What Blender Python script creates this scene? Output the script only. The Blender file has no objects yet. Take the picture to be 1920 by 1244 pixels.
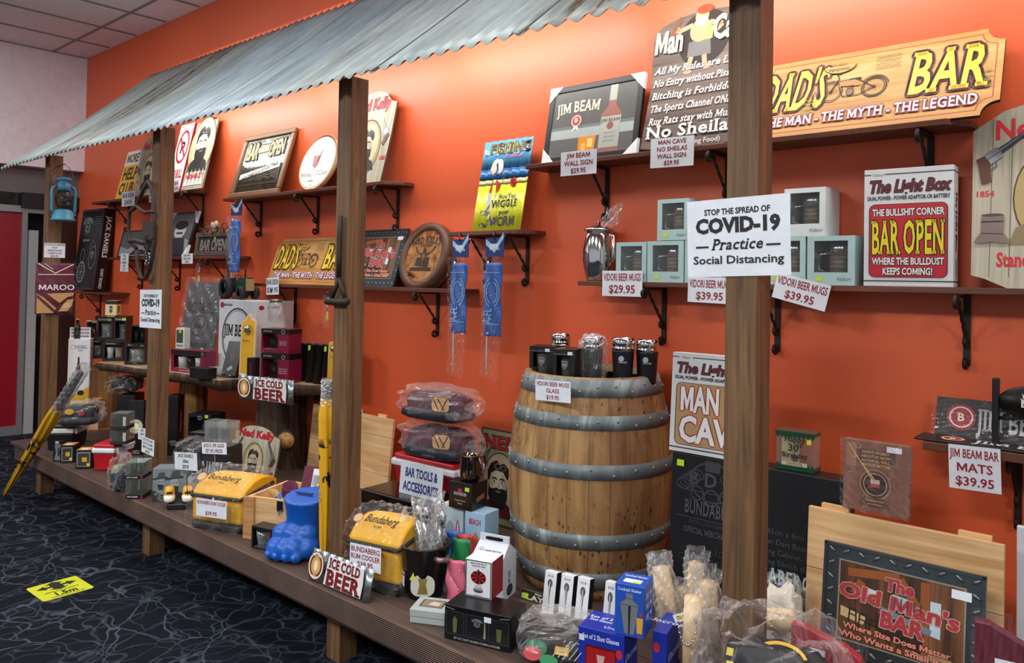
import bpy, math, random
from mathutils import Vector, Matrix
sc = bpy.context.scene
COL = sc.collection
rnd = random.Random(7)
sin, cos, pi = math.sin, math.cos, math.pi

# ---------------------------------------------------------------- camera
FPX, CYP = 1454.01, 497.53
CAM = Vector((0.0, -3.0152, 1.5937))
YAW, PITCH, ROLL = 0.72222, 0.01906, 0.01769
_f0 = Vector((-sin(YAW), cos(YAW), 0)); _r0 = Vector((cos(YAW), sin(YAW), 0)); _u0 = Vector((0, 0, 1))
FW = _f0*cos(PITCH) + _u0*sin(PITCH); _u1 = _u0*cos(PITCH) - _f0*sin(PITCH)
RT = _r0*cos(ROLL) + _u1*sin(ROLL); UP = _u1*cos(ROLL) - _r0*sin(ROLL)
cd = bpy.data.cameras.new('camera'); cam = bpy.data.objects.new('camera', cd); COL.objects.link(cam)
cd.sensor_width = 36.0; cd.lens = FPX/1920*36.0; cd.shift_y = -(622-CYP)/1920; cd.clip_start = .05
m = Matrix((RT, UP, -FW)).transposed().to_4x4(); m.translation = CAM
cam.matrix_world = m
sc.camera = cam
# ---------------------------------------------------------------- exposure, world, lights
vs = sc.view_settings
vs.view_transform = 'Standard'; vs.look = 'None'; vs.gamma = 1.0; vs.use_curve_mapping = False
vs.exposure = 0.15
sc.cycles.max_bounces = 8; sc.cycles.transparent_max_bounces = 24
sc.cycles.use_denoising = True
w = bpy.data.worlds.new('room_light'); sc.world = w; w.use_nodes = True
bg = w.node_tree.nodes['Background']; bg.inputs[0].default_value = (.92, .95, 1.0, 1); bg.inputs[1].default_value = .42
def area(name, loc, direction, sx, sy, power, col=(1, 1, 1)):
    l = bpy.data.lights.new(name, 'AREA'); l.shape = 'RECTANGLE'; l.size = sx; l.size_y = sy; l.energy = power; l.color = col
    o = bpy.data.objects.new(name, l); COL.objects.link(o); o.location = loc
    o.rotation_euler = Vector(direction).to_track_quat('-Z', 'Y').to_euler()
    return o
# ceiling panels of the shop, in front of the display
for x, y, p in ((-6.6, -1.72, 18), (-4.4, -1.72, 20), (-2.2, -1.72, 22), (-.2, -1.72, 22), (-6.5, -5.0, 105), (-3.5, -5.2, 105), (-.5, -5.2, 110), (2.5, -4.6, 110)):
    area('ceiling_panel_light', (x, y, 3.74), (0, 0.05, -1), 1.2, .6, p, (1, .98, .97))
# tube battens fixed under the corrugated awning, close to the wall: they light the wall below and leak up past the sheets' back edge
for x, p in ((-5.6, 10.5), (-4.15, 9.5), (-2.75, 11.5), (-1.3, 10.5), (.1, 10.5)):
    area('awning_tube_light', (x, -.42, 2.86), (0, .42, -1), 1.25, .16, p, (1, .97, .93))
    area('awning_tube_uplight', (x, -.40, 2.89), (0, .75, 1), 1.25, .04, 7.0, (1, .97, .93))

# ---------------------------------------------------------------- pixel <-> place
def at(u, v, x=None, y=None, z=None):
    d = FW + RT*((u-960)/FPX) - UP*((v-CYP)/FPX)
    t = (x-CAM.x)/d.x if x is not None else (y-CAM.y)/d.y if y is not None else (z-CAM.z)/d.z
    return CAM + d*t
def pr(P):
    d = Vector(P)-CAM; q = d.dot(FW)
    return 960+FPX*d.dot(RT)/q, CYP-FPX*d.dot(UP)/q
class Fr: pass
def place(bl, br, z=None, y=None, top=None, tl=None, tilt=0.0, h=None, zz=None, rz=None, tmax=.6):
    """Where a thing's front bottom edge stands; solves its height (top) or its height and lean (tl)."""
    F = Fr()
    if y is not None:
        a = at(*bl, y=y); b = at(*br, y=y); q = (a.z+b.z)/2 if zz is None else zz; a.z = q; b.z = q
    else:
        a = at(*bl, z=z); b = at(*br, z=z)
    F.rz = math.atan2(b.y-a.y, b.x-a.x) if rz is None else rz
    F.w = (b-a).length; F.loc = (a+b)/2
    bk = Vector((-sin(F.rz), cos(F.rz), 0))
    def hv(tt, v):
        lo, hi = .005, 2.5
        for _ in range(30):
            mdl = (lo+hi)/2; P = a + (bk*sin(tt)+Vector((0, 0, cos(tt))))*mdl
            if pr(P)[1] > v: lo = mdl
            else: hi = mdl
        return lo
    if tl is not None:
        best = None
        for k in range(0, 41):
            tt = tmax*k/40; hh = hv(tt, tl[1]); P = a + (bk*sin(tt)+Vector((0, 0, cos(tt))))*hh
            e = abs(pr(P)[0]-tl[0])
            if best is None or e < best[0]-.05: best = (e, tt, hh)
        F.tilt, F.h = best[1], best[2]
    else:
        F.tilt = tilt; F.h = hv(tilt, top) if top is not None else (h or .1)
    return F
def fr(x, y, z, w=.1, h=.1, rz=0, tilt=0):
    F = Fr(); F.loc = Vector((x, y, z)); F.w = w; F.h = h; F.rz = rz; F.tilt = tilt; return F

def stand(u0, u1, z, rz=0, top=None, y=None, v=None, tilt=0.0, h=None, tl=None):
    """as place(), with the heading given in degrees; y or the base row v says how far back it stands"""
    g = math.radians(rz); dx = Vector((cos(g), sin(g), 0))
    if v is not None: a = at(u0, v, z=z)
    else:
        vv = 600
        for _ in range(6):
            a = at(u0, vv, y=y); a.z = z; vv = pr(a)[1]
    lo, hi = .002, 3.0
    for _ in range(40):
        m_ = (lo+hi)/2
        if pr(a+dx*m_)[0] < u1: lo = m_
        else: hi = m_
    b = a+dx*lo
    return place(pr(a), pr(b), z=z, top=top, tl=tl, tilt=tilt, h=h)
# ---------------------------------------------------------------- materials
def lin(h):
    r = [int(h[i:i+2], 16)/255 for i in (0, 2, 4)]
    return tuple((c/12.92 if c <= .04045 else ((c+.055)/1.055)**2.4) for c in r)+(1,)
MATS = {}
def newmat(key):
    mt = bpy.data.materials.new(key); mt.use_nodes = True; MATS[key] = mt
    nt = mt.node_tree; b = nt.nodes['Principled BSDF']; return mt, nt, b
def nn(nt, t, **kw):
    n = nt.nodes.new(t)
    for k, v in kw.items():
        if k.startswith('i_'):
            kk = k[2:]; n.inputs[int(kk) if kk.isdigit() else kk.replace('_', ' ')].default_value = v
        else: setattr(n, k, v)
    return n
def ramp(nt, src, stops):
    r = nn(nt, 'ShaderNodeValToRGB'); e = r.color_ramp.elements
    while len(e) < len(stops): e.new(.5)
    for q, (p, c) in zip(e, stops): q.position = p; q.color = c if len(c) == 4 else tuple(c)+(1,)
    nt.links.new(src, r.inputs[0]); return r.outputs[0]
def P(hexc, rough=.5, metal=0.0, var=.05, sc_=18.0):
    key = 'paint_%s_%g_%g' % (hexc, rough, metal)
    if key in MATS: return key
    mt, nt, b = newmat(key)
    tc = nn(nt, 'ShaderNodeTexCoord'); n = nn(nt, 'ShaderNodeTexNoise', i_Scale=sc_, i_Detail=3.0)
    nt.links.new(tc.outputs['Object'], n.inputs['Vector'])
    c = lin(hexc); lo = tuple(x*(1-var) for x in c[:3]); hi = tuple(min(1, x*(1+var)) for x in c[:3])
    nt.links.new(ramp(nt, n.outputs['Fac'], [(.3, lo), (.7, hi)]), b.inputs['Base Color'])
    b.inputs['Roughness'].default_value = rough; b.inputs['Metallic'].default_value = metal
    return key
def wood(key, c1, c2, c3, axis=2, scale=1.0, rough=.6, knots=True, space='Object', bump=.15):
    mt, nt, b = newmat(key)
    tc = nn(nt, 'ShaderNodeTexCoord'); mp = nn(nt, 'ShaderNodeMapping')
    s = [26*scale]*3; s[axis] = 1.3*scale; mp.inputs['Scale'].default_value = s
    nt.links.new(tc.outputs[space], mp.inputs['Vector'])
    n = nn(nt, 'ShaderNodeTexNoise', i_Scale=1.6, i_Detail=8.0, i_Roughness=.62, i_Distortion=.7); nt.links.new(mp.outputs[0], n.inputs['Vector'])
    col = ramp(nt, n.outputs['Fac'], [(.28, lin(c1)), (.5, lin(c2)), (.72, lin(c3))])
    if knots:
        mp2 = nn(nt, 'ShaderNodeMapping'); s2 = [9*scale]*3; s2[axis] = 2.6*scale; mp2.inputs['Scale'].default_value = s2
        nt.links.new(tc.outputs[space], mp2.inputs['Vector'])
        v = nn(nt, 'ShaderNodeTexVoronoi', i_Scale=1.0); nt.links.new(mp2.outputs[0], v.inputs['Vector'])
        kf = ramp(nt, v.outputs['Distance'], [(.03, (1, 1, 1)), (.13, (0, 0, 0))])
        mx = nn(nt, 'ShaderNodeMixRGB'); nt.links.new(kf, mx.inputs[0]); nt.links.new(col, mx.inputs[1])
        k = lin(c1); mx.inputs[2].default_value = (k[0]*.45, k[1]*.4, k[2]*.4, 1); col = mx.outputs[0]
    nt.links.new(col, b.inputs['Base Color']); b.inputs['Roughness'].default_value = rough
    bp = nn(nt, 'ShaderNodeBump', i_Strength=bump, i_Distance=.004); nt.links.new(n.outputs['Fac'], bp.inputs['Height']); nt.links.new(bp.outputs[0], b.inputs['Normal'])
    return key
wood('post_wood', '412d1b', '674b30', '82613f', 2, 1.0)
wood('shelf_wood', '3c2119', '5d3424', '75452f', 0, 1.0, .45)
wood('pine', 'b98c5a', 'd3ab78', 'e2c194', 0, .8, .55)
wood('pine_dark', '8f6238', 'b58652', 'c99c68', 0, 1.2, .5)
wood('slab_wood', '6b543c', 'a58c6c', 'c9b591', 0, .8, .6)
wood('bark', '20150f', '3c2a1d', '6e5740', 2, .6, .85, True, 'Object', 1.0)
wood('trunk', '4a2d16', '7d5229', 'a5763f', 2, .5, .75, True, 'Object', .8)
wood('deck_wood', '3b2b26', '4c3a33', '59463d', 0, 1.0, .65, False)
wood('sign_planks', '8c8672', 'b3ad98', 'c9c4b2', 2, .9, .6, False)
wood('parchment', 'a06c2c', 'c28d45', 'd8b374', 0, .35, .5, False, 'Object', 0)
wood('tavern', 'b0713a', 'cf8f52', 'dba568', 2, .6, .5, False)
wood('rock', '3f312d', '6c5d56', '93867e', 0, .25, .7, False, 'Object', 0)
wood('bar_scene', '150d0a', '47291a', '8a5a33', 2, .5, .6, True, 'Object', 0)

def film(key, base, tint='ffffff', rough=.12, bump=0, mul=.75, bsc=38.0):
    mt, nt, b = newmat(key)
    b.inputs['Base Color'].default_value = lin(tint); b.inputs['Roughness'].default_value = rough; b.inputs['Specular IOR Level'].default_value = .8
    tr = nn(nt, 'ShaderNodeBsdfTransparent'); lw = nn(nt, 'ShaderNodeLayerWeight', i_Blend=.35); mx = nn(nt, 'ShaderNodeMixShader')
    ma = nn(nt, 'ShaderNodeMath', operation='MULTIPLY_ADD', use_clamp=True); ma.inputs[1].default_value = mul; ma.inputs[2].default_value = base
    nt.links.new(lw.outputs['Facing'], ma.inputs[0])
    if bump:
        tc = nn(nt, 'ShaderNodeTexCoord'); n = nn(nt, 'ShaderNodeTexNoise', i_Scale=bsc, i_Detail=4.0, i_Distortion=1.2); nt.links.new(tc.outputs['Object'], n.inputs['Vector'])
        bp = nn(nt, 'ShaderNodeBump', i_Strength=bump, i_Distance=.01); nt.links.new(n.outputs['Fac'], bp.inputs['Height'])
        nt.links.new(bp.outputs[0], b.inputs['Normal']); nt.links.new(bp.outputs[0], lw.inputs['Normal'])
    g = nn(nt, 'ShaderNodeBsdfGlossy', i_Roughness=rough); 
    g.inputs['Color'].default_value = lin(tint)
    mg = nn(nt, 'ShaderNodeMixShader', i_0=.55); nt.links.new(b.outputs[0], mg.inputs[1]); nt.links.new(g.outputs[0], mg.inputs[2])
    if bump: nt.links.new(bp.outputs[0], g.inputs['Normal'])
    nt.links.new(ma.outputs[0], mx.inputs[0]); nt.links.new(tr.outputs[0], mx.inputs[1]); nt.links.new(mg.outputs[0], mx.inputs[2])
    nt.links.new(mx.outputs[0], nt.nodes['Material Output'].inputs['Surface'])
film('film', .002, 'f4f7fa', .08, .25, .30); film('film_crinkle', .0, 'ffffff', .07, 1.0, .50, 20.0); film('window_film', .015, 'ffffff', .05, 0, .30); film('film_thick', .12, 'e9eef2', .16, .5, .65); film('clear_glass', .06, 'eaf2f0', .04)
film('smoke_glass', .35, '3a3d3c', .05); film('acrylic', .10, 'cfe0d4', .04)
STEEL = P('c9c9c6', .18, 1); CHROME = P('d8d8d8', .08, 1); DKSTEEL = P('5f6062', .25, 1); GOLD = P('c8a45c', .3, 1); COPPER = P('6f6058', .12, 1)
IRON = P('2a211d', .6, .4); BLACK = P('0d0d10', .45); GLOSSBLK = P('08080a', .15); WHITE = P('e6e8ea', .5); PAPER = P('dfe6ee', .6)
RED = P('b3121f', .4); ORANGE = P('d9762f', .5); GREENTAG = P('b4e02c', .5); YELLOWTAG = P('e6e03a', .5); SILVERINK = P('b9bcc0', .4, .3); GREYINK = P('6e7074', .5)
MAROON = P('5b1230', .5); YELLOW = P('dba514', .55); CREAM = P('e3d3a0', .55); NAVY = P('171c2e', .6); INKRED = P('8e1425', .6); INKBLUE = P('1d2f80', .6)

# ---------------------------------------------------------------- mesh builder
class MB:
    def __init__(s): s.V = []; s.F = []; s.K = []; s.S = []; s.M = []; s.cur = 0; s.T = None; s.y = 0.0
    def mat(s, k):
        if k not in s.M: s.M.append(k)
        s.cur = s.M.index(k); return s
    def add(s, vs, fs, mat=None, smooth=False):
        if mat is not None: s.mat(mat)
        n = len(s.V)
        if s.T is not None: vs = [tuple(s.T @ Vector(v)) for v in vs]
        s.V.extend(vs)
        for f in fs: s.F.append(tuple(i+n for i in f)); s.K.append(s.cur); s.S.append(smooth)
        return s
    def box(s, x0, x1, y0, y1, z0, z1, mat=None):
        return s.add([(x0,y0,z0),(x1,y0,z0),(x1,y1,z0),(x0,y1,z0),(x0,y0,z1),(x1,y0,z1),(x1,y1,z1),(x0,y1,z1)],
            [(0,3,2,1),(4,5,6,7),(0,1,5,4),(1,2,6,5),(2,3,7,6),(3,0,4,7)], mat)
    def prism(s, pts, y0, y1, mat=None, smooth=False):
        """outline in the x-z plane (counter-clockwise seen from the front), y0 is the front"""
        n = len(pts); vs = [(x, y0, z) for x, z in pts]+[(x, y1, z) for x, z in pts]
        s.add(vs, [tuple(range(n)), tuple(range(2*n-1, n-1, -1))], mat)
        k = len(s.V)-2*n
        for i in range(n):
            j = (i+1) % n; s.F.append((k+j, k+i, k+n+i, k+n+j)); s.K.append(s.cur); s.S.append(smooth)
        return s
    def lathe(s, prof, c=(0, 0, 0), seg=24, mat=None, smooth=True, axis='z', sx=1.0, sy=1.0):
        vs = []; fs = []; n = len(prof)
        for r, z in prof:
            for k in range(seg):
                a = 2*pi*k/seg; p = (r*cos(a)*sx, r*sin(a)*sy, z)
                if axis == 'y': p = (p[0], p[2], p[1])
                if axis == 'x': p = (p[2], p[0], p[1])
                vs.append((p[0]+c[0], p[1]+c[1], p[2]+c[2]))
        for i in range(n-1):
            for k in range(seg):
                q = (k+1) % seg; f = (i*seg+k, i*seg+q, (i+1)*seg+q, (i+1)*seg+k)
                fs.append(f if axis == 'z' or axis == 'x' else f[::-1])
        if prof[0][0] > 1e-6: fs.append(tuple(range(seg))[::-1])
        if prof[-1][0] > 1e-6: fs.append(tuple((n-1)*seg+k for k in range(seg)))
        return s.add(vs, fs, mat, smooth)
    def cyl(s, c, r, h, mat=None, seg=20, axis='z', r2=None):
        return s.lathe([(r, 0), (r if r2 is None else r2, h)], c, seg, mat, True, axis)
    def ball(s, c, rx, ry=None, rz=None, mat=None, seg=14, rings=8):
        ry = rx if ry is None else ry; rz = rx if rz is None else rz
        prof = [(max(1e-7, sin(pi*i/rings)), -cos(pi*i/rings)) for i in range(rings+1)]
        vs = []; fs = []
        for r, z in prof:
            for k in range(seg):
                a = 2*pi*k/seg; vs.append((c[0]+rx*r*cos(a), c[1]+ry*r*sin(a), c[2]+rz*z))
        for i in range(rings):
            for k in range(seg):
                q = (k+1) % seg; fs.append((i*seg+k, i*seg+q, (i+1)*seg+q, (i+1)*seg+k))
        return s.add(vs, fs, mat, True)
    def tube(s, pts, r, mat=None, seg=8, closed=False, caps=True):
        pts = [Vector(p) for p in pts]; n = len(pts); rs = r if isinstance(r, (list, tuple)) else [r]*n
        vs = []; fs = []; nv = None
        for i, p in enumerate(pts):
            a = pts[(i-1) % n] if closed or i > 0 else p; b = pts[(i+1) % n] if closed or i < n-1 else p
            t = (b-a).normalized() if (b-a).length > 1e-9 else Vector((0, 0, 1))
            if nv is None: nv = t.orthogonal().normalized()
            nv = (nv - t*nv.dot(t)); nv = nv.normalized() if nv.length > 1e-6 else t.orthogonal().normalized()
            bn = t.cross(nv)
            for k in range(seg):
                g = 2*pi*k/seg; vs.append(tuple(p+(nv*cos(g)+bn*sin(g))*rs[i]))
        for i in range(n if closed else n-1):
            j = (i+1) % n
            for k in range(seg):
                q = (k+1) % seg; fs.append((i*seg+k, i*seg+q, j*seg+q, j*seg+k))
        if caps and not closed: fs += [tuple(range(seg))[::-1], tuple((n-1)*seg+k for k in range(seg))]
        return s.add(vs, fs, mat, True)
    def grid(s, fn, nu, nv, mat=None, smooth=True, wrapu=False):
        vs = [tuple(fn(i/(nu if wrapu else nu-1) if nu > 1 else 0, j/(nv-1))) for j in range(nv) for i in range(nu)]
        fs = []
        for j in range(nv-1):
            for i in range(nu if wrapu else nu-1):
                q = (i+1) % nu; fs.append((j*nu+i, j*nu+q, (j+1)*nu+q, (j+1)*nu+i))
        return s.add(vs, fs, mat, smooth)
    def blob(s, c, rx, ry, rz, amp=.08, seed=0, e=.6, mat=None, nu=36, nv=18, smooth=False, flat=True):
        """crumpled rounded-box shell, flat underneath"""
        g = random.Random(seed); ph = [(g.uniform(1, 7), g.uniform(0, 6.3), g.uniform(1, 8), g.uniform(0, 6.3)) for _ in range(7)]
        sg = lambda q, m: math.copysign(abs(q)**m, q)
        def fn(u, v):
            a = 2*pi*u; b = pi*(v-.5)
            x = sg(cos(b), e)*sg(cos(a), e); y = sg(cos(b), e)*sg(sin(a), e); z = sg(sin(b), e)
            d = 1 + amp*sum(sin(p*x*2+q)*sin(r*z*2+t+y*p) for p, q, r, t in ph)/2.2 + amp*.5*g.uniform(-1, 1)*cos(b)
            return (c[0]+rx*x*d, c[1]+ry*y*d, c[2]+(max(z*d, -1) if flat else z*d)*rz)
        return s.grid(fn, nu, nv, mat, smooth, True)
    # ---- flat printing on the x-z plane: every call is laid a hair further forward
    def lay(s): s.y -= .00012; return s.y
    def poly(s, pts, mat=None):
        y = s.lay(); return s.add([(x, y, z) for x, z in pts], [tuple(range(len(pts)))], mat)
    def rect(s, x0, z0, x1, z1, mat=None): return s.poly([(x0, z0), (x1, z0), (x1, z1), (x0, z1)], mat)
    def rrect(s, x0, z0, x1, z1, r, mat=None): return s.poly(rr(x0, z0, x1, z1, r), mat)
    def disc(s, cx, cz, rx, rz=None, mat=None, n=28, a0=0, a1=2*pi):
        rz = rx if rz is None else rz
        return s.poly([(cx+rx*cos(a0+(a1-a0)*k/n), cz+rz*sin(a0+(a1-a0)*k/n)) for k in range(n+(a1-a0 < 6.2))], mat)
    def ring(s, cx, cz, rx, rz, t, mat=None, n=32, a0=0, a1=2*pi):
        y = s.lay(); vs = []; fs = []
        for k in range(n+1):
            a = a0+(a1-a0)*k/n
            vs += [(cx+rx*cos(a), y, cz+rz*sin(a)), (cx+(rx-t)*cos(a), y, cz+(rz-t)*sin(a))]
            if k: fs.append((2*k-2, 2*k, 2*k+1, 2*k-1))
        return s.add(vs, fs, mat)
    def line(s, pts, t, mat=None):
        y = s.lay(); 
        if mat is not None: s.mat(mat)
        for (x0, z0), (x1, z1) in zip(pts, pts[1:]):
            d = Vector((x1-x0, z1-z0)); L = d.length
            if L < 1e-7: continue
            nx, nz = -d.y/L*t/2, d.x/L*t/2
            s.add([(x0+nx, y, z0+nz), (x0-nx, y, z0-nz), (x1-nx, y, z1-nz), (x1+nx, y, z1+nz)], [(0, 1, 2, 3)])
        return s
    def frame(s, x0, z0, x1, z1, t, mat=None): return s.line([(x0, z0), (x1, z0), (x1, z1), (x0, z1), (x0, z0)], t, mat)
    def text(s, tx, cx, z, h, mat=None, w=None, f=1, sh=0.0, al='c', arc=0.0, rot=0.0, out=None, ot=.1, ext=0.0, cond=1.0):
        """tx with cap height h on baseline z, squeezed to width w at most (exactly w when w < 0)"""
        if mat is not None: s.mat(mat)
        if out is not None:
            for k in range(8):
                a = k*pi/4; s.text(tx, cx+cos(a)*h*ot, z+sin(a)*h*ot, h, out, w, f, sh, al, arc, rot); s.y += .00012
            s.lay(); s.mat(mat)
        y = s.lay()
        gl = []; X = 0.0
        for ch in tx:
            vs, fs, ad = glyph(ch, f); gl.append((X, vs, fs)); X += ad
        sx = h*cond
        if w is not None:
            if w < 0: sx = -w/max(X, 1e-6)
            elif X*sx > w: sx = w/X
        x0 = {'c': -X*sx/2, 'l': 0, 'r': -X*sx}[al]; cr, sr = cos(rot), sin(rot)
        for q, vs, fs in gl:
            o = []
            for a, b in vs:
                px = x0+(q+a)*sx+sh*b*h; pz = b*h
                if arc:
                    R = 1/arc; th = px/R; px, pz = (R+pz)*sin(th), (R+pz)*cos(th)-R
                o.append((cx+px*cr-pz*sr, y, z+px*sr+pz*cr))
            if ext:
                n = len(o); o2 = o+[(a, y+ext, c) for a, b_, c in o]
                s.add([(a, b-ext, c) for a, b, c in o2], fs)
                k = len(s.V)-2*n
                cnt = {}
                for fa in fs:
                    for i in range(len(fa)):
                        e_ = (fa[i], fa[(i+1) % len(fa)]); kk = tuple(sorted(e_)); cnt[kk] = None if kk in cnt else e_
                for e_ in cnt.values():
                    if e_: s.F.append((k+e_[1], k+e_[0], k+n+e_[0], k+n+e_[1])); s.K.append(s.cur); s.S.append(False)
            else: s.add(o, fs)
        return s
    def build(s, name, parent=None, bev=0.0, seg=2):
        me = bpy.data.meshes.new(name); me.from_pydata(s.V, [], s.F)
        for k in s.M: me.materials.append(MATS[k])
        me.polygons.foreach_set('material_index', s.K); me.polygons.foreach_set('use_smooth', s.S); me.update()
        o = bpy.data.objects.new(name, me); COL.objects.link(o)
        if parent is not None: o.parent = parent
        if bev:
            md = o.modifiers.new('bevel', 'BEVEL'); md.width = bev; md.segments = seg; md.limit_method = 'ANGLE'; md.angle_limit = .7
        return o
def rr(x0, z0, x1, z1, r, n=5):
    o = []
    for cx, cz, a in ((x1-r, z0+r, -pi/2), (x1-r, z1-r, 0), (x0+r, z1-r, pi/2), (x0+r, z0+r, pi)):
        for k in range(n+1): o.append((cx+r*cos(a+pi/2*k/n), cz+r*sin(a+pi/2*k/n)))
    return o
# ---------------------------------------------------------------- lettering: one flat mesh per character, laid out by hand
GL = {}; _fo = {}
def _raw(body, off):
    if 'o' not in _fo:
        c = bpy.data.curves.new('letter', 'FONT'); c.resolution_u = 2; o = bpy.data.objects.new('letter', c); COL.objects.link(o); _fo['o'] = o; _fo['c'] = c
    c = _fo['c']; c.body = body; c.offset = off
    dg = bpy.context.evaluated_depsgraph_get(); dg.update()
    me = bpy.data.meshes.new_from_object(_fo['o'].evaluated_get(dg))
    vs = [(v.co.x, v.co.y) for v in me.vertices]; fs = [tuple(p.vertices) for p in me.polygons]
    bpy.data.meshes.remove(me); return vs, fs
def _norm():
    v, f_ = _raw('H', 0); GL['cap'] = max(b for a, b in v)
def glyph(ch, f):
    if (ch, f) in GL: return GL[ch, f]
    if 'cap' not in GL: _norm()
    cap = GL['cap']; off = {0: 0, 1: .018, 2: .022, 3: .034, 4: .052}[f]
    if ch == ' ': GL[ch, f] = ([], [], .38); return GL[ch, f]
    if ch == 'M':   # its thickened outline folds over itself, so it is drawn here
        t = (.14, .19, .20, .27, .33)[f]*cap; W_ = (1.05+.4*(t/cap-.14))*cap
        v = [(p*1.0, q*cap) for p, q in ((0, 0), (0, 1), (t*1.1, 1), (W_/2, .42), (W_-t*1.1, 1), (W_, 1), (W_, 0), (W_-t, 0), (W_-t, .60), (W_/2+t*.22, .06), (W_/2-t*.22, .06), (t, .60), (t, 0))]
        v = [(a+.08*cap, b) for a, b in v]; fs = [tuple(range(12, -1, -1))]; v2 = [(a+W_+.16*cap, b) for a, b in v]
    else: v, fs = _raw(ch, off); v2, _ = _raw(ch+ch, off)
    ad = max(a for a, b in v2)-max(a for a, b in v)
    vs = [(a/cap, b/cap) for a, b in v]; ad /= cap
    if f == 2 and ch.isalnum():
        cnt = {}
        for fa in fs:
            for i in range(len(fa)):
                e = tuple(sorted((fa[i], fa[(i+1) % len(fa)]))); cnt[e] = cnt.get(e, 0)+1
        add = []
        lo = min(b for a, b in vs); hi = max(b for a, b in vs); o_ = off/cap
        for (i, j), c in cnt.items():
            (xa, za), (xb, zb) = vs[i], vs[j]
            if c == 1 and abs(za-zb) < .004 and .05 < abs(xa-xb) < .38:
                for L, sg in ((lo, 1), (hi, -1), (.74, -1)):
                    if abs(za-L) < .03: add.append((min(xa, xb)-.09, max(xa, xb)+.09, za, za+sg*.1)); break
        for a, b, c, d in add:
            n = len(vs); vs = vs+[(a, min(c, d)), (b, min(c, d)), (b, max(c, d)), (a, max(c, d))]; fs = fs+[(n, n+1, n+2, n+3)]
        ad += .06
    GL[ch, f] = (vs, fs, ad); return GL[ch, f]
# ---------------------------------------------------------------- things
def thing(name, label, cat, F, group=None):
    o = bpy.data.objects.new(name, None); COL.objects.link(o); o.empty_display_size = .05
    o.location = F.loc; o.rotation_euler = (-F.tilt, getattr(F, 'roll', 0.0), F.rz)
    o['label'] = label; o['category'] = cat
    if group: o['group'] = group
    return o
def solo(name, label, cat, mb, F, group=None, bev=0.0):
    o = mb.build(name, None, bev); o.location = F.loc; o.rotation_euler = (-F.tilt, getattr(F, 'roll', 0.0), F.rz)
    o['label'] = label; o['category'] = cat
    if group: o['group'] = group
    return o
def struct(name, mb, **kw):
    o = mb.build(name, None, **kw); o['kind'] = 'structure'; return o
def stick(mb, x, z, w=.022, h=.016, k=None): mb.rect(x-w/2, z-h/2, x+w/2, z+h/2, k or GREENTAG)
def card(lines, bl, br, tl, y, label, ink=INKRED, group='shelf price cards', f=1, sizes=None, name='price_card', cat='price tag', d=.0012, stem=None):
    """a printed paper card hanging in the plane y, on a wire stem down to the deck if it stands there"""
    a = at(*bl, y=y); b = at(*br, y=y); t = at(*tl, y=y)
    F = fr(*((a+b)/2), (b-a).length, (t-a).length); F.roll = -math.atan2(b.z-a.z, b.x-a.x)
    r = thing(name, label, cat, F, group); w, h = F.w, F.h
    mb = MB(); mb.box(-w/2, w/2, 0, d, 0, h, PAPER); mb.build('card', r)
    if stem: MB().tube([(0, d+.002, stem-F.loc.z), (0, d+.002, h*.6)], .002, DKSTEEL, 6).build('wire_stem', r)
    t_ = MB(); t_.y = -.0004; n = len(lines); sizes = sizes or [1]*n; tot = sum(sizes); z = h*.97
    for s_, k in zip(lines, sizes):
        rh = h*.94*k/tot; z -= rh
        if s_: t_.text(s_, 0, z+rh*.2, rh*.62, ink, w*.93, f)
    t_.build('lettering', r); return r
# ================================================================ the room
mt, nt, b = newmat('wall_paint')
tc = nn(nt, 'ShaderNodeTexCoord'); n = nn(nt, 'ShaderNodeTexNoise', i_Scale=1.2, i_Detail=4.0); nt.links.new(tc.outputs['Object'], n.inputs['Vector'])
nt.links.new(ramp(nt, n.outputs['Fac'], [(.3, lin('db5c33')), (.7, lin('e2653b'))]), b.inputs['Base Color']); b.inputs['Roughness'].default_value = .42
n2 = nn(nt, 'ShaderNodeTexNoise', i_Scale=240.0, i_Detail=2.0); nt.links.new(tc.outputs['Object'], n2.inputs['Vector'])
bp = nn(nt, 'ShaderNodeBump', i_Strength=.05, i_Distance=.002); nt.links.new(n2.outputs['Fac'], bp.inputs['Height']); nt.links.new(bp.outputs[0], b.inputs['Normal'])
# carpet: dark pile with thin wandering pebble lines
mt, nt, b = newmat('carpet')
tc = nn(nt, 'ShaderNodeTexCoord'); n = nn(nt, 'ShaderNodeTexNoise', i_Scale=3.5, i_Detail=2.0); nt.links.new(tc.outputs['Object'], n.inputs['Vector'])
mx = nn(nt, 'ShaderNodeMixRGB', blend_type='LINEAR_LIGHT', i_0=.16); nt.links.new(tc.outputs['Object'], mx.inputs[1]); nt.links.new(n.outputs['Color'], mx.inputs[2])
fs_ = []
for s_, mp_s in ((5.2, (1, 1, 1)), (4.0, (.7, 1.5, 1)), (6.5, (1.4, .8, 1))):
    mp = nn(nt, 'ShaderNodeMapping'); mp.inputs['Scale'].default_value = mp_s; mp.inputs['Location'].default_value = (s_, s_*.7, 0); nt.links.new(mx.outputs[0], mp.inputs['Vector'])
    v = nn(nt, 'ShaderNodeTexVoronoi', feature='DISTANCE_TO_EDGE', i_Scale=s_); nt.links.new(mp.outputs[0], v.inputs['Vector'])
    fs_.append(ramp(nt, v.outputs['Distance'], [(.010, (1, 1, 1)), (.026, (0, 0, 0))]))
n3 = nn(nt, 'ShaderNodeTexNoise', i_Scale=1.7, i_Detail=1.0); nt.links.new(tc.outputs['Object'], n3.inputs['Vector'])
sel = ramp(nt, n3.outputs['Fac'], [(.42, (0, 0, 0)), (.58, (1, 1, 1))])
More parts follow.
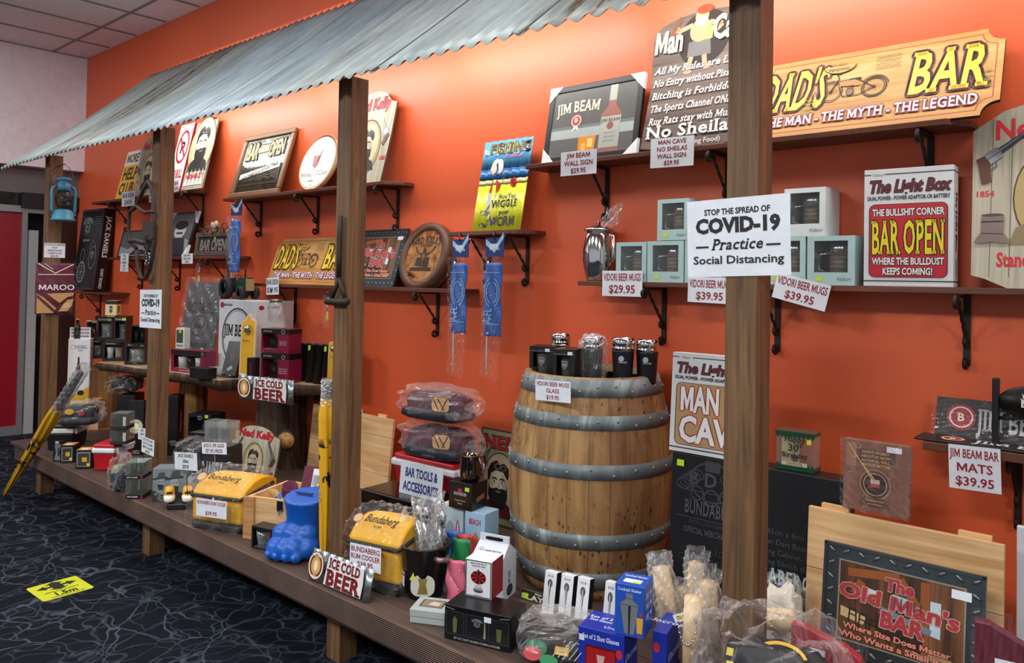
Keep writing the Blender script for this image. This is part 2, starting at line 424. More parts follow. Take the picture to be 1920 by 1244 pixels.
m1 = nn(nt, 'ShaderNodeMixRGB'); nt.links.new(sel, m1.inputs[0]); nt.links.new(fs_[0], m1.inputs[1]); nt.links.new(fs_[1], m1.inputs[2])
m2 = nn(nt, 'ShaderNodeMixRGB', blend_type='LIGHTEN', i_0=.55); nt.links.new(m1.outputs[0], m2.inputs[1]); nt.links.new(fs_[2], m2.inputs[2])
n4 = nn(nt, 'ShaderNodeTexNoise', i_Scale=260.0); nt.links.new(tc.outputs['Object'], n4.inputs['Vector'])
m3 = nn(nt, 'ShaderNodeMixRGB', blend_type='MULTIPLY', i_0=.6); nt.links.new(m2.outputs[0], m3.inputs[1]); nt.links.new(ramp(nt, n4.outputs['Fac'], [(.35, (.2,)*3), (.65, (1,)*3)]), m3.inputs[2])
m4 = nn(nt, 'ShaderNodeMixRGB'); nt.links.new(m3.outputs[0], m4.inputs[0]); m4.inputs[1].default_value = lin('131821'); m4.inputs[2].default_value = lin('505862')
nt.links.new(m4.outputs[0], b.inputs['Base Color']); b.inputs['Roughness'].default_value = .95; b.inputs['Specular IOR Level'].default_value = .1
bp = nn(nt, 'ShaderNodeBump', i_Strength=.4, i_Distance=.004); nt.links.new(n4.outputs['Fac'], bp.inputs['Height']); nt.links.new(bp.outputs[0], b.inputs['Normal'])
GREYW = P('6d666b', .6); WHITEW = P('f0ecf2', .7); ALU = P('8f979c', .4, .5); DOORRED = P('8c1124', .35)
CEILT = P('ebe9ec', .85); GRIDW = P('8d888c', .6)
XL, HC = -8.47, 3.773
struct('floor', MB().box(-10.5, 4.5, -9, .12, -.1, 0, 'carpet'))
struct('wall_back', MB().box(-8.75, 4.5, 0, .12, 0, HC+.1, 'wall_paint'))
mb = MB(); mb.box(-10.5, 4.5, -9, .12, HC, HC+.08, CEILT); struct('ceiling', mb)
# suspended-ceiling grid
mb = MB()
for k in range(22): mb.box(XL+.6*k-.012, XL+.6*k+.012, -9, -.02, HC-.007, HC, GRIDW)
for k in range(8): mb.box(XL, 4.4, -.32-1.2*k-.012, -.32-1.2*k+.012, HC-.008, HC, GRIDW)
struct('trim_1', mb)
mb = MB(); mb.box(XL-.2, XL, -9, 0, 2.615, HC, WHITEW); struct('wall_left', mb)
XW = XL-.14
mb = MB(); mb.box(XW-.06, XW, -9, 0, 2.36, 2.615, GREYW); mb.box(XW-.06, XW, -.20, 0, 0, 2.36, P('2a1210', .5)); mb.box(XW-.06, XW, -9, -2.9, 0, 2.36, GREYW); struct('wall_left_lower', mb)
mb = MB(); mb.box(XW-.05, XW-.012, -2.9, -.2, 2.235, 2.36, P('11131a', .08)); mb.box(XW-.05, XW+.05, -.52, -.02, 2.215, 2.365, P('16161b', .5)); struct('window_1', mb)
mb = MB(); mb.box(XW-.06, XW+.012, -2.9, -.02, 2.17, 2.235, ALU); mb.box(XW-.06, XW+.01, -.50, -.455, 0, 2.17, ALU); mb.box(XW-.06, XW+.015, -.44, -.36, 0, 2.0, P('a4abad', .5)); struct('trim_2', mb)
mb = MB(); mb.box(XW-.05, XW-.02, -2.9, -.50, .09, 2.17, DOORRED); struct('door_1', mb)
mb = MB(); mb.box(XW-.05, XW-.005, -2.9, -.36, 0, .09, ALU); struct('baseboard_left', mb)
mb = MB(); mb.box(XW-.3, XW-.28, -.46, -.1, 0, 2.2, P('0a090b', .8)); struct('doorway_dark', mb)  # black sheet set back in the gap, standing in for the dark doorway

# ================================================================ awning
def galv(key, base, dark, rust, seed, amt):
    mt, nt, b = newmat(key); tc = nn(nt, 'ShaderNodeTexCoord')
    mp = nn(nt, 'ShaderNodeMapping'); mp.inputs['Scale'].default_value = (7, .9, .9); mp.inputs['Location'].default_value = (seed, seed*2, 0); nt.links.new(tc.outputs['Object'], mp.inputs['Vector'])
    n = nn(nt, 'ShaderNodeTexNoise', i_Scale=2.0, i_Detail=9.0, i_Roughness=.68); nt.links.new(mp.outputs[0], n.inputs['Vector'])
    c = ramp(nt, n.outputs['Fac'], [(.3, lin(dark)), (.52, lin(base)), (.75, lin('b9c4c6'))])
    mp2 = nn(nt, 'ShaderNodeMapping'); mp2.inputs['Scale'].default_value = (5, .7, .7); mp2.inputs['Location'].default_value = (seed*3, 0, 4); nt.links.new(tc.outputs['Object'], mp2.inputs['Vector'])
    n2 = nn(nt, 'ShaderNodeTexNoise', i_Scale=1.7, i_Detail=10.0, i_Roughness=.75); nt.links.new(mp2.outputs[0], n2.inputs['Vector'])
    f = ramp(nt, n2.outputs['Fac'], [(amt, (0, 0, 0)), (amt+.07, (1, 1, 1))])
    m = nn(nt, 'ShaderNodeMixRGB'); nt.links.new(f, m.inputs[0]); nt.links.new(c, m.inputs[1]); m.inputs[2].default_value = lin(rust); 
    nt.links.new(m.outputs[0], b.inputs['Base Color']); b.inputs['Metallic'].default_value = .35; b.inputs['Roughness'].default_value = .55
    return key
galv('galvanised', '9aa5a4', '7b8483', '5a3a28', 1.3, .66); galv('galvanised_rusty', '8b918d', '60625e', '5a3822', 4.1, .54); galv('galvanised_blue', '9aa9b1', '7b8991', '4c3a30', 8.8, .68)
roof = thing('corrugated_awning', 'long weathered corrugated iron awning roof sloping out from the orange wall over the display', 'awning', fr(-3.2, -1.158, 2.37))
NS, PW = 10, .76
for k in range(NS):
    x0 = -6.90+k*PW*.985+3.2
    def fn(u, v, x0=x0, k=k):
        x = u*(PW+.02); q = .0095*cos(2*pi*x/.076)
        L = v; sag = -.035*sin(pi*v)*(1 if k < 3 else .5)
        wob = .006*sin(x0*1.7+x*2.0)*(1-v)
        return (x0+x, 1.128*L, .962*L+q+sag+wob+.0016*(k % 2)+.01)
    mb = MB(); mb.grid(fn, 83, 13, ('galvanised', 'galvanised_rusty', 'galvanised', 'galvanised_blue', 'galvanised_blue', 'galvanised', 'galvanised', 'galvanised_rusty', 'galvanised', 'galvanised')[k])
    o = mb.build('roof_sheet', roof); md = o.modifiers.new('s', 'SOLIDIFY'); md.thickness = .0012

# ================================================================ posts
POSTY = -1.050
PX = (-6.2634, -4.5054, -2.7309, -.9578)
names = ('far left timber post with the blue lantern and maroon flag packet on it', 'timber post with the iron rabbit trap hanging on it, second from the far left',
         'timber post beside the barrel-end tavern sign, yellow tape on its left edge', 'nearest timber post, carrying the big landscape distancing notice')
for X, lb in zip(PX, names):
    mb = MB(); mb.box(0, .09, 0, .09, 0, 2.435, 'post_wood')
    solo('timber_post', lb, 'post', mb, fr(X, POSTY, 0), 'awning posts', .003)

# ================================================================ display deck
ZD = .378
mt, nt, b = newmat('ribbed'); tc = nn(nt, 'ShaderNodeTexCoord'); wv = nn(nt, 'ShaderNodeTexWave', wave_type='BANDS', bands_direction='Z', i_Scale=44.0); nt.links.new(tc.outputs['Object'], wv.inputs['Vector'])
nz = nn(nt, 'ShaderNodeTexNoise', i_Scale=5.0, i_Detail=5.0); nt.links.new(tc.outputs['Object'], nz.inputs['Vector'])
nt.links.new(ramp(nt, nz.outputs['Fac'], [(.3, lin('4c382f')), (.7, lin('695045'))]), b.inputs['Base Color']); b.inputs['Roughness'].default_value = .65
bp = nn(nt, 'ShaderNodeBump', i_Strength=.8, i_Distance=.004); nt.links.new(wv.outputs['Fac'], bp.inputs['Height']); nt.links.new(bp.outputs[0], b.inputs['Normal'])
deck = thing('display_deck', 'low brown composite deck running along the wall, carrying the stock', 'deck', fr(-2.5, -1.21, 0))
XE = 1.2
def dk(x0, x1, y0, y1): mb.box(x0+2.5, x1+2.5, y0+1.21, y1+1.21, ZD-.024, ZD, 'deck_wood')
mb = MB(); dk(-6.36, XE, -1.192, -1.054); mb.build('board', deck, .003)
xs = [-6.36]+[q for X in PX for q in (X-.003, X+.093)]+[XE]
mb = MB()
for a, b_ in zip(xs[::2], xs[1::2]): dk(a, b_, -1.050, -.957)
mb.build('board', deck, .003)
y = -.953
while y < -.02:
    mb = MB(); dk(-6.36, XE, y, min(y+.139, -.004)); mb.build('board', deck, .003); y += .143
mb = MB(); mb.box(-5.80+2.5, XE+2.5, 0, .018, .288, ZD-.001, 'ribbed'); mb.build('fascia', deck, bev=.002)
mb = MB(); mb.box(-6.3+2.5, XE+2.5, .03, .06, .26, .353, 'deck_wood'); mb.box(-6.3+2.5, XE+2.5, 1.13, 1.16, .26, .353, 'deck_wood'); mb.build('joist', deck)
# front edge strip of the deck top between fascia and first board stays dark, as a gap

# ================================================================ wall shelves on scrolled iron brackets
def bracket(root, x, d=.16, hh=.20, big=1.0):
    mb = MB()
    mb.box(x-.011, x+.011, d*0+.174-.006, .174, -.245*big, -.004, IRON)
    mb.box(x-.011, x+.011, .174-d, .17, -.012, -.005, IRON)
    pts = []
    for k in range(12):
        t = k/11; pts.append((x+.002*sin(t*30), .170-(d-.03)*t, -hh*.86*big+(hh*.86*big-.018)*t))
    mb.tube(pts, [.006+.0015*sin(k*2.6) for k in range(12)], IRON, 6)
    def scroll(cy, cz, r, s, a0):
        q = [(x, cy+(r*(1-k/22*.75))*cos(a0+s*k*.30)*1.0, cz+(r*(1-k/22*.75))*sin(a0+s*k*.30)) for k in range(23)]
        mb.tube(q, .0075, IRON, 6)
    scroll(.174-d-.004, -.030, .022, 1, pi/2); scroll(.150, -.245*big+.012, .022, -1, 0); scroll(.150, -hh*.80*big+.0, .020, -1, 0)
    mb.build('bracket', root)
def shelf(label, x0, x1, z, brs, d=.18, t=.021, cut=.0, big=1.0, mat='shelf_wood'):
    F = fr((x0+x1)/2, -d, z); r = thing('wall_shelf', label, 'shelf', F, 'wooden wall shelves'); h = (x1-x0)/2
    mb = MB(); pts = [(-h, 0), (h-cut, 0), (h, d*.55 if cut else 0), (h, d-.002), (-h, d-.002)]
    if not cut: pts.pop(2)
    n = len(pts); mb.add([(x, y, -t) for x, y in pts]+[(x, y, 0) for x, y in pts], [tuple(range(n))[::-1], tuple(range(n, 2*n))]+[(i, (i+1) % n, n+(i+1) % n, n+i) for i in range(n)], mat)
    mb.build('board', r, .002)
    for bx in brs:
        k = (d-.18); mbx = bx-F.loc.x
        e = thing2 = None
        bracket_at(r, mbx, d, t, big)
    return r
def bracket_at(r, x, d, t, big):
    n0 = len(bpy.data.objects)
    bracket(r, x, .165, .20, big)
    o = [c for c in r.children if c.name.startswith('bracket')][-1]
    o.location = (0, d-.18+.003, -t)
def X_(u, v, y): return at(u, v, y=y).x
ZA, ZC, ZE, ZF, ZG, ZH, ZDS, ZI = 2.15, 2.252, 1.840, 1.541, 1.733, 1.414, 1.595, 1.098
shelf('long wall shelf carrying the whiskey picture, man cave sign and motorcycle bar sign', X_(985, 310, -.18), X_(1812, 222, -.18), ZA, [X_(1100, 330, -.17), X_(1330, 290, -.17), X_(1722, 250, -.17)], cut=.06)
shelf('wall shelf carrying the mirror, the wine clock and an outlaw sign', X_(418, 370, -.18), X_(722, 337, -.18)+.05, ZA, [X_(484, 378, -.03), X_(591, 368, -.03), X_(741, 352, -.03)], cut=.07)
shelf('far left upper wall shelf with four leaning bar signs', X_(172, 377, -.18), X_(345, 357, -.18)+.05, ZC, [X_(236, 400, -.03), X_(376, 370, -.03)], cut=.05)
shelf('small wall shelf under the corrugated fishing sign', X_(840, 436, -.18), X_(968, 430, -.18)+.04, ZE, [X_(912, 440, -.03), X_(984, 440, -.03)], cut=.04)
shelf('long wall shelf of boxed beer mugs with the light box at its right end', X_(1083, 528, -.18), .5, ZDS, [X_(1236, 550, -.05), X_(1450, 560, -.05), X_(1808, 565, -.05)])
shelf('wall shelf behind the nearer left post, with a motorcycle bar sign and a barrel end', X_(455, 531, -.18), X_(853, 543, -.18), ZF, [X_(548, 560, -.03), X_(815, 560, -.03)])
shelf('left middle wall shelf with the barbed BAR OPEN plaque', X_(204, 481, -.18), X_(428, 481, -.18), ZG, [X_(262, 500, -.03), X_(332, 500, -.03), X_(422, 500, -.03)])
shelf('far left low wall shelf under the black dart board carton', X_(137, 546, -.18), X_(205, 549, -.18), ZH, [X_(183, 570, -.03)])
shelf('lowest wall shelf at far right holding rubber bar mats', X_(1730, 830, -.25), .35, ZI, [X_(1905, 850, -.05)], d=.25, t=.028)
# ================================================================ drawings used on several printed signs
def portrait(d, cx, cz, s, skin='d8cfb8', hair='191614', coat='2a2724', oval=None, tall=1.0):
    """bearded man with swept-back hair, head and shoulders, s = head height"""
    H = P(hair, .6); S = P(skin, .6)
    if oval: d.disc(cx, cz-.1*s, s*.95, s*1.22*tall, P('3b3226', .6)); d.disc(cx, cz-.1*s, s*.90, s*1.17*tall, P(oval, .6)); d.disc(cx+.05*s, cz, s*.72, s*.95, P('cabf98', .6))
    d.poly([(cx-.75*s, cz-1.08*s), (cx+.75*s, cz-1.08*s), (cx+.62*s, cz-.72*s), (cx+.2*s, cz-.5*s), (cx-.25*s, cz-.5*s), (cx-.62*s, cz-.72*s)], P(coat, .6))
    d.poly([(cx-.16*s, cz-.8*s), (cx+.1*s, cz-.8*s), (cx+.22*s, cz-.5*s), (cx-.25*s, cz-.5*s)], P('cfc7b2', .6))
    d.disc(cx-.40*s, cz-.02*s, .07*s, .12*s, P('bfae93', .6))
    d.disc(cx, cz, .40*s, .52*s, S)
    d.poly([(cx+.12*s, cz+.3*s), (cx+.40*s, cz+.1*s), (cx+.38*s, cz-.25*s), (cx+.18*s, cz-.1*s)], P('b5a88e', .6))
    b_ = [(cx-.40*s, cz+.02*s), (cx-.36*s, cz-.2*s), (cx-.2*s, cz-.2*s), (cx-.05*s, cz-.15*s), (cx+.06*s, cz-.19*s), (cx+.18*s, cz-.15*s), (cx+.36*s, cz-.18*s), (cx+.40*s, cz-.05*s), (cx+.42*s, cz-.45*s), (cx+.28*s, cz-.78*s), (cx+.02*s, cz-.9*s), (cx-.24*s, cz-.78*s), (cx-.42*s, cz-.4*s)]
    d.poly(b_, H); d.rect(cx-.09*s, cz-.30*s, cx+.13*s, cz-.25*s, P('8a6f62', .6))
    d.poly([(cx-.46*s, cz+.05*s), (cx-.38*s, cz+.05*s), (cx-.33*s, cz+.28*s), (cx-.12*s, cz+.40*s), (cx+.2*s, cz+.37*s), (cx+.38*s, cz+.15*s), (cx+.47*s, cz+.3*s), (cx+.42*s, cz+.52*s), (cx+.22*s, cz+.66*s), (cx+.05*s, cz+.60*s), (cx-.12*s, cz+.72*s), (cx-.36*s, cz+.6*s), (cx-.48*s, cz+.35*s)], H)
    d.ring(cx-.05*s, cz+.53*s, .14*s, .1*s, .03*s, P('8d867a', .6)); d.ring(cx+.2*s, cz+.5*s, .12*s, .09*s, .03*s, P('77716a', .6))
    for e in (-.16, .17):
        d.line([(cx+(e-.11)*s, cz+.12*s), (cx+e*s, cz+.155*s), (cx+(e+.11)*s, cz+.11*s)], .045*s, H)
        d.disc(cx+e*s, cz+.045*s, .075*s, .03*s, P('efe9da', .5)); d.disc(cx+e*s, cz+.045*s, .03*s, .03*s, H)
    d.line([(cx+.03*s, cz+.08*s), (cx+.07*s, cz-.1*s), (cx-.01*s, cz-.12*s)], .025*s, P('8f8068', .6))
def pistol(d, x, z, s, a, mir=1, metal='4b5058'):
    """revolver, barrel along +x before turning by a"""
    def q(pts): return [(x+(p*cos(a)*mir-r*sin(a)*1)*s if mir > 0 else x+(-p*cos(a)-r*sin(a)*-1)*s, z+(p*sin(a)+r*cos(a))*s) for p, r in pts]
    M1 = P(metal, .35, .5); M2 = P('8d949c', .3, .5); W_ = P('5e3420', .5)
    d.poly(q([(-.1, -.08), (.95, -.02), (.95, .08), (-.1, .1)]), M1); d.poly(q([(.1, .0), (.95, .03), (.95, .05), (.1, .05)]), M2)
    d.poly(q([(-.12, -.14), (.22, -.14), (.24, .14), (-.1, .16)]), M2); d.line(q([(-.1, .0), (.22, .0)]), .02*s, M1)
    d.line(q([(0, -.14), (-.04, -.26), (-.18, -.26), (-.2, -.1)]), .03*s, M1); d.poly(q([(-.1, .12), (-.1, -.1), (-.36, -.52), (-.56, -.44), (-.34, .02), (-.3, .16)]), W_)
def motorbike(d, cx, cz, s, K):
    for e in (-.30, .30):
        d.ring(cx+e*s, cz, .175*s, .175*s, .018*s, K); d.ring(cx+e*s, cz, .145*s, .145*s, .010*s, K); d.disc(cx+e*s, cz, .02*s, .02*s, K, 10)
        for k in range(9): d.line([(cx+e*s-.15*s*cos(k*pi/9), cz-.15*s*sin(k*pi/9)), (cx+e*s+.15*s*cos(k*pi/9), cz+.15*s*sin(k*pi/9))], .003*s, K)
    d.ring(cx-.30*s, cz, .2*s, .2*s, .012*s, K, 16, .6, 2.6); d.ring(cx+.30*s, cz, .2*s, .2*s, .014*s, K, 16, .2, 2.5)
    d.line([(cx-.30*s, cz), (cx-.20*s, cz+.22*s), (cx-.235*s, cz+.30*s), (cx-.17*s, cz+.31*s)], .016*s, K)
    d.poly([(cx-.19*s, cz+.16*s), (cx+.04*s, cz+.17*s), (cx+.12*s, cz+.08*s), (cx+.10*s, cz+.05*s), (cx-.17*s, cz+.08*s)], P('a8733a', .5))
    d.line([(cx-.19*s, cz+.17*s), (cx+.05*s, cz+.18*s), (cx+.30*s, cz)], .014*s, K); d.line([(cx-.18*s, cz+.06*s), (cx-.12*s, cz-.1*s), (cx+.1*s, cz-.1*s), (cx+.30*s, cz)], .014*s, K)
    d.poly([(cx-.06*s, cz+.19*s), (cx+.10*s, cz+.2*s), (cx+.12*s, cz+.17*s), (cx-.02*s, cz+.175*s)], K)
    d.disc(cx-.02*s, cz-.04*s, .055*s, .06*s, P('7c5a36', .5)); d.ring(cx-.02*s, cz-.04*s, .055*s, .06*s, .01*s, K)
    for k in range(4): d.line([(cx-.07*s, cz+.01*s+.016*k*s), (cx+.03*s, cz+.02*s+.016*k*s)], .006*s, K)
    d.line([(cx-.46*s, cz-.2*s), (cx+.5*s, cz-.19*s)], .004*s, K)
def notched(w, h, r, n=6):
    """plaque outline with scooped corners, x from -w/2, z from 0"""
    o = []
    for cx, cz, a0 in ((w/2, 0, pi), (w/2, h, 3*pi/2), (-w/2, h, 2*pi), (-w/2, 0, pi/2)):
        for k in range(n+1): a = a0-(pi/2)*k/n; o.append((cx+r*cos(a), cz+r*sin(a)))
    return o
def squiggle(d, x0, x1, z, h, n, t, K, seed=0):
    g = random.Random(seed); d.line([(x0+(x1-x0)*k/n, z+g.uniform(-h, h)) for k in range(n+1)], t, K)
def board(root, w, h, t, mat, edge=None, pts=None, name='panel', bev=.002):
    mb = MB(); pts = pts or [(-w/2, 0), (w/2, 0), (w/2, h), (-w/2, h)]; mb.prism(pts, 0, t, mat)
    if edge: 
        mb.mat(edge); k = mb.cur; mb.K = [mb.K[0]]+[k]*(len(mb.K)-1)
    return mb.build(name, root, 0)
DB = P('2a1a12', .5); BRN = P('5a2f22', .55); YEL = P('e9c92b', .45); OFFW = P('ece4d4', .5); INK = P('1d1712', .6); REDL = P('c3172a', .45)

def dads_bar(F, label):
    r = thing('bar_sign', label, 'sign', F); w, h = F.w, F.h
    board(r, w, h, .014, 'parchment', P('1c1512', .4), notched(w, h, h*.15), 'panel')
    d = MB(); q = notched(w-h*.12, h*.88, h*.13); d.line([(x, z+h*.06) for x, z in q+q[:1]], h*.010, P('9a4638', .6))
    motorbike(d, -w*.055, h*.50, w*.30, INK)
    d.disc(-w*.12, h*.83, h*.17, h*.10, P('c69a55', .6), a0=pi, a1=2*pi); d.ring(-w*.12, h*.83, h*.17, h*.10, h*.008, INK, 24, pi, 2*pi); d.text('PENDING', -w*.12, h*.765, h*.035, INK); d.text('PATENT', -w*.12, h*.83, h*.03, P('9a4638', .6))
    for k in range(4): squiggle(d, w*.03, w*.13, h*(.86-.045*k), h*.008, 22, h*.006, INK, k)
    for k in range(4): squiggle(d, w*.44, w*.47, h*(.5-.06*k), h*.02, 9, h*.007, P('8a9a35', .6), k+9); squiggle(d, -w*.25, -w*.2, h*(.42-.05*k), h*.02, 9, h*.007, P('8a9a35', .6), k+19)
    d.build('artwork', r)
    t = MB(); t.y = -.003
    for o, K in ((0, YEL),):
        t.text("DAD'S", -w*.318-o*.3, h*.345-o, h*.48, K, -w*.30, 2, .10, out=P('5c2330', .5), ot=.06); t.text('BAR', w*.305-o*.3, h*.345-o, h*.48, K, -w*.28, 2, .08, out=P('5c2330', .5), ot=.06); t.y -= .001
    t.text('THE MAN - THE MYTH - THE LEGEND', 0, h*.135, h*.115, P('e8dff0', .5), -w*.86, 2, 0, out=P('a8434a', .5), ot=.09); t.build('lettering', r)
    return r
def outlaw_pts(w, h):
    o = [(-w*.46, 0), (w*.46, 0), (w*.47, h*.10), (w*.5, h*.5), (w*.5, h*.84), (w*.40, h*.86)]
    o += [(w*.40*cos(a)*.86, h*.86+h*.14*sin(a)) for a in [pi*k/10 for k in range(1, 10)]]+[(-w*.40, h*.86), (-w*.5, h*.84), (-w*.5, h*.5), (-w*.47, h*.10)]
    return o
def outlaw_sign(F, label, variant=0):
    r = thing('outlaw_sign', label, 'sign', F); w, h = F.w, F.h
    board(r, w, h, .012, 'sign_planks', P('4d4638', .6), outlaw_pts(w, h) if variant == 0 else None, 'panel')
    d = MB()
    if variant == 0:
        portrait(d, 0, h*.41, min(w*.34, h*.275), oval='a8966a'); pistol(d, -w*.40, h*.52, w*.26, 1.0); pistol(d, w*.40, h*.52, w*.26, 1.0, -1)
        for e, s_ in ((-1, '1854'), (1, '1880')): d.text(s_, e*w*.41, h*.24, h*.035, REDL, None, 3)
    d.build('artwork', r)
    t = MB(); t.text('Ned Kelly', 0, h*.80, h*.115, REDL, -w*.74, 3, 0, out=P('3a1212', .6), ot=.05); t.build('lettering', r)
    return r

# ================================================================ right end, top shelf
F = place((1362, 263), (1881, 217), y=-.165, tl=(1448, 122), zz=ZA, tilt=.2); 
F = place((1396, 263), (1872, 224), y=-.165, top=128, zz=ZA, tilt=.42)
dads_bar(F, 'big motorcycle bar sign on the top shelf at far right, part hidden by a post')
# whiskey picture under glass with paper corner protectors
F = place((1015.5, 304), (1192, 285), y=-.15, tl=(1034.7, 168), zz=ZA)
r = thing('framed_picture', 'black framed whiskey picture with white paper corner guards on the top shelf', 'picture', F); w, h = F.w, F.h
mb = MB(); 
for a, b_, c, e in ((-w/2, w/2, 0, .03), (-w/2, w/2, h-.03, h), (-w/2, -w/2+.03, .03, h-.03), (w/2-.03, w/2, .03, h-.03)): mb.box(a, b_, 0, .02, c, e, BLACK)
mb.build('frame', r, .003)
d = MB(); d.y = .006; d.rect(-w/2+.03, .03, w/2-.03, h-.03, P('24272b', .25))
for k in range(5): d.line([(-w/2+.03, h*(.25+.13*k)), (w/2-.03, h*(.25+.13*k))], .002, P('15171a', .3))
d.rect(-w/2+.03, .03, w/2-.03, h*.30, P('3c4248', .25)); d.rect(-w/2+.03, h*.30, w/2-.03, h*.42, P('dcecea', .3)); d.rect(-w/2+.03, h*.42, w/2-.03, h*.46, P('6f8f8a', .3))  # pale band with its teal edge: a reflection in the glass, painted into the print
bx = w*.20; AM = P('c4541d', .3); CRM = P('dfe3d6', .5)
d.poly([(bx-.055, h*.06), (bx+.055, h*.06), (bx+.055, h*.55), (bx+.02, h*.66), (bx+.018, h*.86), (bx-.018, h*.86), (bx-.02, h*.66), (bx-.055, h*.55)], AM)
d.rect(bx-.02, h*.72, bx+.02, h*.93, CRM); d.rect(bx-.054, h*.13, bx+.054, h*.52, CRM); d.disc(bx, h*.40, .018, .018, P('a03030', .5))
d.text('JIM BEAM', bx, h*.45, .016, INK, .1, 2); 
for k in range(3): d.text('KENTUCKY', bx, h*(.30-.05*k), .008, GREYINK, .07, 0)
gx = -w*.03; d.poly([(gx-.045, h*.07), (gx+.045, h*.07), (gx+.05, h*.30), (gx-.05, h*.30)], P('d88a2c', .3)); d.rect(gx-.03, h*.12, gx-.004, h*.22, P('f0b655', .3)); d.rect(gx+.004, h*.16, gx+.034, h*.27, P('f3c878', .3))
d.disc(-w*.17, h*.52, .034, .034, P('a03030', .5)); d.ring(-w*.17, h*.52, .027, .027, .004, CRM); d.text('B', -w*.17, h*.50, .022, CRM, None, 2); d.poly([(-w*.19, h*.45), (-w*.15, h*.45), (-w*.13, h*.38), (-w*.17, h*.42), (-w*.21, h*.38)], CRM)
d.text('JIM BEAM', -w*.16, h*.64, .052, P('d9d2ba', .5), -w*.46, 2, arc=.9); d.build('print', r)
mb = MB(); mb.box(-w/2+.03, w/2-.03, .004, .0045, .03, h-.03, 'clear_glass'); mb.build('glass', r)
c = .075
for e in (-1, 1):
    for z0, s_ in ((0, 1), (h, -1)):
        p = [(e*(w/2+.001), z0-.001*s_), (e*(w/2+.001-c), z0-.001*s_), (e*(w/2+.001), z0+s_*c)]
        mb = MB(); mb.prism(p if e*s_ < 0 else p[::-1], -.0015, .021, PAPER); mb.build('corner_guard', r)
# man cave sign
F = place((1199, 266), (1392, 250), y=-.14, tl=(1228, 72), zz=ZA, tilt=.2); w = F.w; h = F.h*1.15; hs = F.h
r = thing('man_cave_sign', 'brown rock-look MAN CAVE rules sign with an arched top beside the nearest post', 'sign', F)
o = [(-w/2, .0), (-w*.12, -.0), (0, .0), (w*.12, 0), (w*.5, 0), (w*.48, hs*.6), (w*.5, hs)]
o = [(-w/2, hs*.04), (-w*.2, 0), (w*.2, 0), (w/2, hs*.04), (w*.47, hs*.5), (w*.5, hs)]+[(w*.5*cos(a)**1 if k else w*.42, hs+(h-hs)*sin(a)) for k, a in enumerate([.25*pi*0+pi*j/12 for j in range(1, 12)])]+[(-w*.5, hs), (-w*.47, hs*.5)]
board(r, w, h, .012, 'rock', P('2c2320', .6), o, 'panel')
d = MB(); SK = P('d79a77', .6); HR = P('a8421f', .6)
cx, cz = -w*.02, hs*.95
d.disc(cx+.02, cz-.02, .12, .13, P('2f2421', .7)); d.poly([(cx-.05, cz-.03), (cx+.05, cz-.02), (cx+.06, cz-.10), (cx-.05, cz-.10)], P('6e6a6a', .6)); d.disc(cx, cz+.02, .05, .055, SK)
d.disc(cx, cz+.085, .032, .036, SK); d.disc(cx+.01, cz+.115, .038, .022, HR); d.disc(cx, cz+.062, .028, .022, P('e7ded4', .6))
d.line([(cx-.04, cz+.05), (cx-.11, cz+.03), (cx-.12, cz+.06)], .022, SK); d.line([(cx+.04, cz+.05), (cx+.10, cz+.03), (cx+.07, cz-.0)], .022, SK)
d.rect(cx+.02, cz-.03, cx+.06, cz+.03, P('e0c060', .5)); d.line([(cx-.03, cz-.1), (cx-.04, cz-.16)], .022, SK); d.line([(cx+.03, cz-.1), (cx+.04, cz-.15)], .022, SK)
d.disc(cx-.04, cz-.168, .02, .01, SK); d.disc(cx+.05, cz-.158, .02, .01, SK); d.line([(cx-.14, cz+.01), (cx-.10, cz+.10)], .02, P('7a4a2a', .6))
d.build('artwork', r)
t = MB(); t.y = -.004; MC = P('e6ebb6', .5); BLK2 = P('1a1512', .6)
for tx, x, z, s_, wd in (('Man', -w*.33, hs*.84, .105, w*.30), ('Cave', w*.29, hs*.88, .105, w*.36)):
    t.text(tx, x+.004, z-.004, s_, BLK2, -wd, 3); t.text(tx, x, z, s_, MC, -wd, 3)
LW = P('e9e4df', .5)
for k, s_ in enumerate(('All My Rules are Law', 'No Entry without Pissup', 'Bitching is Forbidden', 'The Sports Channel ONLY', 'Rug Rats stay with Mum')):
    t.text(s_, -w*.02, hs*(.66-.108*k), .031, LW, -w*.84, 2, .22)
t.text('No Sheilas', .003, hs*.115-.003, .052, BLK2, -w*.90, 2); t.text('No Sheilas', 0, hs*.115, .052, P('f4f1ea', .5), -w*.90, 2); t.text('(unless bringing Food)', 0, hs*.035, .022, LW, -w*.6, 0); t.build('lettering', r)
card(('JIM BEAM', 'WALL SIGN', '$29.95'), (1051, 331), (1118, 325), (1049, 287), -.216, 'white price card under the framed whiskey picture on the top shelf')
card(('MAN CAVE', 'NO SHEILAS', 'WALL SIGN', '$29.95'), (1219, 316), (1300, 310), (1216.5, 262), -.192, 'white price card under the arched man cave sign on the top shelf')

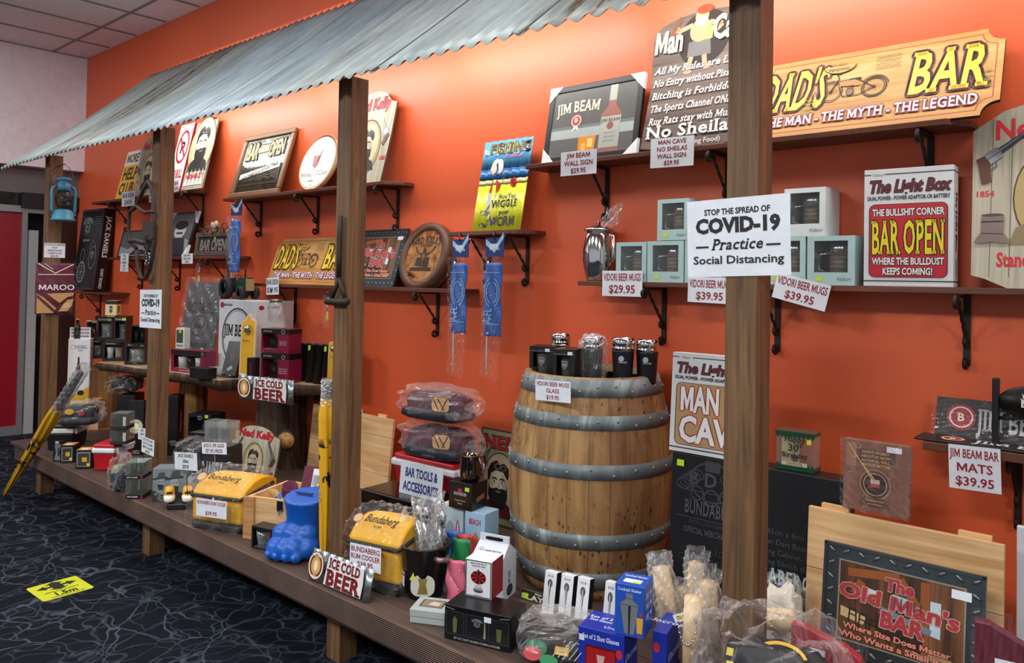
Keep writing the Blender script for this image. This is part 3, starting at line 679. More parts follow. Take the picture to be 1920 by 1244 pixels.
# ================================================================ big outlaw sign, far right
F = place((1817, 520), (2140, 545), y=-.13, top=215, zz=ZDS, tilt=.10); w, h = F.w, F.h
r = thing('outlaw_sign', 'large weathered plank outlaw sign with revolver and helmet at the right edge', 'sign', F)
pts = [(-w*.49, h*.07), (-w*.40, h*.05), (-w*.26, .0), (w*.26, 0), (w*.40, h*.05), (w*.49, h*.07), (w*.5, h*.9), (w*.3, h*1.0), (0, h*1.06), (-w*.3, h*1.0), (-w*.5, h*.9)]
board(r, w, h, .014, 'sign_planks', P('4d4638', .6), pts, 'panel')
d = MB()
for k in range(1, 8): d.line([(-w*.5+w*k/8, h*.06), (-w*.5+w*k/8+.003, h*.96)], .002, P('55503f', .7))
d.disc(0, h*.50, w*.235, h*.27, P('4a3e28', .5)); d.disc(0, h*.50, w*.225, h*.258, P('b39c68', .5)); portrait(d, 0, h*.52, h*.26, skin='cbb994', coat='8a7a58')
pistol(d, -w*.375, h*.74, w*.30, .62); pistol(d, w*.375, h*.74, w*.30, .62, -1)
hx, hz, hs_ = -w*.36, h*.30, w*.115; HM = P('6f6058', .35, .6); HD = P('4b3f39', .4, .5)
d.poly([(hx-hs_*.62, hz), (hx+hs_*.62, hz), (hx+hs_*.66, hz+hs_*1.25), (hx-hs_*.6, hz+hs_*1.25)], HM); d.disc(hx, hz+hs_*1.25, hs_*.63, hs_*.1, HD); d.rect(hx-hs_*.6, hz+hs_*.78, hx+hs_*.62, hz+hs_*.86, P('15110f', .6)); d.poly([(hx-hs_*.7, hz+hs_*.06), (hx+hs_*.68, hz+hs_*.02), (hx+hs_*1.05, hz-hs_*.55), (hx+hs_*.7, hz-hs_*.62), (hx, hz-hs_*.5), (hx-hs_*.8, hz-hs_*.62), (hx-hs_*1.0, hz-hs_*.5)], HM)
d.line([(hx-hs_*.6, hz+.004), (hx+hs_*.62, hz)], .004, HD); d.build('artwork', r)
t = MB(); t.text('Ned Kelly', 0, h*.84, h*.105, P('d23240', .45), -w*.72, 3, 0); t.text('1854', -w*.415, h*.515, h*.032, REDL, None, 3); t.text('1880', w*.415, h*.515, h*.032, REDL, None, 3)
t.text('Stand and Deliver', 0, h*.12, h*.075, P('c3172a', .45), -w*.66, 3, 0); t.build('lettering', r)

# ================================================================ middle: fishing sign
F = place((885.5, 425), (976, 428), y=-.15, tl=(912, 268), zz=ZE); w, h = F.w, F.h
r = thing('fishing_sign', 'corrugated tin fishing sign with a cartoon angler on the small shelf', 'sign', F)
def corr(x): return -.004*cos(2*pi*x/(w/6.0))
def curve(mb):  # bend flat printing on to the corrugations
    mb.V = [(x, y+corr(x), z) for x, y, z in mb.V]; return mb
mb = MB(); bands = ((0, .50, 'd3d62c'), (.50, .56, 'c9c98a'), (.56, .68, '2b6fb0'), (.68, 1, '5fa9dc'))
for a, b_, c in bands:
    mb.grid(lambda u, v, a=a, b_=b_: (-w/2+w*u, corr(-w/2+w*u), h*(a+(b_-a)*v)), 61, 2, P(c, .3))
o = mb.build('panel', r); md = o.modifiers.new('s', 'SOLIDIFY'); md.thickness = .002; md.offset = -1
d = MB(); d.y = -.0012; K = P('26222a', .6); fx = -w*.17
d.disc(fx, h*.70, w*.135, h*.10, OFFW); d.ring(fx, h*.70, w*.135, h*.10, .004, K); d.disc(fx-.01, h*.68, w*.05, h*.055, P('d8cfc8', .6)); d.ring(fx-.01, h*.68, w*.05, h*.055, .003, K); d.disc(fx-.02, h*.74, .012, .012, WHITE); d.disc(fx+.02, h*.745, .012, .012, WHITE); d.disc(fx-.02, h*.74, .005, .005, K); d.disc(fx+.02, h*.745, .005, .005, K); d.line([(fx-.03, h*.63), (fx+.01, h*.615), (fx+.04, h*.64)], .004, K)
d.poly([(fx-w*.1, h*.42), (fx+w*.06, h*.42), (fx+w*.14, h*.50), (fx+w*.04, h*.56), (fx-w*.06, h*.55)], REDL); d.poly([(fx-w*.1, h*.42), (fx+w*.06, h*.42), (fx+w*.0, h*.13), (fx-w*.04, h*.13), (fx-w*.02, h*.3), (fx-w*.12, h*.22)], P('b8bcc8', .6))
d.disc(fx-w*.11, h*.20, w*.1, h*.025, P('6b6f86', .6)); d.disc(fx+w*.03, h*.095, w*.09, h*.025, P('4f4a63', .6)); d.disc(fx-w*.12, h*.06, w*.09, h*.025, P('3b3a4d', .6))
d.line([(fx+w*.16, h*.55), (fx+w*.30, h*.67)], .006, K); d.line([(fx+w*.30, h*.67), (w*.24, h*.56)], .003, K); d.disc(w*.22, h*.52, w*.05, h*.05, REDL); d.line([(w*.16, h*.56), (w*.27, h*.47)], .004, K)
for k in range(5): d.line([(-w*.46+k*w*.2, h*(.86-.02*(k % 2))), (-w*.36+k*w*.2, h*(.86-.02*(k % 2)))], .006, P('b9dcf2', .5))
curve(d).build('artwork', r)
t = MB(); t.y = -.0026; t.text('FISHING', .02, h*.855, h*.105, P('d8c04a', .5), -w*.86, 2, out=P('6a5a3a', .5), ot=.06); t.text("It's all about", w*.16, h*.795, h*.035, P('e66f8e', .5), w*.55, 1)
DK = P('332c45', .6); t.text('How You', w*.14, h*.345, h*.05, DK, w*.34, 2); t.text('WIGGLE', w*.10, h*.255, h*.075, DK, -w*.52, 2); t.text('your', w*.12, h*.175, h*.045, DK, w*.3, 2); t.text('WORM', w*.10, h*.05, h*.10, DK, -w*.52, 1)
curve(t).build('lettering', r)

# ================================================================ middle-left top shelf: mirror, clock, outlaw sign
F = place((428, 363), (521, 356), y=-.155, tl=(463, 258), zz=ZA); w, h = F.w, F.h
r = thing('pub_mirror', 'BAR OPEN pub mirror in a gilt brown wooden frame', 'mirror', F); f_ = .038; FW_ = P('7a5530', .4); 
mb = MB()
for a, b_, c, e in ((-w/2, w/2, 0, f_), (-w/2, w/2, h-f_, h), (-w/2, -w/2+f_, f_, h-f_), (w/2-f_, w/2, f_, h-f_)): mb.box(a, b_, -.008, .018, c, e, FW_)
mb.build('frame', r, .006)
mb = MB(); mb.box(-w/2+f_, w/2-f_, .004, .008, f_, h-f_, P('c9d2ce', .06, 1)); mb.build('mirror_glass', r)
d = MB(); d.y = .0035; GO = P('c9b766', .4); KK = P('16140f', .5); x0, x1, z0, z1 = -w/2+f_+.035, w/2-f_-.035, f_+.055, h-f_-.05
for k in range(26):
    g = random.Random(k); squiggle(d, x0+.005, x1-.005, z0+(z1-z0)*(.12+k*.025), .012, 26, .0022, P('4e513e', .5), k)
d.frame(x0, z0, x1, z1, .006, KK)
d.poly([(x0+.05, z1-.075), (x1-.05, z1-.06), (x1-.05, z1-.005), (x0+.05, z1-.02)], KK); d.poly([(x0+.058, z1-.068), (x1-.058, z1-.054), (x1-.058, z1-.012), (x0+.058, z1-.026)], P('b7ab62', .4))
for e in (x0+.02, x1-.02): d.ring(e, z1-.03, .02, .022, .008, KK); d.ring(e, z1-.065, .013, .014, .006, GO)
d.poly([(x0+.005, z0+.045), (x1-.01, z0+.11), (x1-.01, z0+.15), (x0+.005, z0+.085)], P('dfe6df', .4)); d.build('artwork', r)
t = MB(); t.y = -.0012; t.text('BAR', x0+.085, z0+.20, .12, GO, -.15, 3, out=KK, ot=.09); t.text('OPEN', x1-.105, z0+.21, .11, GO, -.19, 3, out=KK, ot=.09, rot=.08); t.text('ANY TIME IS A GOOD TIME', 0, z0+.082, .022, KK, -(x1-x0)*.9, 2, rot=.2); t.build('lettering', r)
F = place((557, 352), (634, 347), y=-.12, top=257, zz=ZA, tilt=.25); 
ca = at(595, 350, y=-.12); F = fr(ca.x, -.12, ZA+.002, .36, .36, 0, .24); R = .21
pA = at(596, 304, y=-.075); F = fr(pA.x, -.135, ZA+.001, 0, 0, 0, .30); R = (at(596, 256, y=-.02).z-ZA)/2/cos(.30)
r = thing('wall_clock', 'round white wine clock with a red wine glass on its face', 'clock', F)
mb = MB(); mb.lathe([(R-.004, 0), (R, .006), (R, .026), (R-.03, .03)], (0, 0, R), 48, P('d9b98c', .5), True, 'y'); mb.build('case', r)
d = MB(); d.y = -.0008; d.disc(0, R, R*.93, R*.93, P('eef2ea', .4), 48); d.ring(0, R, R*.93, R*.93, .004, P('c9a878', .5), 48)
for k in range(12): a = k*pi/6; d.text(str(12 if k == 0 else k), R*.80*sin(a), R+R*.80*cos(a)-.012, .022, P('9c9c92', .5), None, 0)
d.poly([(-.055, R+.05), (.02, R+.05), (.01, R-.02), (-.018, R-.04), (-.045, R-.02)], P('8e2233', .4)); d.line([(-.018, R-.04), (-.02, R-.125)], .005, P('8c9694', .4)); d.line([(-.05, R-.13), (.012, R-.13)], .006, P('8c9694', .4)); d.ring(-.018, R+.02, .042, .07, .003, P('aab4b0', .4))
d.text('Wine', -.09, R-.10, .034, P('77736c', .5), .11, 0, .2); d.text("O'Clock", .075, R-.095, .034, P('77736c', .5), .13, 0, .2); d.build('face', r)
mb = MB(); mb.y = -.004; mb.line([(0, R), (.03, R+.085)], .006, BLACK); mb.line([(0, R), (.022, R+.12)], .004, BLACK); mb.build('clock_hand', r)
F = place((630, 334), (716, 330), y=-.155, top=182, zz=ZA, tilt=.21); 
outlaw_sign(F, 'outlaw portrait sign half hidden by a post, beside the wine clock')
# ================================================================ shelf below: second motorcycle sign, diamond-plate sign, barrel end
F = place((499, 533), (646, 538), y=-.14, tl=(527, 449), zz=ZF)
dads_bar(F, 'motorcycle bar sign on the lower shelf, above the green toy tractor')
def old_man(F, label):
    r = thing('bar_sign', label, 'sign', F); w, h = F.w, F.h; TP = P('4c5457', .35, .7)
    mb = MB(); mb.prism([(-w/2, 0), (w/2, 0), (w/2, h), (-w/2, h)], 0, .012, TP); b_ = .035
    for a, c, e, g in ((-w/2, w/2, 0, .008), (-w/2, w/2, h-.008, h), (-w/2, -w/2+.008, 0, h), (w/2-.008, w/2, 0, h)): mb.box(a, c, -.004, 0, e, g, TP)
    fx, fz = w*.105, h*.135; st = .036
    for i in range(int(w/st)):
        for j in range(int(h/st)):
            x, z = -w/2+(i+.5)*w/int(w/st), (j+.5)*h/int(h/st)
            if abs(x) > w/2-fx or z < fz or z > h-fz:
                s_ = 1 if (i+j) % 2 else -1; T = Matrix.Translation((x, -.001, z)) @ Matrix.Rotation(.6*s_, 4, 'Y'); mb.T = T; mb.ball((0, 0, 0), .013, .003, .0045, P('6b7376', .3, .7), 8, 4)
    mb.T = None; mb.build('panel', r)
    d = MB(); d.y = -.0008; x0, x1, z0, z1 = -w/2+fx, w/2-fx, fz, h-fz; W_, H_ = x1-x0, z1-z0
    d.rect(x0, z0, x1, z1, P('8a8578', .5)); d.rect(x0+.004, z0+.004, x1-.004, z1-.004, 'bar_scene')
    q = lambda a, b: (x0+W_*a, z0+H_*b)
    d.poly([q(.02, .30), q(.55, .22), q(.8, .05), q(.98, .12), q(.98, .03), q(.02, .03)], P('5e4226', .5)); d.poly([q(.03, .42), q(.25, .35), q(.22, .25), q(.03, .30)], P('c9ad78', .5)); d.poly([q(.60, .1), q(.82, .04), q(.95, .10), q(.75, .20)], P('b3935e', .5))
    d.poly([q(.14, .62), q(.34, .60), q(.34, .70), q(.14, .74)], P('c7d0cc', .5)); d.poly([q(.45, .55), q(.72, .48), q(.72, .68), q(.45, .72)], P('a9bac4', .5)); d.poly([q(.74, .35), q(.82, .33), q(.82, .75), q(.74, .75)], P('bcd0dc', .5))
    for a, b, c, e in ((.08, .86, .5, .93), (.2, .78, .14, .6), (.5, .92, .66, .60), (.70, .95, .70, .1)): d.line([q(a, b), q(c, e)], .022, P('8f4f22', .5))
    d.line([q(.36, .5), q(.75, .38)], .016, P('6f7f8e', .5)); d.poly([q(.32, .45), q(.70, .33), q(.68, .10), q(.34, .22)], P('371d12', .5))
    for k in range(6): 
        a = .10+.085*k; b = .42-.035*k; d.line([q(a, b-.18), q(a+.01, b), q(a+.06, b-.01), q(a+.065, b-.19)], .0035, INK); d.line([q(a, b-.07), q(a+.06, b-.08)], .003, INK)
    for k in range(5): d.line([q(.47+.05*k, .56), q(.47+.05*k, .69)], .003, P('33414c', .5))
    d.build('artwork', r)
    t = MB(); t.y = -.0035; RT_ = P('a8323a', .5); PK = P('e8b9a8', .5)
    t.text('The', x0+W_*.50, z0+H_*.75, h*.105, RT_, W_*.30, 3, .08, out=PK, ot=.07); t.text("Old Man's", x0+W_*.48, z0+H_*.52, h*.125, RT_, -W_*.95, 3, .05, out=PK, ot=.07, rot=-.05); t.text('BAR', x0+W_*.52, z0+H_*.29, h*.135, RT_, W_*.50, 3, .05, out=PK, ot=.07, rot=-.05)
    t.text('Where Size Does Matter', x0+W_*.48, z0+H_*.155, h*.048, P('d98a78', .5), -W_*.84, 3, rot=-.02, out=P('5a1a18', .5), ot=.08); t.text('Who Wants a Small Beer?', x0+W_*.50, z0+H_*.045, h*.05, P('d98a78', .5), -W_*.94, 3, rot=-.02, out=P('5a1a18', .5), ot=.08); t.build('lettering', r)
    mb = MB(); mb.box(w/2-.075, w/2-.03, -.002, -.0008, h-.07, h-.048, PAPER); mb.build('price_sticker', r); return r
F = place((605, 537), (746, 541), y=-.13, tl=(640, 436), zz=ZF, tilt=.2); F = place((650, 537), (737, 541), y=-.14, top=433, zz=ZF, tilt=.32)
old_man(F, "tread-plate framed old man's bar sign beside the barrel-end sign on the wall shelf")
pA = at(797, 485, y=-.08); R = .185; F = fr(pA.x, -.145, ZF+.003, 0, 0, 0, .30)
r = thing('barrel_end_sign', 'oval-looking wooden barrel-end tavern sign with a dark rim', 'sign', F)
mb = MB(); mb.lathe([(R-.045, .012), (R-.038, -.012), (R, -.012), (R+.004, .03), (R-.004, .07)], (0, 0, R), 44, P('5b3b2a', .5), True, 'y', 1.0, 1.06); mb.build('rim', r)
mb = MB(); mb.lathe([(0, .0), (R-.03, .0)], (0, 0, R), 44, 'tavern', False, 'y', 1, 1.06); mb.build('face', r)
d = MB(); d.y = -.0006
for k in range(-4, 5): d.line([(k*.035, R-.14+abs(k)*.016), (k*.035, R+.14-abs(k)*.016)], .0015, P('8a5a30', .6))
for e in (-1, 1):
    d.poly([(e*.012, R-.06), (e*.055, R-.06), (e*.05, R-.01), (e*.015, R-.01)], INK); d.line([(e*.01, R+.0), (e*.055, R+.02), (e*.08, R+.055)], .006, INK); d.line([(e*.008, R-.05), (e*.02, R+.02)], .006, INK)
    d.text('EST' if e < 0 else '1880', e*.095, R-.02, .013, P('8a3028', .6))
d.disc(0, R+.028, .012, .02, INK); d.rect(-.085, R-.088, .085, R-.070, INK); d.build('artwork', r)
t = MB(); t.y = -.0012; t.text('THE', 0, R+.115, .02, P('8a3028', .6), None, 2); t.text('NED KELLY', 0, R+.078, .034, INK, -.23, 2, arc=3.0); t.text('TAVERN', 0, R+.053, .018, INK, .1, 2); t.text('Beer & Provisions', 0, R-.085, .011, P('c9955a', .6), .16, 1); t.build('lettering', r)
mb = MB(); mb.lathe([(.011, 0), (.014, -.03), (.009, -.05)], (-.04, 0, R-.118), 12, P('7d4b28', .5), True, 'y'); mb.build('tap', r)
card(('BAR SIGN', '$39.95'), (499.5, 553), (522.5, 552.5), (498.5, 521.5), -.192, 'small price card in front of the left motorcycle bar sign', P('20264a', .6))

# ================================================================ far left top shelf: four leaning signs
F = place((215, 370), (247, 365), y=-.16, tl=(240, 286), zz=ZC); w, h = F.w, F.h
r = thing('bar_sign', 'yellow and white lettered bar sign, leftmost on the far left shelf', 'sign', F); board(r, w, h, .012, P('e0a91d', .45), P('8a6414', .5))
d = MB(); d.rect(-w/2, h*.70, w/2, h, P('ded9cc', .5)); d.text('MORE 1', 0, h*.76, h*.17, INK, -w*.86, 3); d.text('HELP', 0, h*.40, h*.24, INK, -w*.82, 3); d.text('CLUB', 0, h*.10, h*.22, INK, -w*.82, 3); d.build('print', r)
F = place((249, 365), (291, 358), y=-.15, tl=(268, 262), zz=ZC)
outlaw_sign(F, 'outlaw sign with red headline beside the yellow lettered sign, far left', 0)
F = place((314, 362), (338, 359), y=-.15, tl=(336, 240), zz=ZC); w, h = F.w*1.0, F.h
F = place((310, 362), (335, 359), y=-.168, top=236, zz=ZC, tilt=.21); w, h = F.w, F.h
r = thing('bar_sign', 'white sign with a red prohibition ring on the far left shelf', 'sign', F); board(r, w, h, .03, P('eceaea', .4), P('b3202e', .4))
d = MB(); d.ring(0, h*.66, w*.42, w*.62, w*.1, P('c02433', .4)); d.text('P', 0, h*.57, h*.16, INK, None, 3); d.line([(-w*.28, h*.80), (w*.28, h*.5)], w*.09, P('c02433', .4)); d.text('NO BULL', 0, h*.2, h*.12, P('c02433', .4), -w*.8, 3); d.build('print', r)
F = place((337, 357), (362, 355), y=-.15, tl=(362, 232), zz=ZC); F = place((339, 357), (378, 354), y=-.165, top=232, zz=ZC, tilt=.22); w, h = F.w, F.h
r = thing('outlaw_sign', 'pale tin outlaw sign with zigzag white base, rightmost on the far left shelf', 'sign', F); board(r, w, h, .012, 'sign_planks', P('7f8a72', .5))
d = MB(); portrait(d, 0, h*.66, w*.62, oval='b9ad86'); 
for k in range(5): d.poly([(-w*.45+k*w*.18, h*.06), (-w*.27+k*w*.18, h*.06), (-w*.36+k*w*.18, h*.30)], P('e9e7e2', .4))
d.text('NED KELLY', 0, h*.16, h*.06, REDL, -w*.8, 3); d.build('print', r)
card(('BAR SIGN', '$34.95'), (228, 388), (252, 385.5), (227, 361.5), -.192, 'small price card below the yellow sign on the far left shelf', P('20264a', .6))
card(('BAR', 'SIGN', '$34'), (279, 379.5), (284.5, 379), (277.5, 356), -.192, 'narrow price card half hidden by the second post, on the far left shelf')
card(('BAR', 'SIGN'), (326.5, 360.5), (335, 358.5), (326.5, 339), -.192, 'narrow price card below the prohibition ring sign on the far left shelf')
# ================================================================ builders for stock
def sideT(w): return Matrix.Translation((w/2, 0, 0)) @ Matrix.Rotation(pi/2, 4, 'Z')
def topT(h): return Matrix.Translation((0, 0, h)) @ Matrix.Rotation(-pi/2, 4, 'X')
def carton(name, label, cat, F, d, m, front=None, side=None, top=None, group=None, bev=.0015, tmat=None, smat=None, pname='carton'):
    F.loc.z += d*sin(max(F.tilt, 0)); r = thing(name, label, cat, F, group); w, h = F.w, F.h
    mb = MB(); mb.box(-w/2, w/2, 0, d, 0, h, m)
    if tmat: mb.mat(tmat); mb.K[1] = mb.cur
    if smat: mb.mat(smat); mb.K[3] = mb.cur
    mb.build(pname, r, bev)
    if front or side or top:
        t = MB(); t.y = -.0005
        if front: front(t, w, h)
        if side: t.T = sideT(w); t.y = -.0005; side(t, d, h); t.T = None
        if top: t.T = topT(h); t.y = -.0005; top(t, w, d); t.T = None
        t.build('print', r)
    return r
def hollow(mb, w, h, d, win, m, inner=None, t=.003):
    """carton with a window cut in its front"""
    x0, z0, x1, z1 = win; inner = inner or m
    mb.box(-w/2, w/2, d-t, d, 0, h, m); mb.box(-w/2, -w/2+t, t, d-t, 0, h, m); mb.box(w/2-t, w/2, t, d-t, 0, h, m); mb.box(-w/2+t, w/2-t, t, d-t, 0, t, m); mb.box(-w/2+t, w/2-t, t, d-t, h-t, h, m)
    mb.box(-w/2, w/2, 0, t, 0, z0, m); mb.box(-w/2, w/2, 0, t, z1, h, m); mb.box(-w/2, x0, 0, t, z0, z1, m); mb.box(x1, w/2, 0, t, z0, z1, m)
    mb.box(-w/2+t, w/2-t, d-t-.001, d-t, t, h-t, inner); mb.box(x0-.004, w/2-t, t, d-t, z0-.003, z0, inner)
def wrapped(r, cx, cy, cz, rx, ry, rz, amp=.10, seed=1, name='plastic_wrap', mat='film_crinkle', e=.6, nu=44, nv=22):
    mb = MB(); mb.blob((cx, cy, cz), rx, ry, rz, amp, seed, e, mat, nu, nv); return mb.build(name, r)
def crown(d, x, z, s, K): d.poly([(x-s, z), (x+s, z), (x+s*1.1, z+s), (x+s*.5, z+s*.5), (x, z+s*1.2), (x-s*.5, z+s*.5), (x-s*1.1, z+s)], K)
def jdlogo(d, x, z, s, K=SILVERINK, sub='No.7'):
    d.text('JACK DANIELS', x, z+s*.55, s*.34, K, -s*2.0, 2, arc=.75/s); d.ring(x, z, s*.55, s*.48, s*.06, K, 24); d.ring(x, z, s*.40, s*.35, s*.03, K, 20); d.text(sub, x, z-s*.09, s*.2, K, s*.6, 2); d.ring(x, z, s*.72, s*.62, s*.03, K, 18, pi*1.1, pi*1.9)
# ================================================================ notices and stock on the posts
cardY = POSTY-.002
def covid(bl, br, tl, label):
    a = at(*bl, y=cardY); b = at(*br, y=cardY); t = at(*tl, y=cardY)
    F = fr(*((a+b)/2), (b-a).length, (t-a).length); F.roll = -math.atan2(b.z-a.z, b.x-a.x); w, h = F.w, F.h
    r = thing('distancing_notice', label, 'notice', F); MB().box(-w/2, w/2, 0, .001, 0, h, PAPER).build('sheet', r)
    t = MB(); t.y = -.0004; K = P('17181c', .6)
    t.text('STOP THE SPREAD OF', 0, h*.80, h*.072, K, -w*.64, 3); t.text('COVID-19', 0, h*.57, h*.175, K, -w*.82, 4)
    t.text('Practice', 0, h*.345, h*.135, K, -w*.50, 2, .25); t.line([(-w*.41, h*.385), (-w*.28, h*.385)], h*.025, K); t.line([(w*.28, h*.385), (w*.41, h*.385)], h*.025, K); t.text('Social Distancing', 0, h*.165, h*.10, K, -w*.88, 1); t.build('lettering', r)
covid((1290, 520), (1483.5, 516), (1291, 379), 'landscape white COVID-19 distancing notice on the nearest post')
covid((261.5, 614), (302, 617), (265, 543.7), 'white COVID-19 distancing notice on the post with the iron trap, seen edgeways')
xs0 = PX[0]+.092
def side_frame(bl, br, tl, x):
    a = at(*bl, x=x); b = at(*br, x=x); t = at(*tl, x=x); F = fr(*((a+b)/2), abs(b.y-a.y), t.z-a.z, pi/2); F.loc.z = (a.z+b.z)/2; return F
F = side_frame((82, 482.5), (121.5, 484.5), (82, 455), xs0); w, h = F.w, F.h
r = thing('price_card', 'white price card above the maroon flag packet on the far left post', 'price tag', F); MB().box(-w/2, w/2, -.002, -.0008, 0, h, PAPER).build('card', r)
t = MB(); t.y = -.0024
for k, s_ in enumerate(('STATE OF ORIGIN', 'OLD', 'MAROONS', 'CAPE FLAG', '$20.95')): t.text(s_, 0, h*(.83-.195*k), h*.12, INK, w*.94, 1)
t.build('lettering', r)
F = side_frame((62, 589), (136, 590.5), (63, 489.5), xs0); w, h = F.w, F.h
r = thing('flag_packet', 'maroon and gold flag folded in a clear hanging packet on the far left post', 'flag', F)
mb = MB(); mb.grid(lambda u, v: (-w*.48+w*.96*u, -.012-.012*sin(pi*u)*sin(pi*v)-.003*sin(u*17+v*9), h*(.02+.96*v)), 24, 24, MAROON); o = mb.build('flag', r); md = o.modifiers.new('s', 'SOLIDIFY'); md.thickness = .012; md.offset = 1
d = MB(); d.y = -.040; GD = P('c39a5a', .6)
d.poly([(-w*.47, h*.03), (-w*.05, h*.03), (w*.02, h*.12), (-w*.30, h*.33), (-w*.47, h*.40)], GD); d.poly([(-w*.22, h*.40), (w*.10, h*.22), (w*.30, h*.33), (w*.45, h*.36), (w*.47, h*.42)], GD)
d.line([(-w*.47, h*.36), (-w*.02, h*.06)], h*.05, P('5b1230', .5)); d.poly([(w*.08, h*.06), (w*.30, h*.06), (w*.42, h*.16), (w*.46, h*.30), (w*.30, h*.28), (w*.16, h*.16)], GD)
for k in range(3): d.line([(w*.2, h*(.13+.03*k)), (w*.36, h*(.16+.03*k))], .004, OFFW)
d.line([(-w*.46, h*.97), (-w*.05, h*.80)], .006, OFFW); d.line([(w*.44, h*.97), (-w*.05, h*.78)], .006, OFFW); d.line([(-w*.3, h*.97), (-w*.08, h*.86)], .004, OFFW); d.line([(-w*.46, h*.76), (w*.46, h*.77)], .005, OFFW)
d.text('MAROO', w*.02, h*.47, h*.10, P('ece8ea', .5), -w*.92, 1); d.build('print', r)
mb = MB(); mb.grid(lambda u, v: (-w*.52+w*1.04*u, -.052-.006*sin(u*23+v*31)*sin(v*13), h*(-.03+1.05*v)), 30, 30, 'film', False); mb.build('clear_packet', r)
# hurricane lantern
q = at(114, 415, x=PX[0]+.15); F = fr(PX[0]+.19, q.y, q.z)
BL_ = P('3a7f9c', .45); r = thing('hurricane_lantern', 'old blue kerosene lantern hanging on the far left post', 'lantern', F)
k = .95
mb = MB(); mb.lathe([(.0, 0), (.078, 0), (.082, .012), (.070, .018), (.066, .06), (.05, .078), (.03, .085), (0, .085)], mat=BL_); mb.build('fuel_tank', r)
mb = MB(); mb.lathe([(.028, .088), (.046, .11), (.055, .145), (.050, .185), (.034, .22)], mat='smoke_glass'); mb.build('globe', r)
mb = MB(); mb.lathe([(.036, .215), (.044, .222), (.044, .262), (.03, .275), (.03, .285), (.052, .292), (.05, .305), (.012, .315)], mat=BL_); mb.build('chimney_cap', r)
mb = MB()
for s_ in (-1, 1): mb.tube([(0, s_*.062, .05), (0, s_*.075, .08), (0, s_*.076, .20), (0, s_*.070, .235), (0, s_*.045, .252)], .011, BL_, 10)
mb.build('frame', r)
mb = MB(); mb.tube([(0, s_*.068*cos(a_), .235+.17*sin(a_)) for s_, a_ in [(1, pi*j/16) for j in range(17)]], .0022, DKSTEEL, 6)
for zz in (.115, .175): mb.tube([(.057*cos(2*pi*j/16), .057*sin(2*pi*j/16), zz) for j in range(16)], .0018, DKSTEEL, 5, True)
mb.build('bail_handle', r)
mb = MB(); mb.tube([(-.1005, 0, .405), (-.0, 0, .405), (.004, 0, .412)], .003, IRON); mb.build('nail', r)
# iron traps
def iron_path(mb, pts, y, rad, ox, oz, oy=0): mb.tube([(p.x-ox, p.y-oy, p.z-oz) for p in [at(u, v, y=y) for u, v in pts]], rad, P('3a302a', .6, .5), 8)
y_ = POSTY-.025; q = at(283, 524, y=y_); r = thing('rabbit_trap', 'rusty iron rabbit trap with chain hung on a post at the left', 'trap', fr(q.x, y_, q.z))
mb = MB(); iron_path(mb, [(278, 339), (269, 356), (262, 372), (256, 387), (250, 393), (244, 396), (242, 410), (241, 430), (242, 450), (250, 460), (256, 466)], y_, .011, q.x, q.z, y_); mb.build('spring', r)
mb = MB(); iron_path(mb, [(278, 339), (284, 352), (288, 372), (290, 395), (290, 425), (289, 455), (286, 480), (280, 508), (272, 523), (264, 522), (260, 505), (257, 488), (258, 470)], y_-.012, .012, q.x, q.z, y_); mb.build('jaw', r)
mb = MB(); iron_path(mb, [(256, 387), (264, 395), (272, 399), (282, 397), (289, 398)], y_-.02, .009, q.x, q.z, y_); iron_path(mb, [(242, 452), (256, 452), (268, 456), (288, 452)], y_-.01, .012, q.x, q.z, y_); mb.build('cross_bar', r)
a = at(270, 449, y=y_-.02); b_ = at(290, 414, y=y_-.02); MB().box(a.x-q.x, b_.x-q.x, -.03, -.022, a.z-q.z, b_.z-q.z, P('40352f', .6, .4)).build('plate', r)
mb = MB()
for k in range(9): c_ = at(283+2.5*sin(k*2), 448+6.5*k, y=y_-.01); mb.tube([(c_.x-q.x+.012*cos(t_*pi/4)*(1 if k % 2 else .4), -.03+.010*cos(t_*pi/4)*(.3 if k % 2 else 1), c_.z-q.z+.018*sin(t_*pi/4)) for t_ in range(8)], .0035, IRON, 5, True)
mb.build('chain', r)
y_ = POSTY-.02; q = at(636, 575, y=y_); r = thing('rabbit_trap', 'long flat iron trap hung on the post beside the barrel-end sign', 'trap', fr(q.x, y_, q.z))
mb = MB(); iron_path(mb, [(638, 405), (637, 440), (636, 480), (635, 520)], y_, .011, q.x, q.z, y_); mb.build('spring', r)
mb = MB(); iron_path(mb, [(635, 520), (630, 540), (622, 560)], y_, .009, q.x, q.z, y_); iron_path(mb, [(635, 520), (641, 540), (647, 560)], y_, .009, q.x, q.z, y_); mb.build('fork', r)
mb = MB(); iron_path(mb, [(613, 565), (624, 566), (638, 567), (651, 566)], y_, .016, q.x, q.z, y_); mb.build('jaw', r)
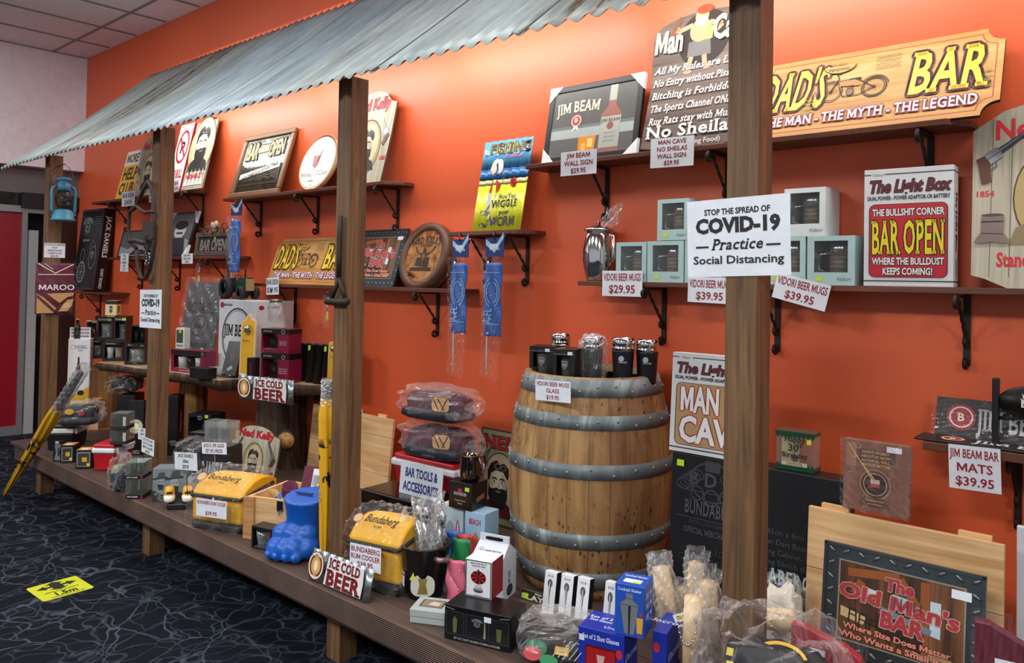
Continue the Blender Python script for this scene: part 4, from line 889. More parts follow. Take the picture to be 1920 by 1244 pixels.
# ================================================================ dart-board carton on the far left low shelf
F = stand(134, 175, ZH+.001, 0, y=-.18, top=397, tilt=.11)
def fr_(d, w, h):
    jdlogo(d, -w*.16, h*.78, w*.20); d.text('DART BOARD', -w*.14, h*.60, h*.028, SILVERINK, w*.3, 1)
    for k in range(4): d.line([(w*.12, h*(.90-.03*k)), (w*(.38+.03*(k % 2)), h*(.90-.03*k))], .004, GREYINK)
    d.ring(w*.24, h*.40, w*.15, h*.14, .006, SILVERINK); jdlogo(d, w*.22, h*.42, w*.09); d.ring(-w*.20, h*.42, w*.10, h*.09, .01, GREYINK); d.ring(-w*.18, h*.22, w*.18, h*.13, .012, SILVERINK); d.ring(-w*.18, h*.22, w*.13, h*.09, .012, GREYINK)
    for k in range(8): d.line([(-w*.18, h*.22), (-w*.18+w*.17*cos(k*pi/4), h*.22+h*.12*sin(k*pi/4))], .004, SILVERINK)
    d.line([(w*.2, h*.62), (w*.36, h*.52)], .004, SILVERINK); d.line([(w*.2, h*.62), (w*.06, h*.5)], .004, SILVERINK); d.frame(-w*.46, h*.02, w*.46, h*.98, .003, GREYINK)
def si_(d, w, h):
    d.text('JACK DANIELS', w*.30, h*.90, w*.42, WHITE, -h*.50, 2, rot=-pi/2, al='l'); d.text('DART BOARD', w*.38, h*.27, w*.25, WHITE, -h*.24, 1, rot=-pi/2, al='l')
carton('dart_board_box', 'big black dart board carton leaning on the far left low shelf', 'box', F, .10, P('101013', .25), fr_, si_)
# ================================================================ left middle shelf: pictures and barbed plaque
def photo_frame(F, label, guards=False, big=False):
    r = thing('framed_photo', label, 'picture', F); w, h = F.w, F.h; MB().box(-w/2, w/2, 0, .018, 0, h, BLACK).build('frame', r, .002)
    d = MB(); d.y = -.0004; d.rect(-w*.45, h*.05, w*.45, h*.95, P('50555a', .3)); d.poly([(-w*.45, h*.05), (w*.45, h*.05), (w*.45, h*.35), (w*.1, h*.45), (-w*.2, h*.30), (-w*.45, h*.42)], P('8d949a', .3)); 
    if big: d.disc(0, h*.58, w*.22, h*.18, P('b9bec2', .3)); d.disc(0, h*.70, w*.25, h*.10, INK); d.poly([(-w*.4, h*.05), (w*.4, h*.05), (w*.25, h*.42), (-w*.25, h*.42)], P('24272b', .3)); d.rect(-w*.12, h*.5, w*.12, h*.54, INK)
    else: d.poly([(-w*.1, h*.08), (w*.42, h*.1), (w*.42, h*.2), (w*.3, h*.28), (w*.05, h*.27)], P('1b1c1e', .3)); d.text('LEGEND', w*.15, h*.14, h*.06, WHITE, w*.45, 1)
    d.build('photo', r)
    if guards:
        for e in (-1, 1):
            for z0, s_ in ((0, 1), (h, -1)):
                c = .07; p = [(e*(w/2+.001), z0-.001*s_), (e*(w/2+.001-c), z0-.001*s_), (e*(w/2+.001), z0+s_*c*1.4)]; MB().prism(p if e*s_ < 0 else p[::-1], -.0015, .019, PAPER).build('corner_guard', r)
photo_frame(stand(218, 275, ZG, 0, top=434, y=-.15, tilt=.22), 'black framed photo of a grey landscape behind the hanging iron trap')
photo_frame(stand(300, 347, ZG, 0, top=400, y=-.15, tilt=.28), 'framed black and white portrait photo with white corner guards, right of the trap', True, True)
F = stand(364, 430, ZG, 0, top=436, y=-.13, tilt=.1); w, h = F.w, F.h
r = thing('bar_open_plaque', 'dark metal BAR OPEN plaque with barbed wire scrolls and a fist on top', 'plaque', F); PW_ = P('3d3835', .5, .5)
mb = MB(); mb.box(-w*.40, w*.40, 0, .02, h*.12, h*.80, P('2b2725', .5, .3))
for z_ in (.04, .12, .80, .88): mb.box(-w*.5, w*.5, -.008, .024, h*z_, h*(z_+.07), P('5d564f', .6, .3))
for e in (-1, 1): mb.box(e*w*.44-.015, e*w*.44+.015, -.01, .026, 0, h*.98, P('5d564f', .6, .3))
mb.build('panel', r)
mb = MB(); mb.tube([(-w*.42+w*.84*k/60, -.012+.012*sin(k*.9), h*(1.02+.13*sin(k*.35)+.04*sin(k*1.9))) for k in range(61)], .004, PW_, 5)
for e in (-1, 1): mb.tube([(e*(w*.25+.05*cos(k*.3)*(1-k/40)), 0, h*1.08+.05*sin(k*.3)*(1-k/40)) for k in range(34)], .004, PW_, 5)
mb.build('barbed_wire', r)
mb = MB(); mb.ball((w*.02, .005, h*1.18), .034, .025, .05, P('a19a90', .5, .3)); 
for k in range(4): mb.ball((-.022+w*.02+.016*k, -.018, h*1.24-.003*k), .010, .010, .026, P('a19a90', .5, .3), 8, 6)
mb.build('fist', r)
t = MB(); t.y = -.001; t.text('BAR OPEN', 0, h*.24, h*.42, P('99938b', .4, .5), -w*.74, 3, .1); stick(t, w*.05, h*.72, .02, .02); t.build('lettering', r)
card(('WALL', 'SIGN', 'FRAME', '$29', '95'), (225, 509), (240, 510), (222, 477), -.195, 'tall price card under the landscape photo, left of the trap', INK)
card(('JD', 'SIGN', '$'), (271, 497), (280, 497.5), (270, 474), -.195, 'narrow price card hidden behind the hanging iron trap', INK)
card(('BAR OPEN', 'WALL SIGN', '$39.95'), (340.5, 495), (361, 494.5), (338.5, 477), -.195, 'price card under the portrait photo with white corner guards', INK)
# hanging club flags in header packets
def club_flag(u, v0, v1, v2, v3, y, label, wpx):
    a = at(u, v0, y=y); z1, z2, z3 = (at(u, q, y=y).z for q in (v1, v2, v3)); w = (at(u+wpx, v0, y=y).x-a.x)
    F = fr(a.x, y, z3); r = thing('car_flag', label, 'flag', F, 'blue club car flags'); zt = a.z-z3; zh = z1-z3; zb = z2-z3
    BLU = P('1d57a5', .5); LB = P('6fa8d8', .5)
    hd = MB(); hd.box(-w/2, w/2, -.001, .001, zh, zt, P('1b2f6a', .5)); hd.y = -.0014; hd.poly([(-w*.48, zh+.06), (0, zh+.02), (w*.48, zh+.09), (w*.48, zh+.12), (0, zh+.05), (-w*.48, zh+.09)], P('8fc0e4', .5)); hd.rect(-w*.3, zt-.05, w*.2, zt-.03, P('c7d8ea', .5)); hd.text('CAR FLAG', 0, zt-.06, .010, WHITE, w*.8, 1); hd.build('header_card', r)
    mb = MB(); mb.grid(lambda s_, t_: (-w*.44+w*.9*s_+.004*sin(t_*8), -.006+.004*sin(s_*9+t_*14), zb+(zh-.03-zb)*t_), 10, 24, BLU); o = mb.build('flag', r); md = o.modifiers.new('s', 'SOLIDIFY'); md.thickness = .006; md.offset = 1
    L = zh-zb; t = MB(); t.y = -.019; zc = zb+L*.55; 
    for rr_ in (.95, .72): t.ring(w*.02, zc, w*.45*rr_, L*.20*rr_, .006, LB, 30, pi*.5+.35, pi*1.5-.35); t.ring(w*.02, zc, w*.45*rr_, L*.20*rr_, .006, LB, 30, -pi*.5+.35, pi*.5-.35)
    t.line([(-w*.42, zb+L*.80), (w*.44, zb+L*.80)], .004, LB); t.line([(-w*.42, zb+L*.15), (w*.44, zb+L*.15)], .004, LB); t.text('A-FL', w*.02, zb+L*.25, w*.42, LB, -L*.2, 1, rot=pi/2, al='c'); t.build('print', r)
    MB().tube([(-w*.38, .004, .005), (-w*.38, .004, zh-.02)], .004, WHITE, 8).build('flag_stick', r)
    mb = MB(); mb.grid(lambda s_, t_: (-w*.52+w*1.04*s_+.006*sin(t_*5), -.028+.005*sin(s_*13+t_*37), (zh+.003)*t_-.02*(1-t_)*s_), 9, 40, 'film', False); mb.build('clear_sleeve', r)
    MB().tube([(0, .012, zt+.012), (0, -.004, zt+.03), (0, -.012, zt+.015), (0, -.004, zt-.01), (0, .006, zt-.008)], .003, DKSTEEL, 6).build('hook', r)
club_flag(864, 449, 483, 625, 702, -.205, 'blue car flag in a clear sleeve, left one under the fishing sign', 31)
club_flag(928, 446, 482, 631, 708, -.205, 'blue car flag in a clear sleeve, right one under the fishing sign', 35)
club_flag(444, 382, 405, 511, 566, -.205, 'blue car flag hanging left of the motorcycle sign, above the white whiskey carton', 21)
# key rings on hooks
for u, v0, v1, y, lb in ((373.5, 492, 541, -.21, 'yellow keyring in a clear sleeve hanging below the portrait photo'), (614, 552, 616, -.21, 'yellow keyring in a clear sleeve hanging left of the middle post')):
    a = at(u, v0, y=y); b_ = at(u, v1, y=y); L = a.z-b_.z; F = fr(b_.x, y, b_.z); r = thing('keyring', lb, 'keyring', F)
    MB().box(-.028, .028, -.001, .0, L*.80, L, P('20242a', .5)).build('header_card', r)
    mb = MB(); mb.tube([(.012*cos(j*pi/5), -.004, L*.72+.016*sin(j*pi/5)) for j in range(10)], .002, STEEL, 6, True); mb.tube([(.004*sin(j), -.004, L*(.68-.04*j)) for j in range(6)], .003, STEEL, 6); mb.build('chain', r)
    mb = MB(); mb.ball((0, -.006, L*.30), .016, .006, .028, P('c9b51e', .4), 10, 8); mb.ball((.004, -.006, L*.42), .008, .005, .014, P('c9b51e', .4), 8, 6); mb.build('charm', r)
    MB().grid(lambda s_, t_: (-.032+.064*s_, -.014+.003*sin(s_*9+t_*14), L*.97*t_), 6, 14, 'film', False).build('clear_sleeve', r)
    MB().tube([(0, .018, L+.006), (0, -.0, L+.02), (0, -.006, L+.008), (0, -.001, L-.006)], .003, DKSTEEL, 6).build('hook', r)
# ================================================================ long shelf of boxed beer mugs
TEAL = P('a9c6c4', .5); LEATH = wood('mug_leather', '4a4236', '6f6452', '8d7f68', 0, 1.0, .6, False)
def mug(r, x, y, s, name='mug'):
    mb = MB(); mb.lathe([(.038*s, 0), (.041*s, .004), (.041*s, .022*s)], (x, y, .012), 22, STEEL); mb.lathe([(.040*s, .022*s), (.038*s, .115*s)], (x, y, .012), 22, LEATH); mb.lathe([(.038*s, .115*s), (.039*s, .14*s), (.035*s, .145*s)], (x, y, .012), 22, STEEL)
    for k in range(5): mb.tube([(x+.0405*s*cos(2*pi*j/20), y+.0405*s*sin(2*pi*j/20), .012+s*(.035+.018*k)) for j in range(20)], .0012, P('2d281f', .6), 4, True)
    mb.tube([(x-.036*s, y-.01, .012+.115*s), (x-.075*s, y-.02, .012+.11*s), (x-.078*s, y-.02, .012+.05*s), (x-.04*s, y-.01, .012+.035*s)], .006, STEEL, 8); mb.build(name, r)
def vidori(u0, u1, z, top, label, y=-.165, d=.15, rz=0, stk=True, wht=False):
    F = stand(u0, u1, z, rz, top=top, y=y); r = thing('boxed_mug', label, 'boxed mug', F, 'boxed beer mugs'); w, h = F.w, F.h
    m_ = P('d6dedf', .5) if wht else TEAL
    win = (-w*.35, h*.26, w*.36, h*.90); mb = MB(); hollow(mb, w, h, d, win, m_, P('39403f', .6)); mb.build('carton', r)
    mug(r, w*.10, d*.36, h/.185*.95); MB().box(win[0], win[2], .0015, .002, win[1], win[3], 'window_film').build('window', r)
    t = MB(); t.y = -.0004; t.text('Vidori', w*.27, h*.09, h*.075, P('4a5557', .5), w*.38, 0, .2)
    if stk: stick(t, -w*.24, h*.13, .024, .018, P('c4dc3c', .5))
    t.build('print', r)
z0 = ZDS
vidori(1154.5, 1211, z0, 455, 'pale teal boxed beer mug beside the steel jug, leftmost of the bottom row')
vidori(1213, 1281, z0, 453, 'pale teal boxed beer mug, second from the steel jug in the bottom row')
vidori(1283.5, 1352, z0, 451, 'pale teal boxed beer mug half hidden behind the landscape distancing notice')
vidori(1438, 1509.5, z0, 444, 'pale teal boxed beer mug in the bottom row, right of the nearest post')
vidori(1513, 1602, z0, 443.5, 'pale teal boxed beer mug in the bottom row next to the light box')
vidori(1232, 1290.5, at(1250, 451, y=-.165).z, 375, 'pale teal boxed beer mug alone on top, left of the nearest post')
vidori(1470, 1547, at(1500, 444, y=-.165).z, 355, 'whitish boxed beer mug on top, right of the nearest post', stk=False, wht=True)
q = at(1121, 526, y=-.09); F = fr(q.x, -.09, ZDS); r = thing('steel_jug', 'tall polished steel jug with a lid and torn plastic film', 'jug', F); s = (at(1121, 430, y=-.09).z-ZDS)/.26
mb = MB(); mb.lathe([(0, 0), (.055*s, 0), (.062*s, .02*s), (.078*s, .10*s), (.078*s, .15*s), (.066*s, .22*s), (.058*s, .255*s)], seg=32, mat=CHROME); mb.build('body', r)
mb = MB(); mb.lathe([(.075*s, .252*s), (.070*s, .262*s), (.03*s, .275*s), (.008*s, .278*s), (.008*s, .30*s), (0, .302*s)], seg=28, mat=STEEL); mb.build('lid', r)
mb = MB(); mb.tube([(.06*s, -.02, .23*s), (.11*s, -.03, .22*s), (.115*s, -.03, .12*s), (.075*s, -.02, .06*s)], .009, CHROME, 10); mb.build('handle', r)
mb = MB(); mb.grid(lambda u, v: (.03+.09*u+.03*v+.006*sin(v*20), -.03+.01*sin(u*14+v*9), .25*s+.10*v*s+.03*u+.01*sin(u*20)), 14, 14, 'film_thick', False); mb.build('torn_film', r)
card(('VIDORI BEER MUGS', '$29.95'), (1129, 555), (1204, 557), (1129, 508), -.192, 'white price card below the leftmost boxed mug on the long shelf', sizes=(1, 1.1))
card(('VIDORI BEER MUGS', '$39.95'), (1289, 566), (1372, 571), (1290, 519), -.192, 'white price card half behind the nearest post, below the long shelf')
card(('VIDORI BEER MUGS', '$39.95'), (1447, 557), (1546, 585), (1460, 511), -.192, 'tilted white price card right of the nearest post, below the boxed mugs')
# light boxes
def lightbox(F, d, label, art, side=True):
    def fr_(t, w, h):
        t.line([(-w/2, h*.955), (-w*.42, h*.955)], .003, INK); t.line([(-w*.26, h*.955), (w/2, h*.955)], .003, INK); t.text('Vidori', -w*.34, h*.94, h*.025, P('6e8a4e', .5), w*.14, 0, .2); t.line([(-w/2, h*.045), (w/2, h*.045)], .004, INK)
        t.text('The Light Box', 0, h*.80, h*.10, P('5a0f1c', .5), -w*.90, 3, .18, out=INK, ot=.04); t.text('DUAL POWER - POWER ADAPTOR OR BATTERY', 0, h*.735, h*.032, INK, -w*.92, 3); art(t, w, h)
    def sd_(t, w, h):
        t.text('The Light Box', w*.40, h*.80, w*.36, P('5a0f1c', .5), -h*.50, 3, .15, rot=-pi/2, al='l'); t.line([(0, h*.955), (w, h*.955)], .003, INK); t.line([(0, h*.045), (w, h*.045)], .004, INK)
        for k in range(9): t.text('DUAL POWER', w*.5, h*(.22-.016*k), h*.009, INK, w*.5, 1)
    return carton('light_box', label, 'boxed sign', F, d, P('cdd0d2', .45), fr_, sd_ if side else None)
def art1(t, w, h):
    t.rrect(-w*.44, h*.075, w*.44, h*.70, .02, INK); t.rrect(-w*.43, h*.08, w*.43, h*.695, .018, P('b51f2f', .3)); LT = P('dcd6d2', .5)
    t.text('THE BULLSHIT CORNER', 0, h*.60, h*.055, LT, -w*.80, 3, out=INK, ot=.08); t.text('BAR OPEN', 0, h*.28, h*.27, P('dccb1c', .4), -w*.82, 2, out=INK, ot=.03); t.text('WHERE THE BULLDUST', 0, h*.185, h*.055, LT, -w*.80, 3, out=INK, ot=.08); t.text('KEEPS COMING!', 0, h*.10, h*.055, LT, -w*.56, 3, out=INK, ot=.08)
lightbox(stand(1619, 1787.5, ZDS, 3, top=320, y=-.165), .085, 'large grey BAR OPEN light box standing at the right end of the mug shelf', art1)
# ================================================================ lowest shelf: rubber bar mats
def matprint(t, w, h):
    t.disc(-w*.30, h*.52, h*.33, h*.33, P('9c2233', .5)); t.ring(-w*.30, h*.52, h*.27, h*.27, .004, OFFW); t.text('B', -w*.30, h*.42, h*.2, OFFW, None, 2); t.text('JIM BEAM', w*.12, h*.24, h*.52, P('c9ccce', .5), -w*.58, 2)
F = stand(1752, 2010, ZI, 0, top=745, y=-.11, tilt=.28)
r = carton('bar_mat', 'black rubber bar mat in clear film propped upright on the lowest shelf', 'bar mat', F, .012, P('141416', .5), matprint, pname='mat'); w, h = F.w, F.h
mb = MB(); mb.grid(lambda u, v: (-w*.53+w*1.06*u, -.012+.005*sin(u*31+v*17)*sin(v*19+u*7), -.0+h*1.06*v), 50, 16, 'film_crinkle', False); mb.build('clear_film', r)
F = fr(at(1885, 845, z=ZI).x, -.245, ZI+.001, .52, .12)
F.w = .5; r = thing('bar_mat', 'black rubber bar mat lying flat on the lowest shelf', 'bar mat', F); mb = MB(); mb.box(-.25, .25, 0, .115, 0, .008, P('141416', .5)); mb.build('mat', r, .003); t = MB(); t.T = topT(.008); t.y = -.0005; matprint(t, .5, .115); stick(t, -.16, .03, .02, .012, YELLOWTAG); t.build('print', r)
card(('JIM BEAM BAR', 'MATS', '$39.95'), (1780, 914), (1878, 928), (1782, 833), -.262, 'white price card hanging under the black rubber bar mats')
q = at(1874, 830, z=ZI); F = fr(q.x+.06, -.18, ZI+.010); r = thing('opener_stand', 'black upright display stand with an oval opener on the lowest shelf', 'stand', F)
zt = at(1874, 716, y=-.18).z-ZI
MB().box(-.065, -.047, -.01, .02, 0, zt, P('141416', .4)).build('upright', r, .003)
mb = MB(); mb.lathe([(0, -.006), (.085, -.006), (.088, .0), (.085, .008), (0, .008)], (.05, 0, zt*.66), 28, P('0f0f12', .35), True, 'y', 1.15, .62); mb.build('oval_plate', r)
t = MB(); t.y = -.008; t.text('BEST', .055, zt*.68, .024, OFFW, None, 2); t.text('BEER', .055, zt*.60, .026, OFFW, None, 2); t.build('lettering', r)
MB().tube([(-.05, 0, zt*.40), (0, 0, zt*.42), (.06, 0, zt*.48), (.1, 0, zt*.52)], .006, P('141416', .4), 8).build('arm', r)
# ================================================================ whisky barrel and the things on its head
BX, BY, BR, BH = None, -.358, .338, .0
axp = at(1106, 950, y=BY); BX = axp.x-.002
zt = at(1106, 714, y=BY-.28).z; BH = zt-ZD
mt, nt, b = newmat('barrel_staves'); tc = nn(nt, 'ShaderNodeTexCoord'); sp = nn(nt, 'ShaderNodeSeparateXYZ'); nt.links.new(tc.outputs['Object'], sp.inputs[0])
an = nn(nt, 'ShaderNodeMath', operation='ARCTAN2'); nt.links.new(sp.outputs['Y'], an.inputs[0]); nt.links.new(sp.outputs['X'], an.inputs[1])
mu = nn(nt, 'ShaderNodeMath', operation='MULTIPLY'); mu.inputs[1].default_value = 26/(2*pi); nt.links.new(an.outputs[0], mu.inputs[0])
flr = nn(nt, 'ShaderNodeMath', operation='FLOOR'); nt.links.new(mu.outputs[0], flr.inputs[0]); frc = nn(nt, 'ShaderNodeMath', operation='FRACT'); nt.links.new(mu.outputs[0], frc.inputs[0])
wn = nn(nt, 'ShaderNodeTexWhiteNoise', noise_dimensions='1D'); nt.links.new(flr.outputs[0], wn.inputs['W'])
c0 = ramp(nt, wn.outputs['Value'], [(0, lin('8a6440')), (.5, lin('a5804f')), (1, lin('b8935f'))])
mp = nn(nt, 'ShaderNodeMapping'); mp.inputs['Scale'].default_value = (16, 16, 2.2); nt.links.new(tc.outputs['Object'], mp.inputs['Vector']); ns = nn(nt, 'ShaderNodeTexNoise', i_Scale=1.6, i_Detail=8.0, i_Distortion=.5); nt.links.new(mp.outputs[0], ns.inputs['Vector'])
m1 = nn(nt, 'ShaderNodeMixRGB', blend_type='MULTIPLY', i_0=.75); nt.links.new(c0, m1.inputs[1]); nt.links.new(ramp(nt, ns.outputs['Fac'], [(.3, lin('a58a70')), (.6, (1, 1, 1))]), m1.inputs[2])
sn = nn(nt, 'ShaderNodeTexNoise', i_Scale=3.0, i_Detail=6.0); nt.links.new(tc.outputs['Object'], sn.inputs['Vector'])
mp3 = nn(nt, 'ShaderNodeMapping'); mp3.inputs['Scale'].default_value = (60, 60, 26); nt.links.new(tc.outputs['Object'], mp3.inputs['Vector']); vv = nn(nt, 'ShaderNodeTexVoronoi', i_Scale=1.0); nt.links.new(mp3.outputs[0], vv.inputs['Vector'])
sp2 = nn(nt, 'ShaderNodeMath', operation='MULTIPLY'); nt.links.new(ramp(nt, vv.outputs['Distance'], [(.20, (1, 1, 1)), (.30, (0, 0, 0))]), sp2.inputs[0]); nt.links.new(ramp(nt, sn.outputs['Fac'], [(.44, (0, 0, 0)), (.58, (1, 1, 1))]), sp2.inputs[1])
m2 = nn(nt, 'ShaderNodeMixRGB'); nt.links.new(sp2.outputs[0], m2.inputs[0]); nt.links.new(m1.outputs[0], m2.inputs[1]); m2.inputs[2].default_value = lin('3a2314')
m3 = nn(nt, 'ShaderNodeMixRGB'); nt.links.new(ramp(nt, frc.outputs[0], [(.0, (1, 1, 1)), (.022, (0, 0, 0)), (.978, (0, 0, 0)), (1, (1, 1, 1))]), m3.inputs[0]); nt.links.new(m2.outputs[0], m3.inputs[1]); m3.inputs[2].default_value = lin('2a170c')
nt.links.new(m3.outputs[0], b.inputs['Base Color']); b.inputs['Roughness'].default_value = .6
bp = nn(nt, 'ShaderNodeBump', i_Strength=.35, i_Distance=.004, invert=True); nt.links.new(m3.outputs[0], bp.inputs['Height'])
galv('hoop_iron', '6f797b', '545c5e', '5f6a62', 2.2, .66)
r = thing('wine_barrel', 'big oak wine barrel with grey iron hoops standing in the middle of the deck', 'barrel', fr(BX, BY, ZD)); BHD = .272
def brad(z): t = (z-BH/2)/(BH/2); return BHD+(BR-BHD)*(1-t*t)
mb = MB(); n_ = 30; mb.lathe([(brad(BH*k/n_), BH*k/n_) for k in range(n_+1)]+[(BHD-.022, BH), (BHD-.022, BH-.05)], seg=104, mat='barrel_staves'); mb.F.pop(); mb.K.pop(); mb.S.pop(); mb.build('staves', r)
MB().lathe([(0, BH-.03), (BHD-.018, BH-.03)], seg=40, mat='barrel_staves', smooth=False).build('head', r)
def hoop(z0, z1, nr):
    mb = MB(); mb.lathe([(brad(z0)+.0005, z0), (brad(z0)+.004, z0), (brad((z0+z1)/2)+.0045, (z0+z1)/2), (brad(z1)+.004, z1), (brad(z1)+.0005, z1)], seg=96, mat='hoop_iron'); mb.F = mb.F[:-2]; mb.K = mb.K[:-2]; mb.S = mb.S[:-2]
    for k in range(nr):
        a = 2*pi*k/nr+.1; z = z0+(z1-z0)*(.5+.22*sin(k*2.3)); R_ = brad(z)+.004; mb.ball((R_*cos(a), R_*sin(a), z), .006, .006, .006, P('8d9494', .4, .6), 8, 6)
    mb.build('hoop', r)
for a, b_, n_ in ((.917, .995, 26), (.775, .838, 26), (.56, .625, 24), (.245, .315, 26), (.055, .135, 24)): hoop(BH*a, BH*b_, n_)
ZB = ZD+BH-.0295
def on_barrel(u, v, z=None): q = at(u, v, z=ZB); return q
def small_box(u0, u1, top, y, rz, d, label):
    F = stand(u0, u1, ZB, rz, top=top, y=y); r = thing('boxed_glass', label, 'boxed glass', F, 'boxed glasses on the barrel'); w, h = F.w, F.h; win = (-w*.33, h*.10, w*.30, h*.80)
    mb = MB(); hollow(mb, w, h, d, win, P('111114', .35), P('55595a', .5)); mb.build('carton', r)
    mb = MB(); mb.lathe([(0, .01), (w*.26, .01), (w*.33, h*.75), (w*.31, h*.75), (w*.25, .02), (0, .02)], (0, d*.45, 0), 20, 'clear_glass'); mb.build('glass', r)
    t = MB(); t.y = .012; x0 = 0; t.poly([(x0-w*.13, h*.62), (x0+w*.13, h*.62), (x0+w*.12, h*.45), (x0, h*.34), (x0-w*.12, h*.45)], P('9aa19f', .4)); t.poly([(x0-w*.11, h*.60), (x0+w*.11, h*.60), (x0+w*.10, h*.46), (x0, h*.37), (x0-w*.10, h*.46)], P('5c6160', .4)); t.text('VB', x0, h*.46, h*.07, P('b4b9b7', .4), None, 2); t.y = -.0005; t.line([(-w/2, h*.845), (w/2, h*.845)], .002, GREYINK); t.text('Vidori', 0, h*.87, h*.03, GREYINK, None, 0); stick(t, w*.28, h*.88, .02, .013, PAPER); t.build('print', r)
small_box(992, 1035, 649, BY-.135, 22, .11, 'black boxed beer glass on the barrel top, left one behind its price card')
small_box(1036, 1077, 655, BY-.19, 22, .14, 'black boxed beer glass on the barrel top, right one nearer the rim')
def tumbler(u, v0, y, label, body, k=1.0, wrap=False):
    q = at(u, 680, y=y); F = fr(q.x, y, ZB); zt = at(u, v0, y=y).z-ZB; s = zt; r = thing('travel_mug', label, 'travel mug', F, 'steel travel mugs on the barrel'); R_ = .042*k
    mb = MB(); mb.lathe([(0, 0), (R_*.80, 0), (R_*.84, .01), (R_, s*.70), (R_*1.02, s*.74)], seg=28, mat=body); mb.build('body', r)
    mb = MB(); mb.lathe([(R_*1.02, s*.74), (R_*1.04, s*.80), (R_*.98, s*.81), (R_*1.03, s*.83), (R_*1.03, s*.93), (R_*.97, s), (R_*.80, s), (R_*.78, s*.96), (0, s*.955)], seg=28, mat=CHROME); mb.build('lid', r)
    if not wrap: t = MB(); t.T = Matrix.Rotation(.6, 4, 'Z'); t.y = -R_*1.0-.0015; t.disc(-.008, s*.56, .011, .011, P('a9b6b4', .4)); t.text('VIDORI', -.002, s*.46, .007, P('a9b6b4', .4), None, 1); t.build('print', r)
    else: wrapped(r, 0, 0, s*.5, R_*1.35, R_*1.3, s*.56, .09, 5, 'bubble_wrap', 'film_thick')
tumbler(1051, 626, BY+.06, 'silver travel mug behind the two black boxed glasses on the barrel', STEEL)
tumbler(1112, 632, BY-.02, 'silver travel mug in bubble wrap on the barrel top', P('55575a', .3, .8), 1.0, True)
tumbler(1168, 634, BY-.05, 'black travel mug on the barrel, left of the matching pair', P('14161f', .4), 1.05)
tumbler(1213, 638, BY+.02, 'black travel mug on the barrel, right one nearest the rim end', P('14161f', .4), 1.05)
yb = BY-.30
card(('VIDORI BEER MUGS', 'GLASS', '$19.95'), (1004, 750), (1070, 757), (1008, 712), yb-.03, 'white price card on the front rim of the barrel')
# ================================================================ behind and right of the barrel
F = stand(1249, 1571, ZD, 0, top=850, y=-.56, tilt=.05)
def fb(t, w, h):
    G = P('34373d', .5); L = P('8a949e', .5)
    x = -w*.235
    t.rect(x-.028, h*.92, x+.028, h*.98, G); t.text('B D C', x, h*.835, .045, P('3f434a', .5), None, 2); t.ring(x, h*.86, .085, .07, .006, G)
    for e in (-1, 1):
        for k in range(5): t.ring(x+e*(.06+.012*k), h*(.89-.015*k), .03, .02, .004, G, 12)
        t.ring(x+e*.055, h*.79, .026, .026, .005, G)
    t.ring(x, h*.775, .03, .03, .006, G); t.line([(x-.13, h*.82), (x-.11, h*.80), (x+.11, h*.80), (x+.13, h*.82)], .004, G)
    t.text('BUNDABERG', x, h*.67, h*.075, P('464a52', .5), -w*.34, 2); t.line([(x-.13, h*.645), (x+.13, h*.645)], .003, G); t.text('DISTILLING COMPANY', x, h*.615, h*.018, G, None, 1); t.text('OFFICIAL MERCHANDISE', x, h*.56, h*.032, P('464a52', .5), -w*.34, 2)
    for k, s_ in enumerate(('DARTBOARD &', 'CABINET SET')): t.text(s_, x-.02, h*(.46-.06*k), h*.035, P('24272c', .5), w*.34, 2)
    for k, s_ in enumerate(('Sisal 45cm x 4cm', 'Timber Dart Board', 'Viewing Cabinet', 'Viewing 50ml/b the Spray', 'Brass Darts')): t.text(s_, w*.02, h*(.66-.053*k), h*.028, P('4a4e54', .5), None, 0, al='l')
    t.text('BUNDABERG', w*.13, h*.405, h*.075, P('a9bfd2', .5), -w*.46, 2, arc=-.0); t.text('RUM', w*.12, h*.35, h*.035, P('a9bfd2', .5), None, 2, cond=1.4); t.line([(-w*.08, h*.365), (w*.04, h*.365)], .003, L); t.line([(w*.19, h*.365), (w*.32, h*.365)], .003, L)
    for k in range(9): t.line([(w*.12+.02*cos(k*pi/8), h*.27+.02*sin(k*pi/8)), (w*.12+.055*cos(k*pi/8), h*.27+.045*sin(k*pi/8))], .002, L)
    stick(t, -w*.44, h*.945, .028, .022)
carton('dart_cabinet_box', 'huge black rum merchandise carton standing between the barrel and the pale planks', 'box', F, .12, P('0e0f13', .38), fb)
zbx = F.loc.z+F.h
def art2(t, w, h):
    t.rrect(-w*.44, h*.075, w*.44, h*.70, .02, INK); t.rrect(-w*.43, h*.08, w*.43, h*.695, .018, P('a98a62', .4)); O_ = P('c9662a', .4); LT = P('dfe0e4', .4)
    t.text('MAN', -w*.16, h*.42, h*.24, LT, -w*.46, 3, out=O_, ot=.06); t.text('CAVE', -w*.02, h*.12, h*.24, LT, -w*.74, 3, out=O_, ot=.06); t.disc(w*.24, h*.56, w*.10, h*.07, P('e6e2da', .5)); t.ring(w*.24, h*.56, w*.10, h*.07, .004, INK); t.poly([(w*.16, h*.50), (w*.32, h*.50), (w*.30, h*.40), (w*.18, h*.40)], P('3b3733', .5))
zlb = at(1254, 838, y=-.54).z
F = stand(1254, 1420, zlb, 0, top=662, y=-.54, tilt=.10); F.loc.z = zbx*cos(0)-0+.0; F.loc.y = -.50; F = stand(1254, 1420, zbx+.001, 0, top=662, y=-.54, tilt=.06)
lightbox(F, .07, 'grey MAN CAVE light box standing on the huge black carton by the barrel', art2, False)
F = stand(1453, 1527, zbx-.001, 4, top=806, y=-.50); w, h = F.w, F.h; d_ = .07
r = thing('birthday_box', 'clear acrylic Happy 30th Birthday money box with jagged green ends', 'money box', F)
